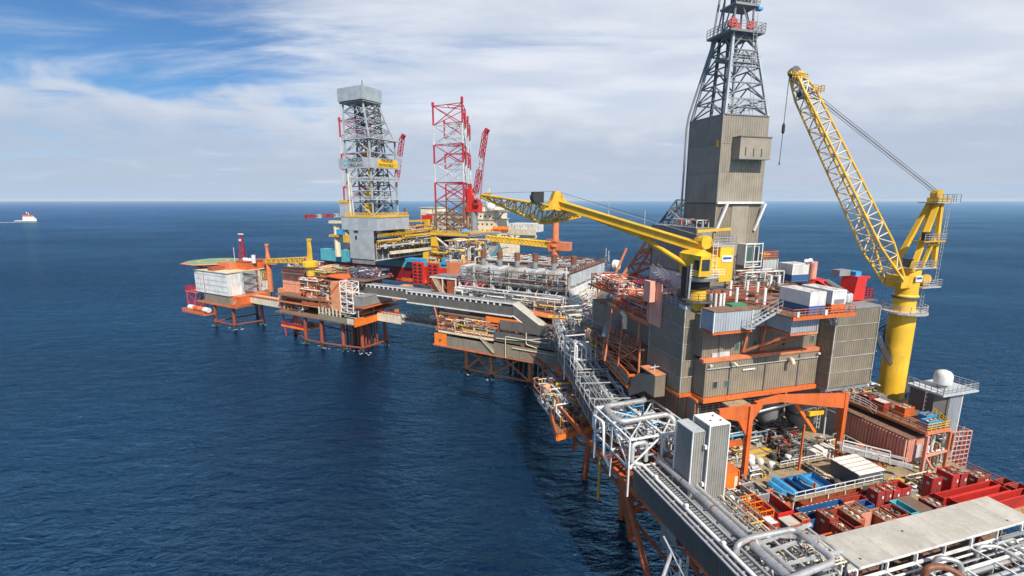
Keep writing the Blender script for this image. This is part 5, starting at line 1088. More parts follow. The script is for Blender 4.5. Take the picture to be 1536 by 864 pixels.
T.part('red_body', MB('red_bright').box(-6.8, -5.2, 17.5, 20.5, 33.6, 35.2)); T.part('red_body', MB('red').box(-6.6, -5.0, 13, 16.4, 33.6, 34.8)); T.part('red_arm', MB('bright_orange').bar((-6.8, 20.6, 35.4), (-6.2, 14.5, 35.5), .4)); T.part('blue_tank', MB('sky_blue').box(-5.4, -4.4, 24, 25, 35.0, 36.0)); T.part('blue_tank', MB('blue').box(-6.6, -5.8, 16.6, 17.3, 33.6, 34.6)); T.part('white_lamp', MB('white').box(-6.9, -6.6, 19, 19.4, 35.2, 35.7))
T = Thing('side_gallery', 'orange framed gallery with ribbed parapet at the far left of the big module', 'gallery', (-10, 25, 25))
G = [(-6.06, 30.86, 24.50), (-9.23, 13.03, 24.50)]
g0, g1 = V(G[0]), V(G[1]); gd = (g1 - g0).normalized(); gs = Vector((-gd.y, gd.x, 0)); gs = gs if gs.x > 0 else -gs
T.part('floor', MB('deck_rusty').prism([g0, g1, g1 + gs * 4, g0 + gs * 4], (0, 0, .2)))
n = 7
for i in range(n):
    p = g0.lerp(g1, i / n); q = g0.lerp(g1, (i + 1) / n)
    T.part('parapet_panel', MB('clad_taupe').corr((p.x, p.y), (q.x, q.y), p.z - .8, p.z + 1.1, .3, -.05)); T.part('parapet_post', MB('salmon').bar(p - gs * .05 - Vector((0, 0, .9)), p - gs * .05 + Vector((0, 0, 1.3)), .14))
for z in (-.9, 1.2): T.part('parapet_beam', MB('orange').bar(g0 - gs * .06 + Vector((0, 0, z)), g1 - gs * .06 + Vector((0, 0, z)), .22, .3))
T.part('parapet_beam', MB('orange').bar(g1 + Vector((0, 0, .9)), g1 + gs * 5 + Vector((0, 0, .9)), .22, .3)); T.part('parapet_beam', MB('orange').bar(g1 + Vector((0, 0, -.6)), g1 + gs * 5 + Vector((0, 0, -.6)), .22, .3))
for k, (u, v, du) in enumerate(((.35, .3, .2), (.5, .5, .25), (.95, 1.6, 0), (.95, 3.2, 0), (.8, 1.2, .15))):
    p = g0.lerp(g1, u) + gs * v; T.part('tall_brace', MB('salmon').bar(p, p + gs * 1.6 - gd * du * 10 + Vector((0, 0, 5.8)), .25))
T = clutter('deck_machinery', 'red cabinets and dark machinery on the orange gallery', 'machinery', -7.6, -5.6, 22, 32, 24.7, 2.4, 50, pal=('red', 'dark_grey', 'mid_grey', 'galv', 'yellow_worn'), seed=95, frame_mat=None, boxes=14, vessels=2)
T = clad_block('shaded_wall', 'dark tall ribbed wall behind the orange gallery', 'building', -4.9, 3, 12.5, 34, 20, 32.0, [20, 24, 28, 32], 'clad_taupe', roof='deck_rusty')
T = Thing('vent_hood', 'grey cylindrical vent hood projecting over the orange gallery', 'vent', (-7, 20, 27))
q = Vector((-6.90, 22.22, 29.97)); T.part('hood', MB('mid_grey').pipe([q + Vector((1, 0, 0)), q + Vector((-.6, 0, 0)), q + Vector((-1.0, 0, -1.6))], 1.0, 14, .9), sm=True)
q = Vector((-7.30, 16.96, 32.84)); T.part('elbow_pipe', MB('cream').pipe([q + Vector((.3, 1.4, .4)), q + Vector((-.6, 1.2, .5)), q + Vector((-.7, -.2, .4)), q + Vector((-.7, -.3, -1.6))], .34, 12, .6), sm=True)
T = Thing('small_platform', 'orange edged slab platform left of the orange gallery', 'platform', (0.72, 42.00, 27.00))
q = Vector((0.72, 42.00, 27.00)); T.part('slab', MB('deck_grey').box(q.x - 3, q.x + 3, q.y - 2, q.y + 2, 26.8, 27.0)); T.part('edge', MB('bright_orange').box(q.x - 3.1, q.x + 3.1, q.y - 2.1, q.y - 1.95, 26.6, 27.1)); T.part('legs', MB('rust_red').bar((q.x, q.y, 10), (q.x, q.y, 26.8), .6))
# dark inner body so the sea does not show through the platform
T = clad_block('inner_body', 'dark walled inner body closing the view through the left side of the near platform', 'building', -4.4, 26, 20.5, 30, 15.6, 26, 2, 'clad_dark', faces='-a-b+a')
# salmon lattice drill crane boom behind
T = Thing('flare_boom', 'salmon and grey lattice boom leaning behind the clad tower', 'lattice boom', (-0.14, 34.00, 34.71))
p0 = Vector((-1.50, 34.00, 34.14)); p1 = Vector((4.24, 34.00, 43.92)) ; p2 = Vector((10.86, 30.00, 50.47))
def tri(c, w): return [c + Vector((-w, 0, 0)), c + Vector((w * .8, -w, 0)), c + Vector((w * .8, w, 0))]
pa = Vector((4.01, 38.00, 32.88)); pb = Vector((15.83, 38.00, 50.00))
T.part('lattice', MB('salmon').truss(tri(pa, 2.6), tri(pa.lerp(pb, .55), 2.1), 4, .3, .18, 'z')); T.part('lattice', MB('dark_grey').truss(tri(pa.lerp(pb, .55), 2.1), tri(pb, 1.4), 4, .22, .15, 'z')); T.part('white_strut', MB('white').tube((8.25, 33.00, 43.91), (12.79, 33.00, 46.56), .18, 8))
T.part('strut', MB('salmon').tube(p0, (1.61, 34.00, 41.26), .22, 8)); 
# comms mast with dishes
T = Thing('comms_mast', 'thin grey lattice mast with three white dishes', 'mast', (1.17, 40.00, 31.57))
q = Vector((1.17, 40.00, 31.57)); q1 = Vector((0.85, 40.00, 39.12))
T.part('lattice', MB('mid_grey').truss([Vector((q.x - .5, 40, 20)), Vector((q.x + .5, 40, 20)), Vector((q.x, 40.9, 20))], [Vector((q1.x - .5, 40, q1.z)), Vector((q1.x + .5, 40, q1.z)), Vector((q1.x, 40.9, q1.z))], 18, .07, .04, 'z'))
T.part('antenna', MB('white').tube((q1.x - .3, 40, q1.z), (q1.x - .3, 40, q1.z + 1.6), .05, 5).tube((q1.x + .3, 40, q1.z - 1), (q1.x + .3, 40, q1.z + 1), .05, 5))
for (x_, z_, r_) in ((2.54, 37.33, 1.05), (1.93, 34.52, .5), (2.50, 31.50, 1.1)):
    T.part('dish', MB('white').tube((x_ - .2, 39.6, z_), (x_ + .2, 38.9, z_ + .1), r_, 18, r_ * .9), sm=True); T.part('dish_arm', MB('mid_grey').bar((q1.x, 40, z_), (x_, 39.6, z_), .15))

# ================================================================ yellow box boom crane on the left tall block
q = Vector((-5.10, 4.11, 37.00)); ca, cb = q.x, q.y + .9
T = Thing('crane', 'yellow box-boom crane with a cab, its boom lowered to the left', 'crane', (ca, cb, 36.9))
T.part('pedestal', MB('yellow').lathe((ca, cb, 0), [(1.15, 36.7), (1.15, 39.2), (1.25, 39.3)], 24), sm=True); T.part('lower_ring', MB('dark_grey').lathe((ca, cb, 0), [(1.2, 37.8), (2.2, 37.8), (2.2, 38.0), (1.2, 38.0)], 16)); T.part('railing', MB('dark_grey').rail([(ca + 2.15 * math.cos(k * math.pi / 6), cb + 2.15 * math.sin(k * math.pi / 6), 38) for k in range(13)], 1.0, 1.2, .04, 3))
T.part('slew_ring', MB('black').lathe((ca, cb, 0), [(1.25, 39.3), (1.5, 39.5), (1.5, 40.1), (1.3, 40.2)], 24)); T.part('turntable', MB('galv').lathe((ca, cb, 0), [(1.3, 40.2), (2.3, 40.5), (2.5, 40.9), (2.4, 41.0)], 20))
T.part('house', MB('yellow').prism([(ca - 1.5, cb - 1.5, 41), (ca + 1.8, cb - 1.5, 41), (ca + 1.8, cb - 1.5, 43.2), (ca - .6, cb - 1.5, 44.2), (ca - 1.7, cb - 1.5, 43.6)], (0, 3.0, 0))); T.part('counter_house', MB('yellow').box(ca + 2.05, ca + 4.0, cb - 1.2, cb + 1.4, 40.2, 44.4))
T.part('cab', MB('yellow').prism([(ca - 1.9, cb - 2.6, 41.2), (ca - .2, cb - 2.6, 41.2), (ca - .2, cb - 2.6, 43.4), (ca - 1.7, cb - 2.6, 43.6)], (0, 1.1, 0))); T.part('cab_window', MB('glass').box(ca - 1.55, ca - .5, cb - 2.66, cb - 2.6, 41.9, 43.2)); T.part('cab_window', MB('glass').box(ca - 1.86, ca - 1.76, cb - 2.5, cb - 1.6, 41.9, 43.1))
T.part('sign', MB('white', 'blue').box(ca + 2.3, ca + 3.8, cb - 1.27, cb - 1.21, 42.6, 43.4).mat('blue').box(ca + 2.45, ca + 3.65, cb - 1.29, cb - 1.275, 42.95, 43.2), label='white sign with blue lettering')
T.part('ladder', MB('white').ladder((ca + .9, cb - 1.7, 40.6), (ca + .9, cb - 1.7, 45.2), .6, (1, 0, 0))); T.part('railing', MB('white').rail([(ca - 2.3, cb - 1.6, 40.95), (ca + 2.2, cb - 2.0, 40.95)], .9, .7, .035, 3)); T.part('top_drum', MB('yellow').tube((ca + .4, cb - .8, 45.0), (ca + .4, cb + .8, 45.0), .8, 14)); T.part('top_deck', MB('galv').box(ca + 1, ca + 4.2, cb - 1.2, cb + 1.4, 44.45, 44.6)); T.part('railing', MB('galv').rail([(ca + 1, cb - 1.2, 44.6), (ca + 4.2, cb - 1.2, 44.6), (ca + 4.2, cb + 1.4, 44.6)], 1.0, .7, .035, 3)); T.part('top_jib', MB('yellow').bar((ca - .6, cb, 46.3), (ca + 4.2, cb, 46.5), .3))
T.part('hydraulic_gear', MB('black', 'galv').box(ca - 2.6, ca - 1.9, cb - 1.4, cb - .4, 38.6, 42.2).mat('galv').tube((ca - 2.3, cb - 1.6, 38.4), (ca - 2.1, cb - 1.5, 42.6), .12, 6))
bt = Vector((ca + .2, cb - .1, 44.3)); tipb = 16.0
bh = Vector((-15.99, 24.00, 49.40))
T.part('boom', MB('yellow').bar(bt, bh, .8, .85)); T.part('boom_flange', MB('yellow').bar(bt + Vector((0, 0, .5)), bh + Vector((0, 0, .5)), 1.25, .1)); T.part('boom_flange', MB('yellow').bar(bt - Vector((0, 0, .5)), bh - Vector((0, 0, .5)), 1.1, .1)); 
mid = bt.lerp(bh, .42)
T.part('boom_belly', MB('yellow').prism([bt.lerp(bh, .2) + Vector((0, -.4, -.5)), mid + Vector((0, -.4, -1.15)), bt.lerp(bh, .8) + Vector((0, -.4, -.6)), bt.lerp(bh, .8) + Vector((0, -.4, -.4)), bt.lerp(bh, .2) + Vector((0, -.4, -.4))], (0, .8, 0)))
for i in range(9):
    o = bt.lerp(bh, .08 + i * .1); T.part('boom_stiffener', MB('yellow').bar(o + Vector((0, -.57, -.5)), o + Vector((0, -.57, .6)), .08))
T.part('boom_rail', MB('galv').tube(bt + Vector((0, -.8, 1.3)), bh + Vector((0, -.8, 1.3)), .035, 4).tube(bt.lerp(bh, .35) + Vector((0, 0, .6)), bt.lerp(bh, .35) + Vector((0, 0, 2.6)), .04, 4).tube(bt.lerp(bh, .6) + Vector((0, 0, .6)), bt.lerp(bh, .6) + Vector((0, 0, 2.8)), .04, 4))
T.part('lift_cylinder', MB('yellow').tube((ca - 1.4, cb - .3, 42.0), mid + Vector((1.0, 0, -1.2)), .32, 10), sm=True); T.part('cylinder_rod', MB('steel').tube(mid + Vector((3.2, 0, -1.6)), mid + Vector((.4, 0, -1.0)), .18, 8), sm=True)
T.part('boom_head', MB('yellow').prism([bh + Vector((-2.6, -.7, -.9)), bh + Vector((1.5, -.7, -.8)), bh + Vector((.6, -.7, .9)), bh + Vector((0, -.7, 1.9)), bh + Vector((-.8, -.7, 1.9)), bh + Vector((-1.3, -.7, .6))], (0, 1.4, 0)))
T.part('head_winch', MB('black').tube(bh + Vector((-3.6, -.7, 1.0)), bh + Vector((-3.6, .7, 1.0)), .8, 12).box(bh.x - 4.2, bh.x - 2.6, bh.y - .6, bh.y + .6, bh.z + .2, bh.z + 1.8))
jt = Vector((-25.33, 36.00, 50.78)); jm = Vector((-19.01, 27.00, 47.54)); je = Vector((-12.66, 24.00, 47.78))
T.part('jib', MB('yellow').truss([bh + Vector((-2, -.9, -.2)), bh + Vector((-2, .9, -.2)), jm + Vector((1.5, .9, -1.2)), jm + Vector((1.5, -.9, -1.2))], [jt + Vector((0, -.25, .1)), jt + Vector((0, .25, .1)), jt + Vector((0, .25, -.35)), jt + Vector((0, -.25, -.35))], 9, .16, .1, 'z')); T.part('jib', MB('yellow').truss([jm + Vector((1.5, -.9, -1.2)), jm + Vector((1.5, .9, -1.2)), bh + Vector((-1, .9, -.8)), bh + Vector((-1, -.9, -.8))], [je + Vector((0, -.6, -.4)), je + Vector((0, .6, -.4)), je + Vector((0, .6, .2)), je + Vector((0, -.6, .2))], 5, .16, .1, 'z'))
T.part('jib_tip_plate', MB('yellow').bar(jt, jt.lerp(bh, .25), .5, .35))
T.part('hoist_rope', MB('dark_grey').tube(bh + Vector((-.4, 0, 1.9)), jt + Vector((0, 0, .3)), .035, 4).tube(bh + Vector((-.4, 0, 1.9)), Vector((ca + .4, cb, 45.8)), .035, 4))

# ================================================================ small orange side platform by the rack
T = Thing('side_platform', 'small orange side platform with pale vessels hanging left of the pipe rack', 'platform', (-12, 28, 12))
A = [(-13.45, 35.45, 12.50), (-16.64, 21.09, 12.50), (-9.02, 23.09, 12.50), (-3.42, 32.58, 12.50), (-4.75, 41.53, 12.50)]
T.part('deck_plate', MB('deck_rusty').prism(A, (0, 0, .2)))
for i in range(len(A)): T.part('edge_beam', MB('bright_orange').bar(V(A[i]), V(A[(i + 1) % len(A)]), .35, .7))
T.part('railing', MB('salmon').rail([V(p) + Vector((0, 0, .3)) for p in A[:3]], 1.0, 1.0, .05, 3))
T.part('hanging_post', MB('rust_red').bar((-12.6, 23.6, 8.4), (-12.6, 23.6, 15), .4)); T.part('lower_beam', MB('salmon').bar((-12, 34, 10), (-12, 22, 10), .4))
q = V(A[0]).lerp(V(A[2]), .5)
T.part('conical_hopper', MB('cream').lathe((q.x - .5, q.y + 1, 12.7), [(.5, 0), (1.5, 1.4), (1.4, 2.6), (.4, 3.2)], 10)); T.part('yellow_beam', MB('yellow').bar((q.x - 1, q.y + 4, 16.5), (q.x + 2.5, q.y + 3.5, 16.5), .3)); T.part('orange_box', MB('bright_orange').box(q.x + .8, q.x + 2.6, q.y - 2.2, q.y - .6, 12.7, 14.8)); T.part('tan_box', MB('yellow_worn').box(q.x + 2.8, q.x + 4.2, q.y - 2.2, q.y - .6, 12.6, 15.4)); T.part('pink_tank', MB('salmon_pale').lathe((q.x - 2, q.y + 6, 12.7), [(.9, 0), (.9, 2.8), (.3, 3.2)], 12), sm=True); T.part('green_drum', MB('turquoise').lathe((q.x - 2.6, q.y + 3.4, 12.7), [(.5, 0), (.5, 1.4)], 10)); T.part('grey_roof', MB('mid_grey').box(q.x, q.x + 2.4, q.y + 3, q.y + 8, 15.6, 15.9))
clutter('pipe_manifold', 'pipes and pale cabinets crowding the small orange side platform', 'pipework', -15, -9, 24, 38, 12.7, 3.4, 110, pal=('cream', 'galv', 'mid_grey', 'white', 'rust', 'salmon', 'yellow_worn'), seed=101, frame_mat=None, boxes=26, vessels=5)
# extra salmon and dark gear left of the tall block
clutter('deck_machinery', 'crowded salmon frames and red gear behind the salmon railing', 'machinery', -6.8, -3.2, 13, 22, 33.6, 1.8, 70, pal=('red', 'salmon', 'dark_grey', 'galv', 'white', 'blue'), seed=110, frame_mat='salmon', boxes=16, vessels=3)
clutter('deck_machinery', 'salmon pipework and sheds on the upper deck beside the lattice boom', 'machinery', -5.8, -1.2, 23, 33, 35.0, 2.0, 70, pal=('salmon', 'salmon_pale', 'dark_grey', 'white', 'orange', 'galv'), seed=111, frame_mat='salmon', boxes=18, vessels=3)
T = Thing('access_deck', 'salmon stairs and decks stepping down from the salmon platform to the orange gallery', 'stair', (-7, 17, 28))
T.part('stair_flight', MB('salmon').stair((-7.4, 12.5, 29.6), (-7.8, 18.5, 25.6), .9, (1, 0, 0))); T.part('deck_plate', MB('deck_rusty').box(-8.2, -6.3, 11.8, 23, 29.3, 29.5)); T.part('railing', MB('salmon').rail([(-8.2, 23, 29.5), (-8.2, 12, 29.5)], 1.0, 1.1, .05, 3)); T.part('frame', MB('salmon').truss([(-8.1, 12.2, 24.4), (-8.1, 22.8, 24.4)], [(-8.1, 12.2, 29.4), (-8.1, 22.8, 29.4)], 3, .14, .1, 'x'))
# gear filling the gaps of the cargo deck
for (a0, a1, b0, b1, h, n, sd, lab) in ((-6.4, -3.2, -4.6, -2.2, 1.0, 50, 121, 'hoses and pipes on the deck left of the grey machine skid'), (-3.0, -.4, -2.0, -.9, .8, 26, 122, 'grey boxes in front of the orange hut'), (9.0, 9.8, -5.4, 1, 1.0, 30, 123, 'pipe lengths and drums between the blue tray and the striped shelter'),
        (14.6, 20.2, -3.2, 3.6, 1.5, 90, 124, 'dark machinery in the shade below the pink module'), (14.8, 17.4, -8.4, -6.0, 1.1, 40, 125, 'valves and boxes right of the white walkway'), (18.2, 24.2, -8.2, -6.2, 1.0, 50, 126, 'brown pallets and pipe ends behind the long red baskets'), (-.6, 3.0, -.6, 1.8, .8, 40, 127, 'small crates and pipes round the foot of the orange post'), (-2.4, 3.0, 3, 7.6, 1.8, 80, 128, 'grey pumps and ladders left of the painted walkway'), (13.2, 16.6, -12.9, -12.3, .9, 20, 129, 'scrap steel along the roof edge beside the lone rust crate')):
    clutter('deck_gear', lab, 'deck gear', a0, a1, b0, b1, Z, h, n, pal=('mid_grey', 'cream', 'rust', 'white_rusty', 'black', 'galv', 'yellow_worn'), seed=sd, frame_mat=None, vessels=2, boxes=int(n * .5), rmax=.1)
# roof fittings on the beige canopy
T = Thing('roof_drain', 'small dark drain fittings on the beige roof', 'roof fitting', (5, -15, 18))
for a, b in ((-2.0, -16.2), (5.5, -14.6), (17.4, -16.4)): T.part('drain', MB('dark_grey').lathe((a, b, 18.0), [(.1, 0), (.1, .06), (.03, .1)], 8))
# cargo deck cables and railing round the pit
for i, (p, q, lab) in enumerate((((-6.4, -3.0), (-3.2, -1.8), 'grey hose lying by the orange hut'), ((9.6, .6), (15, 1.4), 'black hose snaking below the silo'), ((16.2, -5.4), (18.8, -7.8), 'black cable looped near the salmon post'))):
    r_ = random.Random(i); pts = [Vector((p[0] + (q[0] - p[0]) * k / 9, p[1] + (q[1] - p[1]) * k / 9 + r_.uniform(-.5, .5), 15.66)) for k in range(10)]
    single('hose', MB('black' if i else 'mid_grey').pipe(pts, .06, 6, .3), lab, 'hose', (p[0], p[1], 15.6))
# grab rails and lamps along the near module so its edges are not bare
T = Thing('cable_tray', 'thin galvanised cable tray and downpipes on the module face', 'cable tray', (3, 2, 31))
T.part('tray', MB('galv').bar((-5.2, 1.86, 29.9), (11.9, 1.86, 29.9), .1, .12))
for a in (-1.8, 3.6, 8.9): T.part('downpipe', MB('clad_grey').tube((a, 1.86, 26.2), (a, 1.86, 30.6), .06, 6))
for a in (-3.2, .8, 6.8): T.part('downpipe', MB('clad_grey').tube((a, 2.36, 31.2), (a, 2.36, 35.0), .06, 6))
for i, (a, b, z) in enumerate(((-5.0, 1.9, 30.3), (11.6, 1.9, 30.3), (4.0, 2.4, 34.4))): T.part('floodlight', MB('white').box(a, a + .3, b - .35, b - .1, z, z + .22))
for (a0, a1, b0, b1, h, n, sd, pal, lab) in ((14.4, 19.6, -3.0, -.2, 1.8, 70, 141, ('orange', 'rust', 'mid_grey', 'cream', 'dark_grey'), 'orange frames and dark gear between the shelter and the pink module'),
        (9.0, 14, 1.8, 5, 1.2, 60, 142, ('dark_grey', 'black', 'mid_grey', 'rust', 'galv'), 'black and grey machines at the foot of the cone silo'),
        (-6.4, -4.6, -12.6, -8.4, 1.4, 60, 143, ('orange', 'galv', 'mid_grey', 'rust', 'dark_grey'), 'orange and grey pipe frames left of the small ribbed crate'),
        (2.4, 4.4, -9.6, -8.9, 1.0, 16, 144, ('rust', 'orange', 'cream'), 'rusty lifting frames beside the blue dashed basket'),
        (-4.4, .2, -13.0, -11.8, 1.3, 44, 145, ('orange', 'rust', 'mid_grey', 'cream', 'red_worn'), 'rusty frames and scrap under the left corner of the beige roof')):
    clutter('deck_gear', lab, 'deck gear', a0, a1, b0, b1, Z, h, n, pal=pal, seed=sd, frame_mat=pal[0], vessels=2, boxes=int(n * .4), rmax=.09)
T = Thing('deck_markings', 'yellow painted strips bordering the blue trays on the cargo deck', 'deck marking', (5, -2, 15.6))
for a0, a1, b0, b1 in ((4.0, 8.6, -2.1, -1.7), (8.5, 8.9, -5.6, -1.7), (-1.4, 1.2, -3.6, -2.4), (5.5, 9.5, 3.6, 4.0), (9.4, 13.8, -2.9, -2.4), (15.0, 17.2, -6.0, -5.7)):
    T.part('painted_strip', MB('yellow_worn').box(a0, a1, b0, b1, 15.604, 15.614))
clutter('pipe_manifold', 'thin silver pipes layered between the big pipe and the deck rail', 'pipework', -10.3, -7.0, -4, 2, 15.7, 3.2, 70, pal=('galv', 'steel', 'mid_grey', 'orange', 'cream'), seed=151, frame_mat='orange', boxes=8, rmax=.08)

# ================================================================ lettering
def lettering(text, size, mat, T, pos, direction, name='lettering', depth=.03):
    """flat raised letters: direction is the reading direction in frame coordinates, standing upright"""
    cu = bpy.data.curves.new('lettering', 'FONT'); cu.body = text; cu.size = size; cu.extrude = depth
    tmp = bpy.data.objects.new('lettering', cu); C.objects.link(tmp)
    dg = bpy.context.evaluated_depsgraph_get(); me = bpy.data.meshes.new_from_object(tmp.evaluated_get(dg))
    bpy.data.objects.remove(tmp); bpy.data.curves.remove(cu)
    d = V(direction).normalized(); n = d.cross(Vector((0, 0, 1)))
    m = Matrix((( d.x, 0, n.x, 0), (d.y, 0, n.y, 0), (0, 1, 0, 0), (0, 0, 0, 1)))
    p = V(pos) - T.base
    m.translation = p
    me.transform(m); me.materials.clear(); me.materials.append(MATS[mat])
    o = bpy.data.objects.new(name, me); C.objects.link(o); o.parent = T.o
    return o
F = dict(frame=OF)
def th(name, label, cat, base, group=None): return Thing(name, label, cat, base, OF, group)

# ================================================================ quarters platform (far left)
jacket('rust red jacket under the white quarters block at the far left', [(-78, -4.4), (-66, -3.8), (-62.8, 6), (-76, 12)], 9.2, OF, .03, (-71, 3), .6, levels=(1.6,), mat='jacket_dark', group='jackets of the older platforms', xb=False)
T = th('base_platform', 'beige and rust base deck below the white quarters block', 'platform', (-75, 4, 9))
T.part('base_wall', MB('cream', 'clad_taupe').mat('clad_taupe').box(-84, -66, -4.4, 13, 9.4, 13.0)); T.part('base_wall', MB('orange').box(-66, -61, -3.5, 8, 9.4, 13.2)); T.part('edge_beam', MB('orange').box(-88, -60.5, -5.4, -5.0, 8.9, 9.4)); T.part('deck_plate', MB('deck_rusty').box(-88, -60.5, -5.0, 14, 9.1, 9.4))
T.part('railing', MB('orange').rail([(-66, -4.9, 9.4), (-60.6, -4.9, 9.4), (-60.6, 6, 9.4)], 1.1, 1.2, .07, 3)); T.part('stair_flight', MB('galv').stair((-65, -4.2, 9.6), (-62, -1.0, 13.4)))
T = th('quarters_block', 'white accommodation block with four rows of small windows at the far left', 'building', (-77, 4, 13))
T.part('wall', MB('white').box(-88.8, -65.6, -4.8, 6.5, 13.2, 22.2)); T.part('wall', MB('white_rusty').box(-88.8, -65.9, 6.5, 13.4, 13.2, 21.8)); T.part('roof', MB('cream').box(-89.2, -65.2, -5.2, 13.8, 22.2, 22.5)); T.part('downpipe', MB('rust').box(-82.3, -82.1, -4.9, -4.8, 13.2, 22.2))
wme = MB('mid_grey').box(-.2, .2, -.05, .05, -.24, .24).mesh('window')
for r_ in range(4):
    for c_ in range(17):
        if c_ == 4: continue
        o = bpy.data.objects.new('window', wme); C.objects.link(o); o.parent = T.o; o.location = V(-87.6 + c_ * 1.28, -4.84, 14.5 + r_ * 2.1) - T.base
T.part('louvre_tower', MB('light_grey').box(-65.55, -65.0, .2, 6.0, 13.4, 22.0))
mb = MB('galv')
for i in range(5): mb.stair((-64.4, .4 if i % 2 else 5.6, 13.4 + i * 1.75), (-64.4, 5.6 if i % 2 else .4, 15.15 + i * 1.75), .9, (1, 0, 0))
T.part('stair_flights', mb); T.part('stair_frame', MB('galv').truss([(-63.6, 0, 13.4), (-63.6, 6.2, 13.4)], [(-63.6, 0, 22.2), (-63.6, 6.2, 22.2)], 5, .1, .06, 'z'))
T.part('riser', MB('rust').tube((-65.5, 7.0, 13), (-65.5, 7.0, 22.5), .3, 8)); T.part('riser', MB('cream').tube((-65.5, 8.0, 13), (-65.5, 8.0, 22.5), .25, 8))
T = th('name_board', 'brown and yellow name board on the white wall facing the bridge', 'sign', (-65.6, 11, 17)); T.part('board', MB('yellow_worn', 'cargo_brown').mat('cargo_brown').box(-65.75, -65.55, 9.2, 13.2, 17.8, 21.3)); T.part('border', MB('yellow').box(-65.56, -65.5, 9.2, 13.2, 21.1, 21.3).box(-65.56, -65.5, 9.2, 13.2, 17.8, 18.0)); T.part('emblem', MB('yellow').box(-65.54, -65.48, 9.5, 9.9, 18.6, 20.6))
for i in range(3): T.part('text_line', MB('yellow_worn').box(-65.54, -65.48, 10.2, 12.6 - .3 * i, 20.3 - i * .9, 20.6 - i * .9))
T = th('roof_house', 'rusty red rooftop house on the white quarters', 'building', (-72, 8, 22.5))
T.part('wall', MB('salmon').box(-80, -72, 0, 4, 22.5, 25.2)); T.part('wall', MB('orange').box(-72, -65.5, 3, 13, 22.5, 25.6)); T.part('roof', MB('rust_red').box(-72.2, -65.3, 2.8, 13.2, 25.6, 25.9)); T.part('lower_box', MB('rust_red').box(-78.5, -75, -4.9, 0, 22.5, 24.0))
T = th('helideck', 'green helideck with a net edge on top of the white quarters', 'helideck', (-91, 4, 23))
hx = [( -90 + 10.2 * math.cos(R(22.5 + 45 * k)), 4 + 10.2 * math.sin(R(22.5 + 45 * k)), 24.4) for k in range(8)]
T.part('deck_plate', MB('heli_green').prism(hx, (0, 0, .3))); T.part('net_frame', MB('salmon').pipe([(-90 + 11.6 * math.cos(R(22.5 + 45 * k)), 4 + 11.6 * math.sin(R(22.5 + 45 * k)), 24.3) for k in range(9)], .18, 5)); T.part('net', MB('salmon_pale').add([(-90 + 10.3 * math.cos(R(22.5 + 45 * k)), 4 + 10.3 * math.sin(R(22.5 + 45 * k)), 24.45) for k in range(8)] + [(-90 + 11.6 * math.cos(R(22.5 + 45 * k)), 4 + 11.6 * math.sin(R(22.5 + 45 * k)), 24.35) for k in range(8)], [(k, (k + 1) % 8, 8 + (k + 1) % 8, 8 + k) for k in range(8)]))
T.part('landing_circle', MB('yellow').add([(-90 + r_ * math.cos(R(15 * k)), 4 + r_ * math.sin(R(15 * k)), 24.712) for r_ in (5.2, 6) for k in range(24)], [(k, (k + 1) % 24, 24 + (k + 1) % 24, 24 + k) for k in range(24)])); T.part('under_frame', MB('rust_red').truss([hx[0], hx[2], hx[4], hx[6]], [(-85, 0, 22), (-85, 8, 22), (-92, 8, 22), (-92, 0, 22)], 1, .3, .2, 'x'))
T = th('radio_mast', 'red and white radio mast on the quarters roof', 'mast', (-76, 6, 25))
q = Vector((-71.60, 5.00, 27.11)); q1 = Vector((-70.39, 5.00, 36.33))
T.part('lattice', MB('leg_red').truss([q + Vector((-1.6, 0, -1)), q + Vector((1.8, 0, -1)), q + Vector((0, 2, -1))], [q1 + Vector((-.3, 0, 0)), q1 + Vector((.3, 0, 0)), q1 + Vector((0, .3, 0))], 6, .16, .1, 'z')); T.part('mast_top', MB('white').box(q1.x - 1.2, q1.x + 1.2, 4.6, 5.4, q1.z, q1.z + .4)); T.part('mast_box', MB('white').box(q1.x - .8, q1.x - .1, 4.4, 5, q1.z - 2.6, q1.z - 1.8))
for i, (x_, s_) in enumerate(((2.0, .7), (3.6, .6), (5.6, .8))): T.part('small_radome', MB('white').lathe((q.x + x_, 5, q.z - 1.4), [(s_ * .6, 0), (s_, .5), (s_ * .8, 1.1), (.05, 1.5)], 12), sm=True)
T.part('white_tank', MB('white').tube((q.x + 6.6, 6, q.z - 2), (q.x + 6.6, 6, q.z + 1.2), .8, 12), sm=True); T.part('whip_antenna', MB('white').tube((q.x - 3, 4, q.z - 4), (q.x - 3, 4, q.z + 4), .08, 5))
T = th('lifeboat_station', 'salmon lifeboat station hanging off the left of the quarters platform', 'lifeboat station', (-88, -6, 8))
T.part('deck_plate', MB('orange').box(-92, -76, -9.5, -5.5, 5.2, 5.5)); T.part('edge_rail', MB('salmon').rail([(-92, -5.5, 5.5), (-92, -9.5, 5.5), (-76, -9.5, 5.5)], 1.1, 1.4, .1, 3)); T.part('davit_frame', MB('leg_red').truss([(-98, -4, 12), (-98, 2, 12), (-91, 2, 12), (-91, -4, 12)], [(-94, -6, 5), (-94, -1, 5), (-90, -1, 5), (-90, -6, 5)], 2, .18, .12, 'x')); T.part('upper_platform', MB('salmon_pale').box(-99, -89.2, -4, 4, 12, 12.3)); T.part('railing', MB('leg_red').rail([(-89.2, -4, 12.3), (-99, -4, 12.3), (-99, 4, 12.3)], 2.0, 1.1, .12, 4))
for i in range(4): T.part('lifeboat', MB(('white', 'orange', 'salmon', 'white')[i]).pipe([(-90 + i * 3.6, -7.4, 7.0), (-89.4 + i * 3.6, -7.4, 7.0), (-87.6 + i * 3.6, -7.4, 7.0), (-87 + i * 3.6, -7.4, 7.0)], 1.0, 10), sm=True)
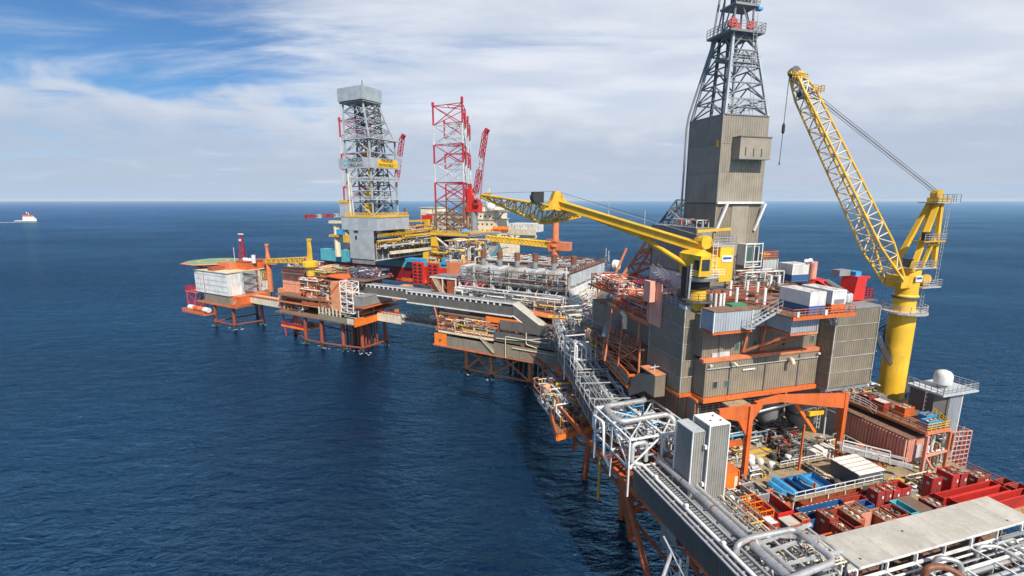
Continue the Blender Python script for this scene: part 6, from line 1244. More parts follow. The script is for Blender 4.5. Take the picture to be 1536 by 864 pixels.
T = th('box_bridge', 'beige box bridge between the quarters and drilling platforms', 'bridge', (-50, 2, 11))
T.part('wall', MB('cream').box(-61, -38, .5, 3.5, 10.2, 13.0)); T.part('rail', MB('salmon').rail([(-61, .6, 13), (-38, .6, 13)], 1.0, 1.6, .08, 2)); T.part('pipe', MB('orange').tube((-61, .3, 13.2), (-38, .3, 13.2), .2, 8))

# ================================================================ old drilling platform
jl = [(-38, 2.5), (-25, -2.8), (-16.7, -2.7), (-7.5, -1.4), (0, 0), (.8, 10), (-16, 12), (-36, 13)]
T = jacket('rust red jacket legs under the orange drilling platform', jl, 10.0, OF, .02, (-14, 4), .62, levels=(1.4,), mat='jacket_dark', group='jackets of the older platforms', xb=False)
for i in range(24): T.part('conductor', MB('jacket_dark' if i % 3 else 'marine_growth').tube((-9.5 + (i % 8) * 1.25, 2.2 + (i // 8) * 2.6, -2), (-9.5 + (i % 8) * 1.25, 2.2 + (i // 8) * 2.6, 10.5), .28, 8), sm=True)
T = th('drilling_platform', 'orange girder decks of the old drilling platform', 'platform', (-15, 4, 10))
T.part('lower_deck', MB('deck_rusty').box(-39, 3.2, -4, 14, 10.0, 10.5)); T.part('deck_girder', MB('bright_orange').prism([(3.3, -6, 10.4), (3.3, 14, 10.4), (3.3, 14, 12.4), (3.3, -6, 13.2)], (.3, 0, 0))); 
for i in range(6): T.part('wall_panel', MB('cream' if i == 5 else 'clad_taupe').box(-16 + i * 2.8, -16 + i * 2.8 + 2.76, -4.1, -3.9, 10.4, 12.2))
T.part('mid_deck', MB('salmon').box(-40, 3, -2.5, 14, 13.6, 14.0)); T.part('mid_deck', MB('deck_rusty').box(-40, 5, -3, 14, 16.2, 16.6)); T.part('upper_deck', MB('deck_rusty').box(-40, 2, 0, 14, 23.8, 24.2)); T.part('core', MB('clad_dark').box(-38, -3, 5, 13.5, 10.5, 23.8)); T.part('low_platform', MB('bright_orange').box(-39.5, -26, -2, 6, 4.2, 4.9)); T.part('railing', MB('leg_red').rail([(-39.4, 5, 4.9), (-39.4, -1.9, 4.9), (-26, -1.9, 4.9)], 1.1, 1.4, .09, 3))
T.part('hanger', MB('leg_red').tube((-40, -1, 14), (-37, -2, 1), .25, 8)); T.part('frame', MB('orange').truss([(-32, -1.6, 4.9), (-29, -1.6, 4.9)], [(-32, -1.6, 10.4), (-29, -1.6, 10.4)], 2, .2, .15, 'x')); T.part('railing', MB('salmon').rail([(-26, -2.4, 14.0), (-8, -2.4, 14.0)], 1.1, 1.4, .1, 3)); T.part('column', MB('salmon').tube((-22.5, -.5, 14), (-22.5, -.5, 28), 1.2, 12), sm=True)
for i in range(7): T.part('stub_post', MB('cream').bar((-15.5 + i * 1.7, -3.9, 12.2), (-15.5 + i * 1.7, -3.9, 14.6), .35, .35))
for i, (a, b, l, w, h, m) in enumerate(((-38, -1.5, 3, 2, 1.2, 'blue'), (-34.5, -1.7, 3, 2, 1.0, 'sky_blue'), (-31, .5, 2.6, 2, 1.2, 'sky_blue'), (-33, 2, 4, 2, .8, 'yellow_worn'))): T.part('deck_box', MB(m).box(a, a + l, b, b + w, 4.95, 4.95 + h))
T = th('orange_module', 'salmon siding module on the left of the drilling platform', 'building', (-33, 5, 14))
for i in range(4):
    T.part('wall_panel', MB('salmon_light').corr((-42 + i * 3.6, 1.9), (-42 + i * 3.6 + 3.55, 1.9), 14.0, 19.4, .6, .08)); T.part('wall_panel', MB('salmon_light').corr((-42 + i * 3.6, 1.9), (-42 + i * 3.6 + 3.55, 1.9), 19.6, 25.4, .6, .08))
T.part('core', MB('salmon').box(-41.9, -27.6, 1.95, 12, 14, 25.2)); T.part('roof', MB('deck_rusty').box(-42.2, -27.4, 1.7, 12.2, 25.4, 25.7)); T.part('door', MB('black').box(-32.2, -31, 1.75, 1.85, 17.6, 19.0)); T.part('ladder', MB('white').ladder((-28.4, 1.6, 14), (-28.4, 1.6, 25.4), .8)); T.part('side_box', MB('orange_pale').box(-42.6, -40, 0, 1.8, 14.2, 17.8)); T.part('wall_panel', MB('salmon').box(-27.3, -23.2, 1.0, 1.3, 14.2, 20.0)); T.part('wall_panel', MB('bright_orange').box(-27.3, -24.5, .9, 1.2, 20.4, 24.5))
T = th('orange_module', 'bright salmon wall beside the white scaffold tower', 'building', (-9, 0, 14))
T.part('wall', MB('orange_pale').box(-9.2, -4.4, -3.7, 4, 14.1, 23.6)); T.part('slant_roof', MB('orange').prism([(-9.4, -3.8, 20), (-4.6, -3.8, 24.4), (-4.6, -3.8, 23.6), (-9.4, -3.8, 19.4)], (0, 7, 0))); T.part('heat_shield', MB('orange').prism([(-15, -1, 24.6), (-4, -2, 24.4), (-2.5, -1, 25.2), (-5.5, 1, 25.8), (-6, 1.5, 28.2), (-7, 1.5, 25.6), (-14, 4, 24.8)], (0, 0, .25)))
T = th('scaffold_tower', 'white scaffold stair tower on the orange drilling platform', 'scaffold', (-1, -3, 15))
T.part('scaffold', MB('white').truss([(-4.0, -4.4, 14.2), (1.6, -4.4, 14.2), (1.6, -1.8, 14.2), (-4.0, -1.8, 14.2)], [(-4.0, -4.4, 24.4), (1.6, -4.4, 24.4), (1.6, -1.8, 24.4), (-4.0, -1.8, 24.4)], 6, .14, .1, 'z')); T.part('scaffold', MB('white').bar((-1.2, -4.4, 14.2), (-1.2, -4.4, 24.4), .25)); T.part('floors', MB('light_grey').box(-4, 1.6, -4.3, -1.9, 17.5, 17.6).box(-4, 1.6, -4.3, -1.9, 20.9, 21.0))
T = th('grey_module', 'dark grey ribbed module cantilevered at the right side of the drilling platform', 'building', (4, 4, 16))
for i in range(5): T.part('wall_panel', MB('clad_grey').box(5.5, 5.7, -4 + i * 3.6, -4 + i * 3.6 + 3.55, 16.9, 19.8 - .1 * (i % 2)))
T.part('core', MB('clad_dark').box(1.8, 5.45, -3.9, 14, 16.7, 19.6)); T.part('roof', MB('mid_grey').box(1.7, 5.8, -4.1, 14.2, 19.8, 20.0)); T.part('wall_panel', MB('clad_grey').box(1.7, 5.6, -4.15, -3.95, 16.8, 19.7)); T.part('edge_beam', MB('orange').box(1.6, 6.2, -4.3, 14.4, 16.3, 16.65)); T.part('roof_end', MB('orange_pale').box(1.8, 5.8, 14.4, 19.5, 18.8, 20.2))
cl = dict(frame=OF)
clutter('deck_machinery', 'blue and dark drilling machinery on top of the old platform', 'machinery', -14, 2, 3, 13, 24.3, 2.4, 90, OF, pal=('blue', 'dark_grey', 'dark_grey', 'white', 'mid_grey', 'blue', 'red_worn'), seed=201, frame_mat=None, vessels=6, rmax=.22, boxes=30)
clutter('deck_machinery', 'rusty pipes and tanks around the yellow crane foot', 'machinery', -26, -14, 0, 12, 24.3, 2.2, 80, OF, pal=('rust', 'mid_grey', 'white_rusty', 'yellow_worn', 'dark_grey', 'orange'), seed=202, frame_mat=None, vessels=4, rmax=.3, boxes=16)
clutter('process_bay', 'rusty process gear between the decks of the drilling platform', 'machinery', -40, -27, -1.5, 5, 10.6, 3.2, 80, OF, pal=('rust', 'cream', 'white_rusty', 'dark_grey', 'salmon'), seed=203, frame_mat='salmon', vessels=3, rmax=.3, boxes=20)
clutter('process_bay', 'pale pipes and orange frames in the middle decks of the drilling platform', 'machinery', -27, -9, -2.2, 4, 16.7, 6.8, 130, OF, pal=('rust', 'cream', 'white_rusty', 'dark_grey', 'orange', 'salmon', 'galv'), seed=204, frame_mat='orange', vessels=6, rmax=.3, boxes=26)
clutter('process_bay', 'conduits and white stubs above the grey lower panels of the drilling platform', 'machinery', -16, 2.8, -3.6, 3, 12.3, 3.6, 90, OF, pal=('cream', 'white_rusty', 'dark_grey', 'rust', 'galv'), seed=205, frame_mat='orange', vessels=3, rmax=.22, boxes=14)
clutter('deck_machinery', 'small sheds and gear on the salmon module roof', 'machinery', -41, -28, 3, 11, 25.7, 1.6, 40, OF, pal=('rust', 'cream', 'white_rusty', 'blue', 'red'), seed=206, frame_mat=None, vessels=2, rmax=.25, boxes=16)
T = th('cradle', 'small dark blue steel frame on the drilling platform roof', 'frame', (-36, 8, 26))
T.part('frame', MB('blue').truss([(-37, 9, 27), (-33, 9, 27), (-33, 11, 27), (-37, 11, 27)], [(-37, 9, 30.4), (-33, 9, 30.4), (-33, 11, 30.4), (-37, 11, 30.4)], 2, .16, .1, 'x'))
T = th('crane', 'yellow pedestal crane on the old drilling platform, boom resting to the left', 'crane', (-22.5, -.5, 28))
T.part('pedestal', MB('yellow_worn').lathe((-22.5, -.5, 24.2), [(1.5, 0), (1.5, 2.4), (2.2, 2.8), (2.2, 3.2)], 16), sm=True); T.part('house', MB('yellow').lathe((-22.5, -.5, 27.4), [(2.6, 0), (2.6, 1.6), (2.0, 1.9)], 10)); T.part('mast', MB('yellow').prism([(-23.4, -1, 29.2), (-21.8, -1, 29.2), (-21.8, -1, 33), (-22.1, -1, 36.4), (-22.7, -1, 36.4), (-22.9, -1, 33)], (0, 1.0, 0))); T.part('mast_head', MB('yellow').box(-22.9, -21.8, -1.0, .2, 36.4, 37.0))
bq = Vector((-45.96, -1.00, 28.02)); T.part('boom', MB('yellow_worn').truss([(-24.5, -1.6, 28.6), (-24.5, .6, 28.6), (-24.5, .6, 30.4), (-24.5, -1.6, 30.4)], [bq + Vector((0, -.5, -.6)), bq + Vector((0, .5, -.6)), bq + Vector((0, .5, .5)), bq + Vector((0, -.5, .5))], 16, .2, .14, 'z')); T.part('boom_walkway', MB('cream').bar((-24.5, -.5, 29.9), bq, .7, .15)); T.part('rope', MB('dark_grey').tube((-22.4, -.5, 37), bq, .05, 4).tube((-22.4, -.3, 37), (-2, 20, 46), .04, 4))
T = th('crane_pedestal', 'short rust orange crane mast behind the quarters roof', 'mast', (-61.82, 10.00, 26.61)); q = Vector((-61.82, 10.00, 26.61))
T.part('mast', MB('salmon').lathe((q.x, q.y, q.z), [(1.3, -1), (1.0, 0), (.6, 2.5), (.6, 5), (.85, 5.2), (.85, 6)], 8)); T.part('base', MB('salmon').box(q.x - 2, q.x + 4, q.y - 1, q.y + 1, q.z - 2.2, q.z - .4))
T.part('pedestal', MB('salmon').tube((q.x, q.y, 13), (q.x, q.y, q.z - 1), 1.0, 10))

# ================================================================ bridges and galleries to the process platform
def dark_bridge(name, label, a0, a1, b0, b1, z0, z1):
    T = th(name, label, 'bridge', ((a0 + a1) / 2, b0, z0)); n = max(1, round((a1 - a0) / 4.0)); w = (a1 - a0) / n
    T.part('floor', MB('dark_grey').box(a0, a1, b0, b1, z0, z0 + .2)); T.part('roof', MB('mid_grey').box(a0, a1, b0 - .1, b1 + .1, z1 - .15, z1)); T.part('rear_wall', MB('clad_dark').box(a0, a1, b1 - .1, b1, z0 + .2, z1 - .15))
    for i in range(n): T.part('wall_panel', MB('clad_dark').box(a0 + i * w + .02, a0 + (i + 1) * w - .02, b0, b0 + .12, z0 + .3, z1 - .9))
    mb = MB('white').bar((a0, b0 - .06, z1 - .05), (a1, b0 - .06, z1 - .05), .22, .3).bar((a0, b0 - .06, z0 + .15), (a1, b0 - .06, z0 + .15), .2, .35)
    for i in range(int((a1 - a0) / 1.9)): mb.bar((a0 + i * 1.9, b0 - .03, z1 - .9), (a0 + i * 1.9, b0 - .03, z1 - .1), .5, .16)
    T.part('edge_trim', mb); T.part('window_strip', MB('black').box(a0, a1, b0 + .05, b0 + .1, z1 - .88, z1 - .16))
    return T
dark_bridge('enclosed_bridge', 'long dark enclosed bridge with white edges leaving the drilling platform', -4.5, 27, 2.0, 5.0, 19.4, 22.9)
dark_bridge('enclosed_bridge', 'long dark enclosed bridge with white edges along the process platform', 22.5, 58.5, -2.6, .2, 19.8, 23.4)
T = th('sloping_gallery', 'sloping enclosed stair gallery with a pale roof beside the process platform', 'gallery', (65, -1, 17))
n = 8; PA, PB = Vector((58.6, -2.75, 23.3)), Vector((70.31, -2.75, 16.40))
for i in range(n):
    u0, u1 = i / n, (i + 1) / n; P0 = PA.lerp(PB, u0); P1 = PA.lerp(PB, u1)
    T.part('wall_panel', MB('clad_dark').prism([P0, P1, P1 - Vector((0, 0, 2.5)), P0 - Vector((0, 0, 2.5))], (0, .12, 0))); T.part('roof_panel', MB('roof_beige').prism([P0 + Vector((0, -.15, .0)), P1 + Vector((-.03, -.15, .0)), P1 + Vector((-.03, 3.4, .0)), P0 + Vector((0, 3.4, .0))], (0, 0, .15)))
T.part('edge_trim', MB('white').bar(PA, PB, .2, .3).bar(PA - Vector((0, 0, 3)), PB - Vector((0, 0, 3)), .2, .3)); T.part('window_strip', MB('black').prism([PA + Vector((0, .02, -.2)), PB + Vector((0, .02, -.2)), PB + Vector((0, .02, -.7)), PA + Vector((0, .02, -.7))], (0, .05, 0))); T.part('floor', MB('dark_grey').prism([PA - Vector((0, -.2, 3.1)), PB - Vector((0, -.2, 3.1)), PB - Vector((0, -3.4, 3.1)), PA - Vector((0, -3.4, 3.1))], (0, 0, .1))); T.part('end_tower', MB('light_grey').box(PB.x + .2, PB.x + 1.8, -2.6, 0.4, 8, PB.z + .6)); T.part('under_beam', MB('rust_red').bar((66, -2.4, 14.5), (76, -6, 7.0), .5)); T.part('under_beam', MB('rust_red').bar((60, -4.6, 14.8), (75.5, -6.2, 5.8), .4))
T = th('truss_bridge', 'low pale bridge carrying pipes between the drilling and process platforms', 'bridge', (19, 0, 12))
T.part('box_floor', MB('cream').box(3.8, 14, 3.4, 7.4, 10.6, 13.2)); T.part('box_floor', MB('cream').box(14, 34.4, 3.4, 7.4, 11.3, 11.9)); T.part('truss_side', MB('mid_grey').truss([(14, 3.5, 12), (14, 3.5, 14)], [(34.4, 3.5, 12), (34.4, 3.5, 14)], 12, .12, .09, 'z')); T.part('railing', MB('leg_red').rail([(3.8, 3.5, 13.3), (14, 3.5, 13.3)], 1.0, 1.4, .08, 3)); T.part('railing', MB('mid_grey').rail([(14, 7.3, 12), (34.4, 7.3, 12)], 1.8, 1.7, .08, 4))
for i in range(5): T.part('pipe', MB(('dark_grey', 'mid_grey', 'rust', 'light_grey', 'dark_grey')[i]).tube((14, 4.0 + i * .75, 12.4), (34.4, 4.0 + i * .75, 12.4), .22, 8), sm=True)

# ================================================================ process platform
T = jacket('rust red jacket under the process platform with the six stacks', [(41.4, .6), (50, .6), (62.1, .7), (71, .7), (71, 24), (41.4, 24)], 9.8, OF, .0, (56, 12), .55, levels=(1.4,), mat='salmon', group='jackets of the older platforms')
for i in range(14): T.part('conductor', MB('marine_growth').tube((52 + (i % 7) * 1.6, 8 + (i // 7) * 4, -2), (52 + (i % 7) * 1.6, 8 + (i // 7) * 4, 10), .4, 8), sm=True)
T.part('under_tank', MB('salmon').pipe([(51, 3, 8.2), (54.5, 3, 8.2)], .9, 10), sm=True)
T = th('process_platform', 'process platform decks with dark panelled sides', 'platform', (54, 8, 10))
T.part('lower_deck', MB('deck_rusty').box(34.5, 74, -5, 36, 9.4, 9.8)); T.part('mid_deck', MB('cream').box(34.5, 74, -4.2, 36, 13.4, 13.8)); T.part('upper_deck', MB('deck_rusty').box(34.5, 74, -3, 36, 18.0, 18.4)); T.part('core', MB('clad_dark').box(37, 72, 4, 34, 9.8, 21.4)); T.part('main_deck', MB('deck_rusty').box(33, 72, 4, 38, 21.2, 21.6))
T.part('wall_panel', MB('bright_orange').box(34.4, 38.6, -5.1, -4.9, 9.6, 12.9), label='bright orange panel at the left end'); T.part('vent', MB('dark_grey').lathe((36.6, -5.2, 11), [(.3, 0), (.3, .3)], 8))
for i in range(4): T.part('wall_panel', MB('clad_taupe').box(38.7 + i * 3.9, 38.7 + i * 3.9 + 3.8, -5.05, -4.9, 9.7, 12.4))
for i in range(5): T.part('wall_panel', MB('clad_taupe').box(54.3 + i * 3.9, 54.3 + i * 3.9 + 3.8, -5.25, -5.1, 9.7, 13.0)); T.part('wall_panel', MB('clad_dark').box(54.3 + i * 3.9, 54.3 + i * 3.9 + 3.8, -5.0, -4.85, 13.4, 16.0))
for i in range(4): T.part('wall_panel', MB('clad_dark').box(55.8 + i * 3.6, 55.8 + i * 3.6 + 3.5, -4.6, -4.45, 16.6, 19.2)); 
for i in range(3): T.part('wall_panel', MB('clad_grey').box(35 + i * 3, 35 + i * 3 + 2.9, -1.0, -.85, 16, 19.2)); T.part('wall_panel', MB('clad_dark').box(47.8 + i * 2.6, 47.8 + i * 2.6 + 2.5, -2.0, -1.85, 14.4, 18))
T.part('wall_panel', MB('rust_red').box(44, 50, -.6, -.4, 14, 17.6)); T.part('yellow_frame', MB('yellow_worn').rail([(43.5, -4.0, 13.8), (51.5, -4.0, 13.8)], 2.2, 4, .14, 2)); T.part('orange_awning', MB('bright_orange').box(50.6, 60.5, -3.2, -2.9, 17.8, 19.2)); T.part('edge_beam', MB('cream').bar((36, -5, 13.5), (54, -5, 13.5), .5, .4)); T.part('edge_beam', MB('salmon').bar((34, -5.1, 9.4), (74, -5.1, 9.4), .4, .4))
mb = MB('cream')
for pts in ([(58, -5.5, 9.4), (58, -5.5, 15.2), (70, -5.6, 15.2)], [(60, -5.5, 12.4), (72, -5.5, 12.4)], [(64, -5.4, 17), (64, -5.4, 14), (67, -5.4, 13.4)], [(55, -5.2, 14.2), (62, -5.2, 14.6), (70, -5.2, 16.4)]): mb.pipe(pts, .13, 6, .4)
T.part('service_pipes', mb); T.part('stair_flight', MB('cream').stair((50, -5.0, 13.6), (54.5, -5.2, 10.2), .9, (0, 1, 0))); T.part('brace', MB('orange').tube((32.5, -2.4, 20), (35.2, -3.6, 13.8), .22, 6)); T.part('hanging_panel', MB('salmon').box(71.8, 73.8, -5.2, -5, 6, 9.4))
T.part('salmon_deck', MB('salmon').prism([(61, 0, 20.6), (74, -1, 19.8), (74, 10, 19.8), (61, 10, 20.6)], (0, 0, .3)), label='bare salmon red deck plate'); T.part('yellow_beam', MB('yellow').bar((68, -1, 20.8), (76, 1.5, 20.9), .4, .5))
for i in range(9): T.part('railing', MB('salmon').rail([(34.8 + i * 2.2, -4.9, 13.8), (36.8 + i * 2.2, -4.9, 13.8)], 1.1, 1, .07, 2))
clutter('process_bay', 'pale pipework behind the lower dark panels of the process platform', 'machinery', 35, 55, -4.2, 3, 13.8, 3.8, 110, OF, pal=('cream', 'white_rusty', 'dark_grey', 'salmon', 'galv', 'yellow_worn'), seed=301, frame_mat='orange', vessels=6, rmax=.25, boxes=22)
clutter('process_bay', 'rusty pipework hanging under the process platform deck', 'machinery', 44, 74, 0, 8, 6.4, 2.8, 90, OF, pal=('rust', 'salmon', 'dark_grey', 'marine_growth'), seed=302, frame_mat=None, vessels=4, rmax=.3, boxes=8)
# six turbine trains
for i in range(6):
    a0 = 34.4 + i * 5.9
    lab = ('first', 'second', 'third', 'fourth', 'fifth', 'sixth')[i] + ' grey turbine module from the left with its rust topped stack'
    T = th('turbine_module', lab, 'turbine housing', (a0 + 2.8, 12, 21.6), 'turbine modules on the process platform')
    T.part('housing', MB('light_grey' if i % 2 else 'dirty_grey').box(a0 + 2.2, a0 + 5.4, 8.2 + .5 * (i % 2), 15, 26.0, 30.4)); T.part('housing', MB('dirty_grey' if i % 2 else 'light_grey').prism([(a0 + .0, 8.4, 27.0), (a0 + 2.0, 8.4, 27.0), (a0 + 2.0, 8.4, 30.2), (a0 + 1.6, 8.4, 30.6), (a0 + .3, 8.4, 30.6), (a0 + .0, 8.4, 30.2)], (0, 6, 0))); T.part('grille', MB('dark_grey').box(a0 + 2.7, a0 + 4.8, 8.1, 8.2, 28.6, 29.3)); T.part('ledge', MB('mid_grey').box(a0 - .1, a0 + 5.7, 7.6, 8.2, 25.7, 25.9)); T.part('side_duct', MB('mid_grey').box(a0 + 2.4, a0 + 5.2, 7.9, 8.2, 26.2, 27.8))
    st = T.part('exhaust_stack', MB('mid_grey').tube((a0 + 5.0, 13.5, 26), (a0 + 5.0, 13.5, 32.6), .75, 14), sm=True); T.part('stack_tip', MB('rust').tube((a0 + 5.0, 13.5, 32.6), (a0 + 5.0, 13.5, 34.8), .85, 14), st, sm=True)
    T.part('standing_pipe', MB('white_rusty').tube((a0 + 5.3, 7.7, 21.6), (a0 + 5.3, 7.7, 30.6 + .9 * (i % 3)), .2, 8), sm=True); T.part('standing_pipe', MB('rust' if i % 2 else 'mid_grey').tube((a0 + 4.6, 7.8, 21.6), (a0 + 4.6, 7.8, 30.8), .2, 8), sm=True)
    T.part('roof_deck', MB('dirty_grey').box(a0 - .1, a0 + 5.75, 15.4, 38, 29.8, 30.3)); T.part('lower_skid', MB('mid_grey').prism([(a0 + .4, 4.6, 21.7), (a0 + 4.2, 4.6, 21.7), (a0 + 4.2, 4.6, 23.3), (a0 + 3.6, 4.6, 23.9), (a0 + .9, 4.6, 23.9), (a0 + .4, 4.6, 23.3)], (0, 3.2, 0)))
    T.part('truss_bracing', MB('white').bar((a0, 7.6, 25.6), (a0 + 1.5, 7.6, 23.6), .2).bar((a0 + 3.0, 7.6, 25.6), (a0 + 1.5, 7.6, 23.6), .2).bar((a0, 7.6, 21.6), (a0, 7.6, 25.6), .28).bar((a0, 7.5, 23.6), (a0 + 5.9, 7.5, 23.6), .2)); T.part('railing', MB('galv').rail([(a0 - .1, 7.6, 25.9), (a0 + 5.7, 7.6, 25.9)], 1.0, 1.4, .07, 2))
T = th('side_truss', 'white beams and braces along the right side of the turbine deck', 'steel frame', (70, 20, 22))
T.part('white_beam', MB('white').bar((70.2, 8, 25.4), (70.2, 38, 25.8), .5, 1.6))
for i in range(7): T.part('post', MB('white').bar((70.3, 9 + i * 4.6, 21.6), (70.3, 9 + i * 4.6, 25.4), .35)); T.part('diagonal', MB('white').bar((70.3, 9 + i * 4.6, 21.8), (70.3, 12.6 + i * 4.6, 25.0), .22)); T.part('side_vent', MB('light_grey').box(69.9, 70.3, 9 + i * 4.2, 12.2 + i * 4.2, 27.2, 30.2))
T.part('railing', MB('rust').rail([(70, 8, 30.4), (70, 38, 30.4)], 1.3, 1.6, .14, 3)); T.part('side_wall', MB('dirty_grey').box(69.4, 69.8, 8.4, 38, 26, 30.2))
clutter('deck_machinery', 'ducts and small gear over the turbine deck roof', 'machinery', 37, 68, 17, 36, 30.4, 1.3, 110, OF, pal=('mid_grey', 'light_grey', 'rust', 'galv', 'white_rusty'), seed=303, frame_mat=None, vessels=4, rmax=.3, boxes=40)
clutter('process_bay', 'white lattice and piping in front of the turbine modules', 'machinery', 36, 70, 3, 7, 21.7, 3.0, 140, OF, pal=('white', 'white_rusty', 'galv', 'mid_grey', 'cream', 'dark_grey'), seed=304, frame_mat='white', vessels=6, rmax=.22, boxes=20)
clutter('process_bay', 'white frames and pipes under the right side of the turbine deck', 'machinery', 70.6, 73.5, 4, 20, 20.4, 4.2, 110, OF, pal=('white', 'white_rusty', 'galv', 'cream'), seed=305, frame_mat='white', vessels=2, rmax=.2, boxes=6)
T = th('red_house', 'salmon red equipment houses with a white stair left of the turbine modules', 'building', (30, 12, 22))
T.part('wall', MB('salmon').box(26.5, 33.5, 12, 22, 25.8, 30.6)); T.part('wall', MB('rust_red').box(24, 27.5, 7, 12, 21.6, 26.2)); T.part('wall', MB('rust_red').box(30.2, 33, 7, 12, 21.6, 26.2)); T.part('white_frame', MB('white').bar((23.8, 6.9, 26.4), (33.8, 6.9, 26.4), .4).bar((28.6, 6.9, 21.6), (28.6, 6.9, 26.4), .3).bar((33.6, 6.9, 21.6), (33.6, 6.9, 26.4), .3)); T.part('stair_flight', MB('cream').stair((25.5, 6.4, 26.2), (30.5, 5.6, 20.2), 1.2, (0, 1, 0))); T.part('roof_gear', MB('mid_grey').box(25, 33, 8, 11.8, 26.5, 27.0)); T.part('floor', MB('mid_grey').box(23.5, 34.2, 5, 22, 21.2, 21.6))
clutter('deck_machinery', 'grey vessels and pipes between the jack-up leg and the turbine modules', 'machinery', 24, 36, 14, 24, 30.6, 6.5, 100, OF, pal=('mid_grey', 'galv', 'white_rusty', 'rust', 'yellow_worn', 'light_grey'), seed=306, frame_mat='mid_grey', vessels=8, rmax=.45, boxes=16)
T = th('crane', 'salmon pedestal crane behind the turbine deck, yellow boom lowered to the left', 'crane', (51.7, 40, 30))
T.part('pedestal', MB('salmon').lathe((51.7, 40, 0), [(1.3, 26), (1.3, 34), (1.9, 34.4), (1.9, 35), (1.1, 35.2), (1.1, 43), (1.5, 43.2)], 14), sm=True); T.part('cab', MB('salmon').box(52.6, 57.2, 38.6, 41.4, 33.2, 36.0)); T.part('house', MB('orange').box(49.5, 53, 38.8, 41.4, 32.8, 35.8)); T.part('legs', MB('rust_red').bar((51.7, 39, 22), (51.7, 39, 30), 1.4)); T.part('cab_rail', MB('salmon').rail([(49, 38.4, 36), (54, 38.4, 36)], 1.0, .9, .08, 3))
bt2 = Vector((24.03, 40.00, 36.20)); T.part('boom', MB('yellow').truss([(49.6, 39.3, 34), (49.6, 40.7, 34), (49.6, 40.7, 35.8), (49.6, 39.3, 35.8)], [bt2 + Vector((0, -.6, -.8)), bt2 + Vector((0, .6, -.8)), bt2 + Vector((0, .6, .8)), bt2 + Vector((0, -.6, .8))], 16, .26, .2, 'x'))

# ================================================================ jack-up rig
T = th('jackup_hull', 'red and turquoise hull of the jack-up rig behind the drilling platform', 'hull', (-28, 60, 16))
hull = [(-72, 44), (14, 38.5), (18, 52), (4, 76), (-14, 112), (-42, 112), (-64, 76), (-74, 60)]
def ring_part(name, mat, z0, z1, off=0):
    T.part(name, MB(mat).prism([(a + (off if a < -28 else -off) * -1, b - off, z0) for a, b in hull][::-1], (0, 0, z1 - z0)))
ring_part('red_hull', 'hull_red', 17.2, 22.4); ring_part('orange_stripe', 'orange', 16.9, 17.19, .05); ring_part('keel_band', 'hull_red', 16.2, 16.89); ring_part('turquoise_side', 'turquoise', 22.41, 25.2); ring_part('deck_plate', 'mid_grey', 25.21, 25.4)
T.part('orange_panel', MB('red_bright').box(-9, 12, 37.6, 38.2, 17.6, 24.0)); T.part('orange_panel', MB('orange').box(-16, 12.5, 37.5, 37.58, 17.2, 18.6))
for k, a0 in enumerate((-9.2, -1.6)):
    mb = MB('red_bright').box(a0, a0 + 5.4, 36.6, 37.4, 16.6, 25.6)
    fr_ = T.part('jacking_frame', mb, label='bright red jacking frame with dark openings'); hb = MB('black')
    for r_ in range(6):
        for c_ in range(2): hb.prism([(a0 + .5 + c_ * 2.5, 36.5, 17.4 + r_ * 1.35), (a0 + 2.4 + c_ * 2.5, 36.5, 17.4 + r_ * 1.35), (a0 + 1.9 + c_ * 2.5, 36.5, 18.2 + r_ * 1.35), (a0 + .8 + c_ * 2.5, 36.5, 18.2 + r_ * 1.35)], (0, .08, 0))
    T.part('openings', hb, fr_)
T.part('stern_blocks', MB('turquoise').box(-70, -50, 42, 45, 22, 27.4)); T.part('stern_blocks', MB('turquoise').box(-48, -40, 43, 46, 25, 27.6)); T.part('deck_tank', MB('sky_blue').box(-14, -6, 37.8, 42, 25.2, 26.6)); T.part('deck_tank', MB('sky_blue').box(4, 13, 38.6, 42, 25.2, 27.6)); T.part('yellow_box', MB('yellow').box(-8, -3, 42, 45, 25.4, 29)); T.part('yellow_box', MB('yellow').box(6, 9, 41, 43, 26, 30))
def jack_leg(label, a, b, ztop, zlow=-3):
    T = th('lattice_column', label, 'jack-up leg', (a, b, 0), 'legs of the jack-up rig')
    s_ = 7.2; pts = [(a - s_, b - s_ * .58), (a + s_, b - s_ * .58), (a, b + s_ * 1.16)]
    bay = 7.6; nb_ = int((ztop - zlow) / bay)
    for k in range(nb_ + 1):
        z1 = ztop - k * bay; z0 = max(zlow, z1 - bay)
        m = 'leg_red' if k % 2 == 0 else 'light_grey'
        if z0 < 46: m = 'rust'
        mb = MB(m)
        for i in range(3):
            p, q = pts[i], pts[(i + 1) % 3]
            mb.tube((*p, z0), (*p, z1), .42, 6); mb.tube((*p, z0), (*q, z1), .17, 5); mb.tube((*q, z0), (*p, z1), .17, 5); mb.tube((*p, z1), (*q, z1), .17, 5)
            mm = ((p[0] + q[0]) / 2, (p[1] + q[1]) / 2)
        for i in range(3):
            p, q, r_ = pts[i], pts[(i + 1) % 3], pts[(i + 2) % 3]; mb.tube(((p[0] + q[0]) / 2, (p[1] + q[1]) / 2, z1), ((p[0] + r_[0]) / 2, (p[1] + r_[1]) / 2, z1), .16, 5)
        T.part('leg_bay', mb)
        if z0 <= zlow: break
    T.part('leg_top', MB('leg_red').tube((*pts[1], ztop), (*pts[1], ztop + 2.2), .6, 6).tube((*pts[0], ztop), (*pts[0], ztop + 1.4), .6, 6))
    return T
jack_leg('red and white lattice leg standing nearest, right of the drilling derrick', -2, 57, 87.5)
jack_leg('red and white lattice leg half hidden behind the nearest leg', -28, 99, 88.5)
jack_leg('red and white lattice leg half hidden behind the drilling derrick', -60, 60, 86.8)
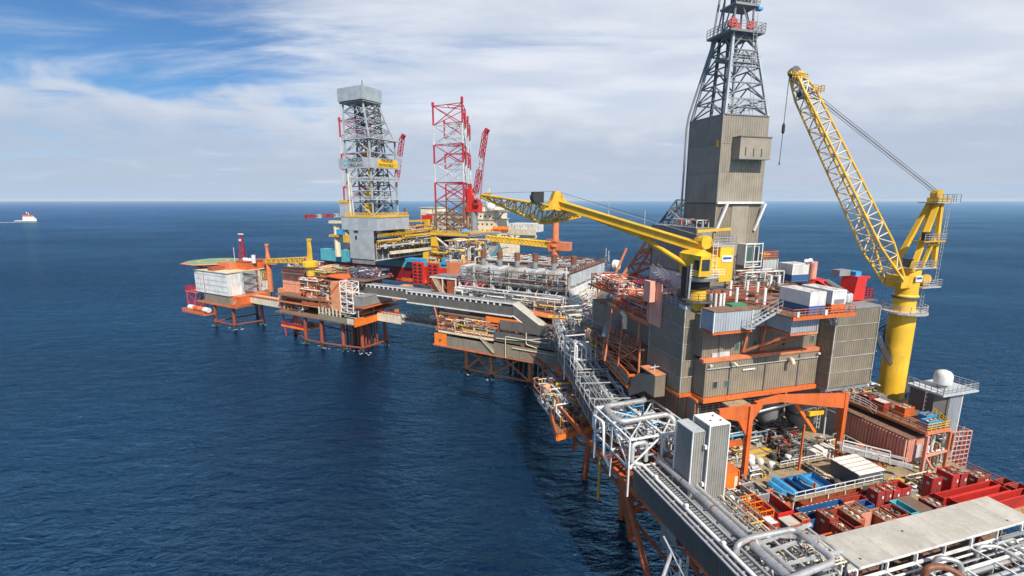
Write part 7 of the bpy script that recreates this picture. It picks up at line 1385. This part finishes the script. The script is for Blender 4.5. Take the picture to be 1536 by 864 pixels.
T = th('cantilever', 'grey cantilever beam with yellow walkways carrying the rig derrick', 'cantilever', (-28, 40, 26))
ca0, ca1 = -28.22, -15.69
T.part('end_wall', MB('jack_grey').box(ca0, ca1, 22.5, 23, 27.5, 38.5)); T.part('end_wall', MB('mid_grey').box(ca0 + .5, ca1, 22.8, 23, 25.6, 27.4)); T.part('hatch', MB('black').box(ca0 + 3.2, ca0 + 4.2, 22.4, 22.5, 35, 36.4)); T.part('hatch', MB('black').box(ca0 + 2.6, ca0 + 5, 22.4, 22.5, 37.6, 38.4))
T.part('beam', MB('dark_grey').prism([(ca1 - .6, 23, 27), (ca1 - .6, 62, 27), (ca1 - .6, 62, 35.5), (ca1 - .6, 40, 35.5), (ca1 - .6, 30, 33.5), (ca1 - .6, 23, 33.5)], (.6, 0, 0))); T.part('beam', MB('dark_grey').box(ca0, ca0 + .6, 23, 62, 27, 34)); T.part('floor', MB('mid_grey').box(ca0, ca1, 23, 62, 26.6, 27)); T.part('flange', MB('light_grey').bar((ca1 + .2, 23, 27.2), (ca1 + .2, 62, 27.2), .8, .35)); T.part('flange', MB('light_grey').bar((ca1 + .2, 28, 31.4), (ca1 + .2, 62, 31.4), .6, .3))
T.part('crane_boom_rest', MB('cream').bar((ca1 + 1.4, 30, 29.6), (ca1 + 1.4, 60, 29.0), 1.0, 1.2))
for i in range(5): T.part('yellow_walkway', MB('yellow').bar((ca1 + .8, 24 + i * 7.5, 34.2 + (1.4 if i > 1 else 0)), (ca1 + .8, 31.5 + i * 7.5, 34.2 + (1.4 if i > 1 else 0)), 1.0, .7))
T.part('railing', MB('yellow').rail([(ca1 + 1.2, 24, 36), (ca1 + 1.2, 38, 36), (ca1 + 1.2, 60, 37.4)], 1.2, 1.6, .12, 3)); T.part('upper_deck', MB('mid_grey').box(ca0, ca1, 34, 62, 35.6, 36)); T.part('stair_flight', MB('yellow').stair((ca1 + .8, 34, 38.4), (ca1 + .8, 40, 33), 1.4, (1, 0, 0)))
for i in range(12): T.part('web_stiffener', MB('light_grey').bar((ca1 + .05, 24 + i * 3.1, 27.2), (ca1 + .05, 24 + i * 3.1, 33.4), .25, .25))
clutter('deck_machinery', 'grey pipes and yellow rails along the side of the cantilever', 'machinery', ca1 + .1, ca1 + 2.2, 24, 58, 31.6, 3.2, 120, OF, pal=('yellow', 'light_grey', 'dark_grey', 'black', 'galv', 'cream'), seed=401, frame_mat='yellow', vessels=2, rmax=.3, boxes=18)
clutter('deck_machinery', 'yellow walkways and black gear on top of the cantilever', 'machinery', ca0, ca1, 36, 60, 36, 3.0, 90, OF, pal=('yellow', 'light_grey', 'dark_grey', 'red', 'black'), seed=402, frame_mat=None, vessels=2, rmax=.3, boxes=26)
T = th('mast', 'slim rust brown mast and yellow jib behind the cantilever', 'mast', (-32.84, 60.00, 39.38)); q = Vector((-32.84, 60.00, 39.38)); T.part('mast_pole', MB('rust').tube(q + Vector((0, 0, -3)), q + Vector((0, 0, 7)), .4, 6)); T.part('jib_arm', MB('yellow').bar(q + Vector((0, 0, 1)), q + Vector((14, 0, 1.6)), 1.2, .9)); T.part('crane_post', MB('yellow').bar(q + Vector((13, 0, -5)), q + Vector((13, 0, 2)), 2.0)); T.part('strut', MB('rust').tube(q + Vector((-1.8, 0, -3)), q + Vector((0, 0, 3)), .3, 6))
# drill floor housing and derrick
da, db = -28.4, 30.5
T = th('drill_floor_house', 'light grey panelled drill floor housing under the rig derrick', 'building', (da, db, 37))
h0, h1 = -32.54, -13.68
for i in range(4): w = (h1 - h0) / 4; T.part('wall_panel', MB('jack_grey').box(h0 + i * w + .02, h0 + (i + 1) * w - .02, 23 - .1, 23.1, 38.6, 43.4))
for i in range(4): T.part('wall_panel', MB('jack_grey').box(h1 - .1, h1 + .1, 23.1 + i * 4.4, 23.1 + i * 4.4 + 4.36, 38.6, 43.4))
T.part('core', MB('dark_grey').box(h0 + .05, h1 - .12, 23.12, 40.6, 38.7, 43.1)); T.part('floor_edge', MB('yellow').box(h0, h1 + .3, 22.8, 23.1, 43.42, 44.1)); T.part('floor_edge', MB('yellow').box(h1 - .1, h1 + .3, 23.1, 40.6, 43.42, 44.1)); T.part('drill_floor', MB('mid_grey').box(h0, h1, 23.1, 40.6, 43.3, 43.6)); T.part('side_column', MB('jack_grey').box(h0 - .2, h0 + 2.4, 22.7, 25, 43.6, 49.0)); T.part('column_cap', MB('yellow').box(h0 - .4, h0 + 2.6, 22.5, 25.2, 49, 49.9)); T.part('railing', MB('yellow').rail([(h0 + 3, 22.9, 44.1), (h1 + .2, 22.9, 44.1), (h1 + .2, 40, 44.1)], 1.1, 1.6, .12, 3)); T.part('under_strut', MB('light_grey').bar((h0 + .6, 24, 38), (ca0 + .6, 24, 30), .7)); T.part('side_walkway', MB('yellow').box(h0 + .2, h0 + 3.2, 23, 26, 33.5, 36.5))
T = th('rig_derrick', 'grey lattice derrick with a white sign band and boxed crown, centre left', 'derrick', (da, db, 44))
def sqo(x0, x1, y0, y1, z): return [(x0, y0, z), (x1, y0, z), (x1, y1, z), (x0, y1, z)]
D0, D1 = -30.31, -17.38
y0_, y1_ = 25.0, 38.5
zA, zB, zC = 44.0, 72.40, 86.45
Qa, Qb, Qc = sqo(D0, D1, y0_, y1_, zA), sqo(D0, D1, y0_, y1_, zB), sqo(D0 + .2, D1 - 2.6, y0_ + .2, y1_ - 6.0, zC)
for i in range(4): T.part('leg', MB('jack_grey').bar(Qa[i], Qb[i], .55)); T.part('leg', MB('jack_grey').bar(Qb[i], Qc[i], .5))
T.part('lattice', MB('jack_grey').truss(Qa, Qb, 6, 0, .18, 'k')); T.part('lattice', MB('jack_grey').truss(Qb, Qc, 4, 0, .16, 'x')); T.part('inner_lattice', MB('mid_grey').truss(sqo(D0 + 3, D1 - 3, y0_ + 3, y1_ - 4, zA), sqo(D0 + 3, D1 - 3, y0_ + 3, y1_ - 4, zC), 9, .22, .12, 'z'))
T.part('crown_box', MB('jack_grey').box(D0 - 1.0, D1 - 1.2, y0_ - 1.2, y1_ - 4.6, 86.23, 90.95)); T.part('crown_floor', MB('mid_grey').box(D0 - .8, D1 - 1.4, y0_ - .8, y1_ - 5, zC - .8, zC - .4)); T.part('antenna', MB('dark_grey').tube((D1 - 2, y0_, 90.72), (D1 - 2, y0_, 91.84 + 1), .15, 5))
zs0, zs1 = 61.76, 65.60
T.part('sign_band', MB('jack_grey').box(D0 - 2.6, D1 + .9, y0_ - 1.2, y0_ - 1.0, zs0, zs1)); T.part('sign_band', MB('jack_grey').box(D1 + .9, D1 + 1.1, y0_ - 1.2, y1_ + 1.5, zs0, zs1)); T.part('yellow_panel', MB('yellow').box(D1 + 1.1, D1 + 1.2, y0_ + 2.6, y1_ - .2, zs0 + .4, zs1 - .5), label='yellow name panel')
T.part('logo_square', MB('turquoise').box(D0 + .2, D0 + 2.0, y0_ - 1.27, y0_ - 1.2, zs0 + 1.1, zs0 + 3.0))
st_ = MB('white')
for k in range(7):
    t_ = math.pi / 2 + k * 2 * math.pi / 7; cz_ = zs0 + 2.05; cx_ = D0 + 1.1
    st_.prism([(cx_ + .75 * math.cos(t_), y0_ - 1.3, cz_ + .75 * math.sin(t_)), (cx_ + .2 * math.cos(t_ + .45), y0_ - 1.3, cz_ + .2 * math.sin(t_ + .45)), (cx_, y0_ - 1.3, cz_), (cx_ + .2 * math.cos(t_ - .45), y0_ - 1.3, cz_ + .2 * math.sin(t_ - .45))], (0, .02, 0))
T.part('logo_star', st_)
lettering('MAERSK', 2.1, 'black', T, (D0 + 2.7, y0_ - 1.24, zs0 + 2.3), (1, 0, 0)); lettering('DRILLING', 1.75, 'black', T, (D0 + 2.7, y0_ - 1.24, zs0 + .6), (1, 0, 0)); lettering('MAERSK', 1.75, 'black', T, (D1 + 1.24, y0_ + 4.4, zs0 + 2.5), (0, 1, 0)); lettering('INVINCIBLE', 1.5, 'black', T, (D1 + 1.24, y0_ + 3.2, zs0 + .8), (0, 1, 0))
for z_ in (50, 57, zB): T.part('platform_ring', MB('light_grey').box(D0 - .8, D1 + 1.6, y0_ - .8, y0_ + 1.2, z_, z_ + .3).box(D1 - .4, D1 + 1.6, y0_ + 1.2, y1_ + 1, z_, z_ + .3)); T.part('railing', MB('light_grey').rail([(D0 - .8, y0_ - .8, z_ + .3), (D1 + 1.6, y0_ - .8, z_ + .3), (D1 + 1.6, y1_, z_ + .3)], 1.2, 1.3, .09, 3))
T.part('standpipe', MB('cream').tube((D0 + 1.6, y0_ - .6, 40), (D0 + 1.6, y0_ - .6, 60), .45, 8)); T.part('standpipe', MB('light_grey').pipe([(D0 + 3.2, y0_ - .6, 43), (D0 + 3.0, y0_ - .6, 50), (D0 + 2.2, y0_ - .6, 60)], .35, 8)); T.part('inner_lattice', MB('dark_grey').truss(sqo(D0 + 1.4, D1 - 1.4, y0_ + 5, y1_ - 1, zA), sqo(D0 + 1.4, D1 - 1.6, y0_ + 5, y1_ - 6.5, zC), 11, .24, .15, 'x')); T.part('travelling_block', MB('yellow').box(D0 + 5, D0 + 7.4, 29, 31, 50, 53.5)); T.part('top_drive', MB('yellow').box(D0 + 4.5, D0 + 6.8, 29, 31, 45, 48.5)); T.part('drill_string', MB('rust').tube(((D0 + D1) / 2, 31, 44), ((D0 + D1) / 2, 31, 74), .6, 8).tube(((D0 + D1) / 2 + 2, 33, 44), ((D0 + D1) / 2 + 2, 33, 70), .5, 8)); T.part('pipe_rack_fingers', MB('mid_grey').box(D0 + 1, D1 - 2, 33, 37, 66, 66.6)); T.part('yellow_guide', MB('yellow_worn').tube((D1 - 3, 27, 52), (D1 - 3, 27, 68), .4, 8)); T.part('ladder', MB('light_grey').ladder((D0 - .6, 24.6, 62), (D0 - .4, 24.8, zC), .9))
# red cranes of the rig
def rig_crane(label, base, tip, sz=1.0, mat='leg_red', house=True, pedz=8):
    T = th('crane', label, 'crane', base); p = V(base); q = V(tip)
    if house: T.part('pedestal', MB('mid_grey').tube(p - Vector((0, 0, pedz)), p, 1.6 * sz, 12)); T.part('house', MB('red_bright').prism([p + Vector((-3, -1.5, 0)), p + Vector((3.4, -1.5, 0)), p + Vector((3.4, -1.5, 4)), p + Vector((1, -1.5, 6)), p + Vector((-1, -1.5, 10)), p + Vector((-2.4, -1.5, 10))], (0, 3, 0))); T.part('gantry', MB('leg_red').bar(p + Vector((-1, 0, 4)), p + Vector((-1.6, 0, 12)), .8)); T.part('cab', MB('red_bright').box(p.x + 1.4, p.x + 3.8, p.y - 2.6, p.y - 1.5, p.z + 3, p.z + 5.4)); T.part('cab_window', MB('glass').box(p.x + 1.6, p.x + 3.6, p.y - 2.68, p.y - 2.6, p.z + 3.8, p.z + 5.2))
    s0 = p + Vector((0, 0, 3)) if house else p; d = (q - s0).normalized(); e1 = d.cross(Vector((0, 1, 0))).normalized(); e2 = d.cross(e1)
    def sc(o, w): return [o + e1 * w + e2 * w, o - e1 * w + e2 * w, o - e1 * w - e2 * w, o + e1 * w - e2 * w]
    for k in range(6):
        A, B = s0.lerp(q, k / 6), s0.lerp(q, (k + 1) / 6); T.part('boom_section', MB(mat if k % 3 else 'light_grey').truss(sc(A, .85 * sz), sc(B, .85 * sz), 3, .2 * sz, .12 * sz, 'z'))
    T.part('boom_head', MB(mat).bar(q, q + d * 2 + Vector((.8, 0, -.3)), 1.6 * sz)); 
    if house: T.part('rope', MB('leg_red').tube(p + Vector((3, 0, 4)), q, .12, 4).tube(p + Vector((3.4, 0, 4)), q + Vector((.5, 0, -2)), .1, 4))
    return T
rig_crane('bright red crane beside the jack-up legs, boom raised steeply', (1.33, 66.00, 44.85), (7.58, 66.00, 77.37), 1.0, pedz=12)
rig_crane('red crane boom rising behind the right side of the rig derrick', (-39.89, 62.00, 54.60), (-34.49, 62.00, 77.33), .9, house=False)
rig_crane('red and white lattice boom lying low left of the rig derrick', (-51.96, 40.00, 43.31), (-75.24, 40.00, 42.33), .8, house=False)
T = th('boom_pedestal', 'cream boom rest column at the left of the drill floor', 'column', (-55.60, 40.00, 36.72)); q = Vector((-55.60, 40.00, 36.72)); T.part('column', MB('cream').tube(q + Vector((0, 0, -12)), q + Vector((0, 0, 3)), 1.3, 10)); T.part('gallery', MB('cream').box(q.x - 2.5, q.x + 2.5, 38, 42, q.z + 3, q.z + 4.2)); T.part('lower_gallery', MB('yellow_worn').box(q.x - 3, q.x + 3, 38, 42, q.z - 3, q.z - 2)); T.part('blue_winch', MB('sky_blue').box(q.x + 2, q.x + 5, 38, 40, q.z - 1.8, q.z + .4)); T.part('rope', MB('dark_grey').tube((q.x, 40, q.z + 4), (h0, 26, 50), .06, 4))
T = th('support_deck', 'yellow edged deck on black and white braces under the nearest jack-up leg', 'platform', (0, 50, 33))
q = Vector((5.28, 45.00, 36.45)); 
T.part('deck_plate', MB('mid_grey').box(q.x - 9, q.x + 9, 42, 66, q.z - .6, q.z)); T.part('edge', MB('yellow').box(q.x - 9.2, q.x + 9.2, 41.8, 42.0, q.z - .2, q.z + .6)); T.part('railing', MB('yellow').rail([(q.x - 9, 42, q.z + .5), (q.x + 9, 42, q.z + .5), (q.x + 9, 60, q.z + .5)], 1.2, 1.5, .12, 3))
for a_ in (-7, 7): T.part('brace', MB('dark_grey').bar(q + Vector((a_, -2, -.6)), q + Vector((a_ * .1, -2, -7)), .9)); T.part('brace', MB('white').bar(q + Vector((a_, -2.6, -.8)), q + Vector((a_ * .05, -2.6, -5)), .5)); T.part('post', MB('salmon_pale').bar(q + Vector((a_ * 1.1, 0, -9)), q + Vector((a_ * 1.1, 0, -.6)), .8)); T.part('jack_case', MB('dark_grey').box(q.x + a_ - 2, q.x + a_ + 2, 46, 56, 25.4, q.z - .6))
T.part('blue_cover', MB('sky_blue').lathe((q.x + 7, 43.5, q.z + .1), [(1.6, 0), (1.8, 1.4), (1.2, 2.2), (.3, 2.6)], 8)); T.part('yellow_box', MB('yellow').box(q.x - 9, q.x - 6, 42, 45, q.z - 8, q.z - 1)); 
clutter('deck_machinery', 'yellow and grey clutter under the jack-up leg deck', 'machinery', q.x - 9, q.x + 12, 41, 50, 25.5, 6.4, 110, OF, pal=('mid_grey', 'yellow', 'light_grey', 'dark_grey', 'salmon', 'white'), seed=403, frame_mat='mid_grey', vessels=8, rmax=.45, boxes=30)

# ================================================================ cream accommodation rig behind
T = th('accommodation_rig', 'cream accommodation rig with tiers of cabins behind the jack-up legs', 'building', (-40, 125, 25))
def bl(nm, m, x0, y0, x1, y1, b, dep):
    pass
boxes_ = [(-73.74, 120.00, 42.76,-64.35, 120.00, 45.26), (-67.97, 118.00, 30.03,-38.29, 118.00, 41.72), (-64.66, 122.00, 38.81,-58.45, 122.00, 42.90), (-30.76, 116.00, 30.66,-17.47, 116.00, 39.18), (-30.14, 118.00, 38.10,-19.50, 118.00, 43.46), (-29.56, 120.00, 42.54,-22.42, 120.00, 47.07)]
for k, (a0, b0, z0, a1, b1, z1) in enumerate(boxes_):
    T.part('cabin_block', MB('cream').box(a0, a1, b0, b0 + 14, min(z0, z1) - (8 if k in (0, 1, 3) else 0), max(z0, z1)))
    wb = MB('glass')
    if k in (1, 3, 4):
        for r_ in range(2 if k != 1 else 3):
            for c_ in range(int((a1 - a0) / 3)): wb.box(a0 + 1 + c_ * 3, a0 + 1.9 + c_ * 3, b0 - .08, b0, max(z0, z1) - 3 - r_ * 3.4, max(z0, z1) - 2 - r_ * 3.4)
        T.part('window_rows', wb)
    T.part('deck_edge', MB('white_rusty').box(a0 - .6, a1 + .6, b0 - .5, b0 + 14.4, max(z0, z1), max(z0, z1) + .4))
q = Vector((-20.84, 116.00, 46.03)); T.part('radome', MB('white').lathe((q.x, q.y, q.z), [(1.4, -2), (2.4, -.8), (2.6, .6), (1.6, 2.2), (.1, 2.8)], 14), sm=True); T.part('mast', MB('cream').truss([q + Vector((-5, 3, -3)), q + Vector((-1, 3, -3)), q + Vector((-3, 6, -3))], [q + Vector((-3.3, 3, 10)), q + Vector((-2.7, 3, 10)), q + Vector((-3, 3.4, 10))], 5, .3, .2, 'z')); T.part('dish', MB('yellow_worn').box(q.x - 5, q.x - 1, 118, 119, q.z + 7, q.z + 8))
q = Vector((-13.52, 118.00, 44.25)); T.part('helideck', MB('mid_grey').prism([q + Vector((6 * math.cos(R(45 * k)), 6 * math.sin(R(45 * k)), -.4)) for k in range(8)], (0, 0, .8))); T.part('helideck_strut', MB('cream').bar(q + Vector((0, 0, -.5)), q + Vector((-7, 3, -6)), .6))
q0 = Vector((-7.22, 112.00, 32.46)); q1 = Vector((8.62, 112.00, 37.80))
T.part('boat_deck', MB('white_rusty').box(q0.x, q1.x, 112, 122, q0.z + 1, q1.z)); T.part('boat_deck_wall', MB('cream').box(q0.x, q1.x + .4, 111.6, 112, q0.z - .6, q0.z + 2.6)); T.part('deck_truss', MB('cream').truss([(q0.x - 22, 113, q0.z - .5), (q0.x - 22, 113, q0.z - 6)], [(q1.x, 113, q0.z - .5), (q1.x, 113, q0.z - 2.0)], 6, .5, .4, 'z')); T.part('walkway', MB('cream').box(q0.x - 24, q0.x, 112, 116, q0.z - 1, q0.z - .2))
for k in range(2): T.part('lifeboat', MB('bright_orange').pipe([(q0.x - 10 + k * 5.4, 113, q0.z + 2.2), (q0.x - 9 + k * 5.4, 113, q0.z + 2.0), (q0.x - 6.4 + k * 5.4, 113, q0.z + 2.0), (q0.x - 5.6 + k * 5.4, 113, q0.z + 2.2)], 1.4, 10), sm=True)
T.part('red_box', MB('red_bright').box(boxes_[1][0] - 2, boxes_[1][0] + 5, 116, 118, boxes_[1][2] + 8, boxes_[1][2] + 11)); T.part('hull', MB('cream').box(-86, -26, 124, 160, 16, 34)); 
for a_, b_ in ((-80, 128), (-34, 128), (-80, 154), (-34, 154)): T.part('leg', MB('cream').tube((a_, b_, -3), (a_, b_, 20), 3.5, 14), sm=True)

# ================================================================ supply ship
sp_ = Vector((-1371.01, 295.30, 0.00))
T = th('supply_ship', 'small white and orange supply ship steaming far off at the left horizon', 'ship', sp_)
L_ = 46
# hull heads along +x of the world: in frame O that is direction
hd_ = OF.a * 0; fa_ = Vector((math.cos(R(29)), math.sin(R(29)), 0)); fb_ = Vector((-fa_.y, fa_.x, 0))
def sh(u, v, z): return sp_ + fa_ * u + fb_ * v + Vector((0, 0, z))
hp = [(-22, -5), (14, -5), (20, -3), (24, 0), (20, 3), (14, 5), (-22, 5)]
T.part('hull', MB('dark_grey').prism([sh(u, v, -1) for u, v in hp], (0, 0, 3.6))); T.part('bow', MB('white').prism([sh(u, v * 1.05, 2.6) for u, v in hp if u > 0] + [sh(2, 5.2, 2.6), sh(2, -5.2, 2.6)], (0, 0, 6))); T.part('after_deck', MB('white').prism([sh(-22, -5, 2.6), sh(2, -5, 2.6), sh(2, 5, 2.6), sh(-22, 5, 2.6)], (0, 0, 1.6)))
T.part('superstructure', MB('white').prism([sh(-4, -4.5, 4), sh(18, -4.5, 4), sh(15, -4.5, 13), sh(-2, -4.5, 13)], fb_ * 9)); T.part('bridge_deck', MB('orange').prism([sh(-3, -4.7, 13), sh(14, -4.7, 13), sh(13, -4.7, 16.4), sh(-2, -4.7, 16.4)], fb_ * 9.4)); T.part('mast', MB('white').tube(sh(4, 0, 16), sh(4, 0, 24), .8, 8).tube(sh(8, 0, 16), sh(8, 0, 22), .8, 8)); T.part('funnel', MB('dark_grey').prism([sh(3, -2, 16), sh(7, -2, 16), sh(7, -2, 19), sh(3, -2, 19)], fb_ * 4))
mb = MB('foam')
r = random.Random(4)
for k in range(60):
    u = r.uniform(-75, 30); w_ = 1.2 + max(0, 26 - abs(u)) * .12; mb.cbox(sh(u, r.uniform(-7, -4.5) if u > -22 else r.uniform(-6, 6), 0.02), r.uniform(3, 9), w_ * r.uniform(.6, 1.5), .25, R(29))
T.part('bow_wave', mb, stuff=True)
# foam where the swell breaks on the old jackets' legs
def foam(label, a, b, rad, seed):
    r = random.Random(seed); mb = MB('foam')
    for k in range(14):
        t_ = r.uniform(0, 6.28); q_ = rad * r.uniform(.7, 1.9); s_ = r.uniform(.08, .30) * rad
        c_ = Vector((a + q_ * math.cos(t_) * 1.4, b + q_ * math.sin(t_) * .8, .02)); n_ = 7; ph = r.uniform(0, 6)
        mb.add([c_ + Vector((s_ * r.uniform(.6, 1.4) * math.cos(ph + j * 6.283 / n_), .55 * s_ * r.uniform(.6, 1.3) * math.sin(ph + j * 6.283 / n_), 0)) for j in range(n_)], [tuple(range(n_))])
    o = single('foam_patch', mb, None, None, (a, b, 0), OF, kind='stuff'); o['label'] = label
for i, (a, b, rad) in enumerate(((-78, -4.4, 1.0), (-66, -3.8, 1.6), (-62.8, 6, 1.0), (-25, -2.8, 1.0), (-16.7, -2.7, 1.5), (-7.5, -1.4, 1.2), (0, 0, 1.8), (1, 9.5, 1.0), (41.4, .6, 1.0), (50, .6, 1.2), (62, .7, 1.0))):
    foam('white foam round leg %s' % ('front left of the quarters', 'front right of the quarters', 'rear right of the quarters', 'second of the drilling jacket', 'third of the drilling jacket', 'fourth of the drilling jacket', 'front corner of the drilling jacket', 'right rear of the drilling jacket', 'left of the process jacket', 'second of the process jacket', 'third of the process jacket')[i], a, b, rad, i)
clutter('process_bay', 'dirty ducts, pipes and platforms hung on the fronts of the turbine modules', 'machinery', 34.6, 69.5, 6.4, 8.0, 25.9, 4.4, 42, OF, pal=('dirty_grey', 'mid_grey', 'rust', 'dirty_grey', 'dark_grey'), seed=310, frame_mat=None, vessels=0, rmax=.14, boxes=12)
clutter('process_bay', 'pale pipes and red-brown frames between the middle decks of the process platform', 'machinery', 55, 73, -3.8, 2, 14, 4.5, 110, OF, pal=('cream', 'dirty_grey', 'dark_grey', 'salmon', 'galv', 'white_rusty'), seed=311, frame_mat='salmon', vessels=4, rmax=.22, boxes=18)
clutter('process_bay', 'white and rust pipes between the turbine deck and the sloping gallery', 'machinery', 62, 74, 3, 12, 20.9, 3.0, 110, OF, pal=('white', 'galv', 'rust', 'mid_grey', 'yellow_worn', 'salmon'), seed=312, frame_mat='white', vessels=4, rmax=.22, boxes=18)

# ================================================================ sea air
hm = bpy.data.materials.new('haze'); hm.use_nodes = True; t = NT(hm.node_tree)
pv = t.n('ShaderNodeVolumePrincipled', {'Color': (0.88, 0.95, 1.0, 1), 'Density': 0.00004, 'Anisotropy': 0.0})
t.n('ShaderNodeOutputMaterial', {'Volume': pv.outputs[0]}); MATS['haze'] = hm
single('haze', MB('haze').box(-27000, 27000, -27000, 27000, -6, 110), 'thin sea haze towards the horizon', None, (0, 0, 0), WF, kind='stuff')
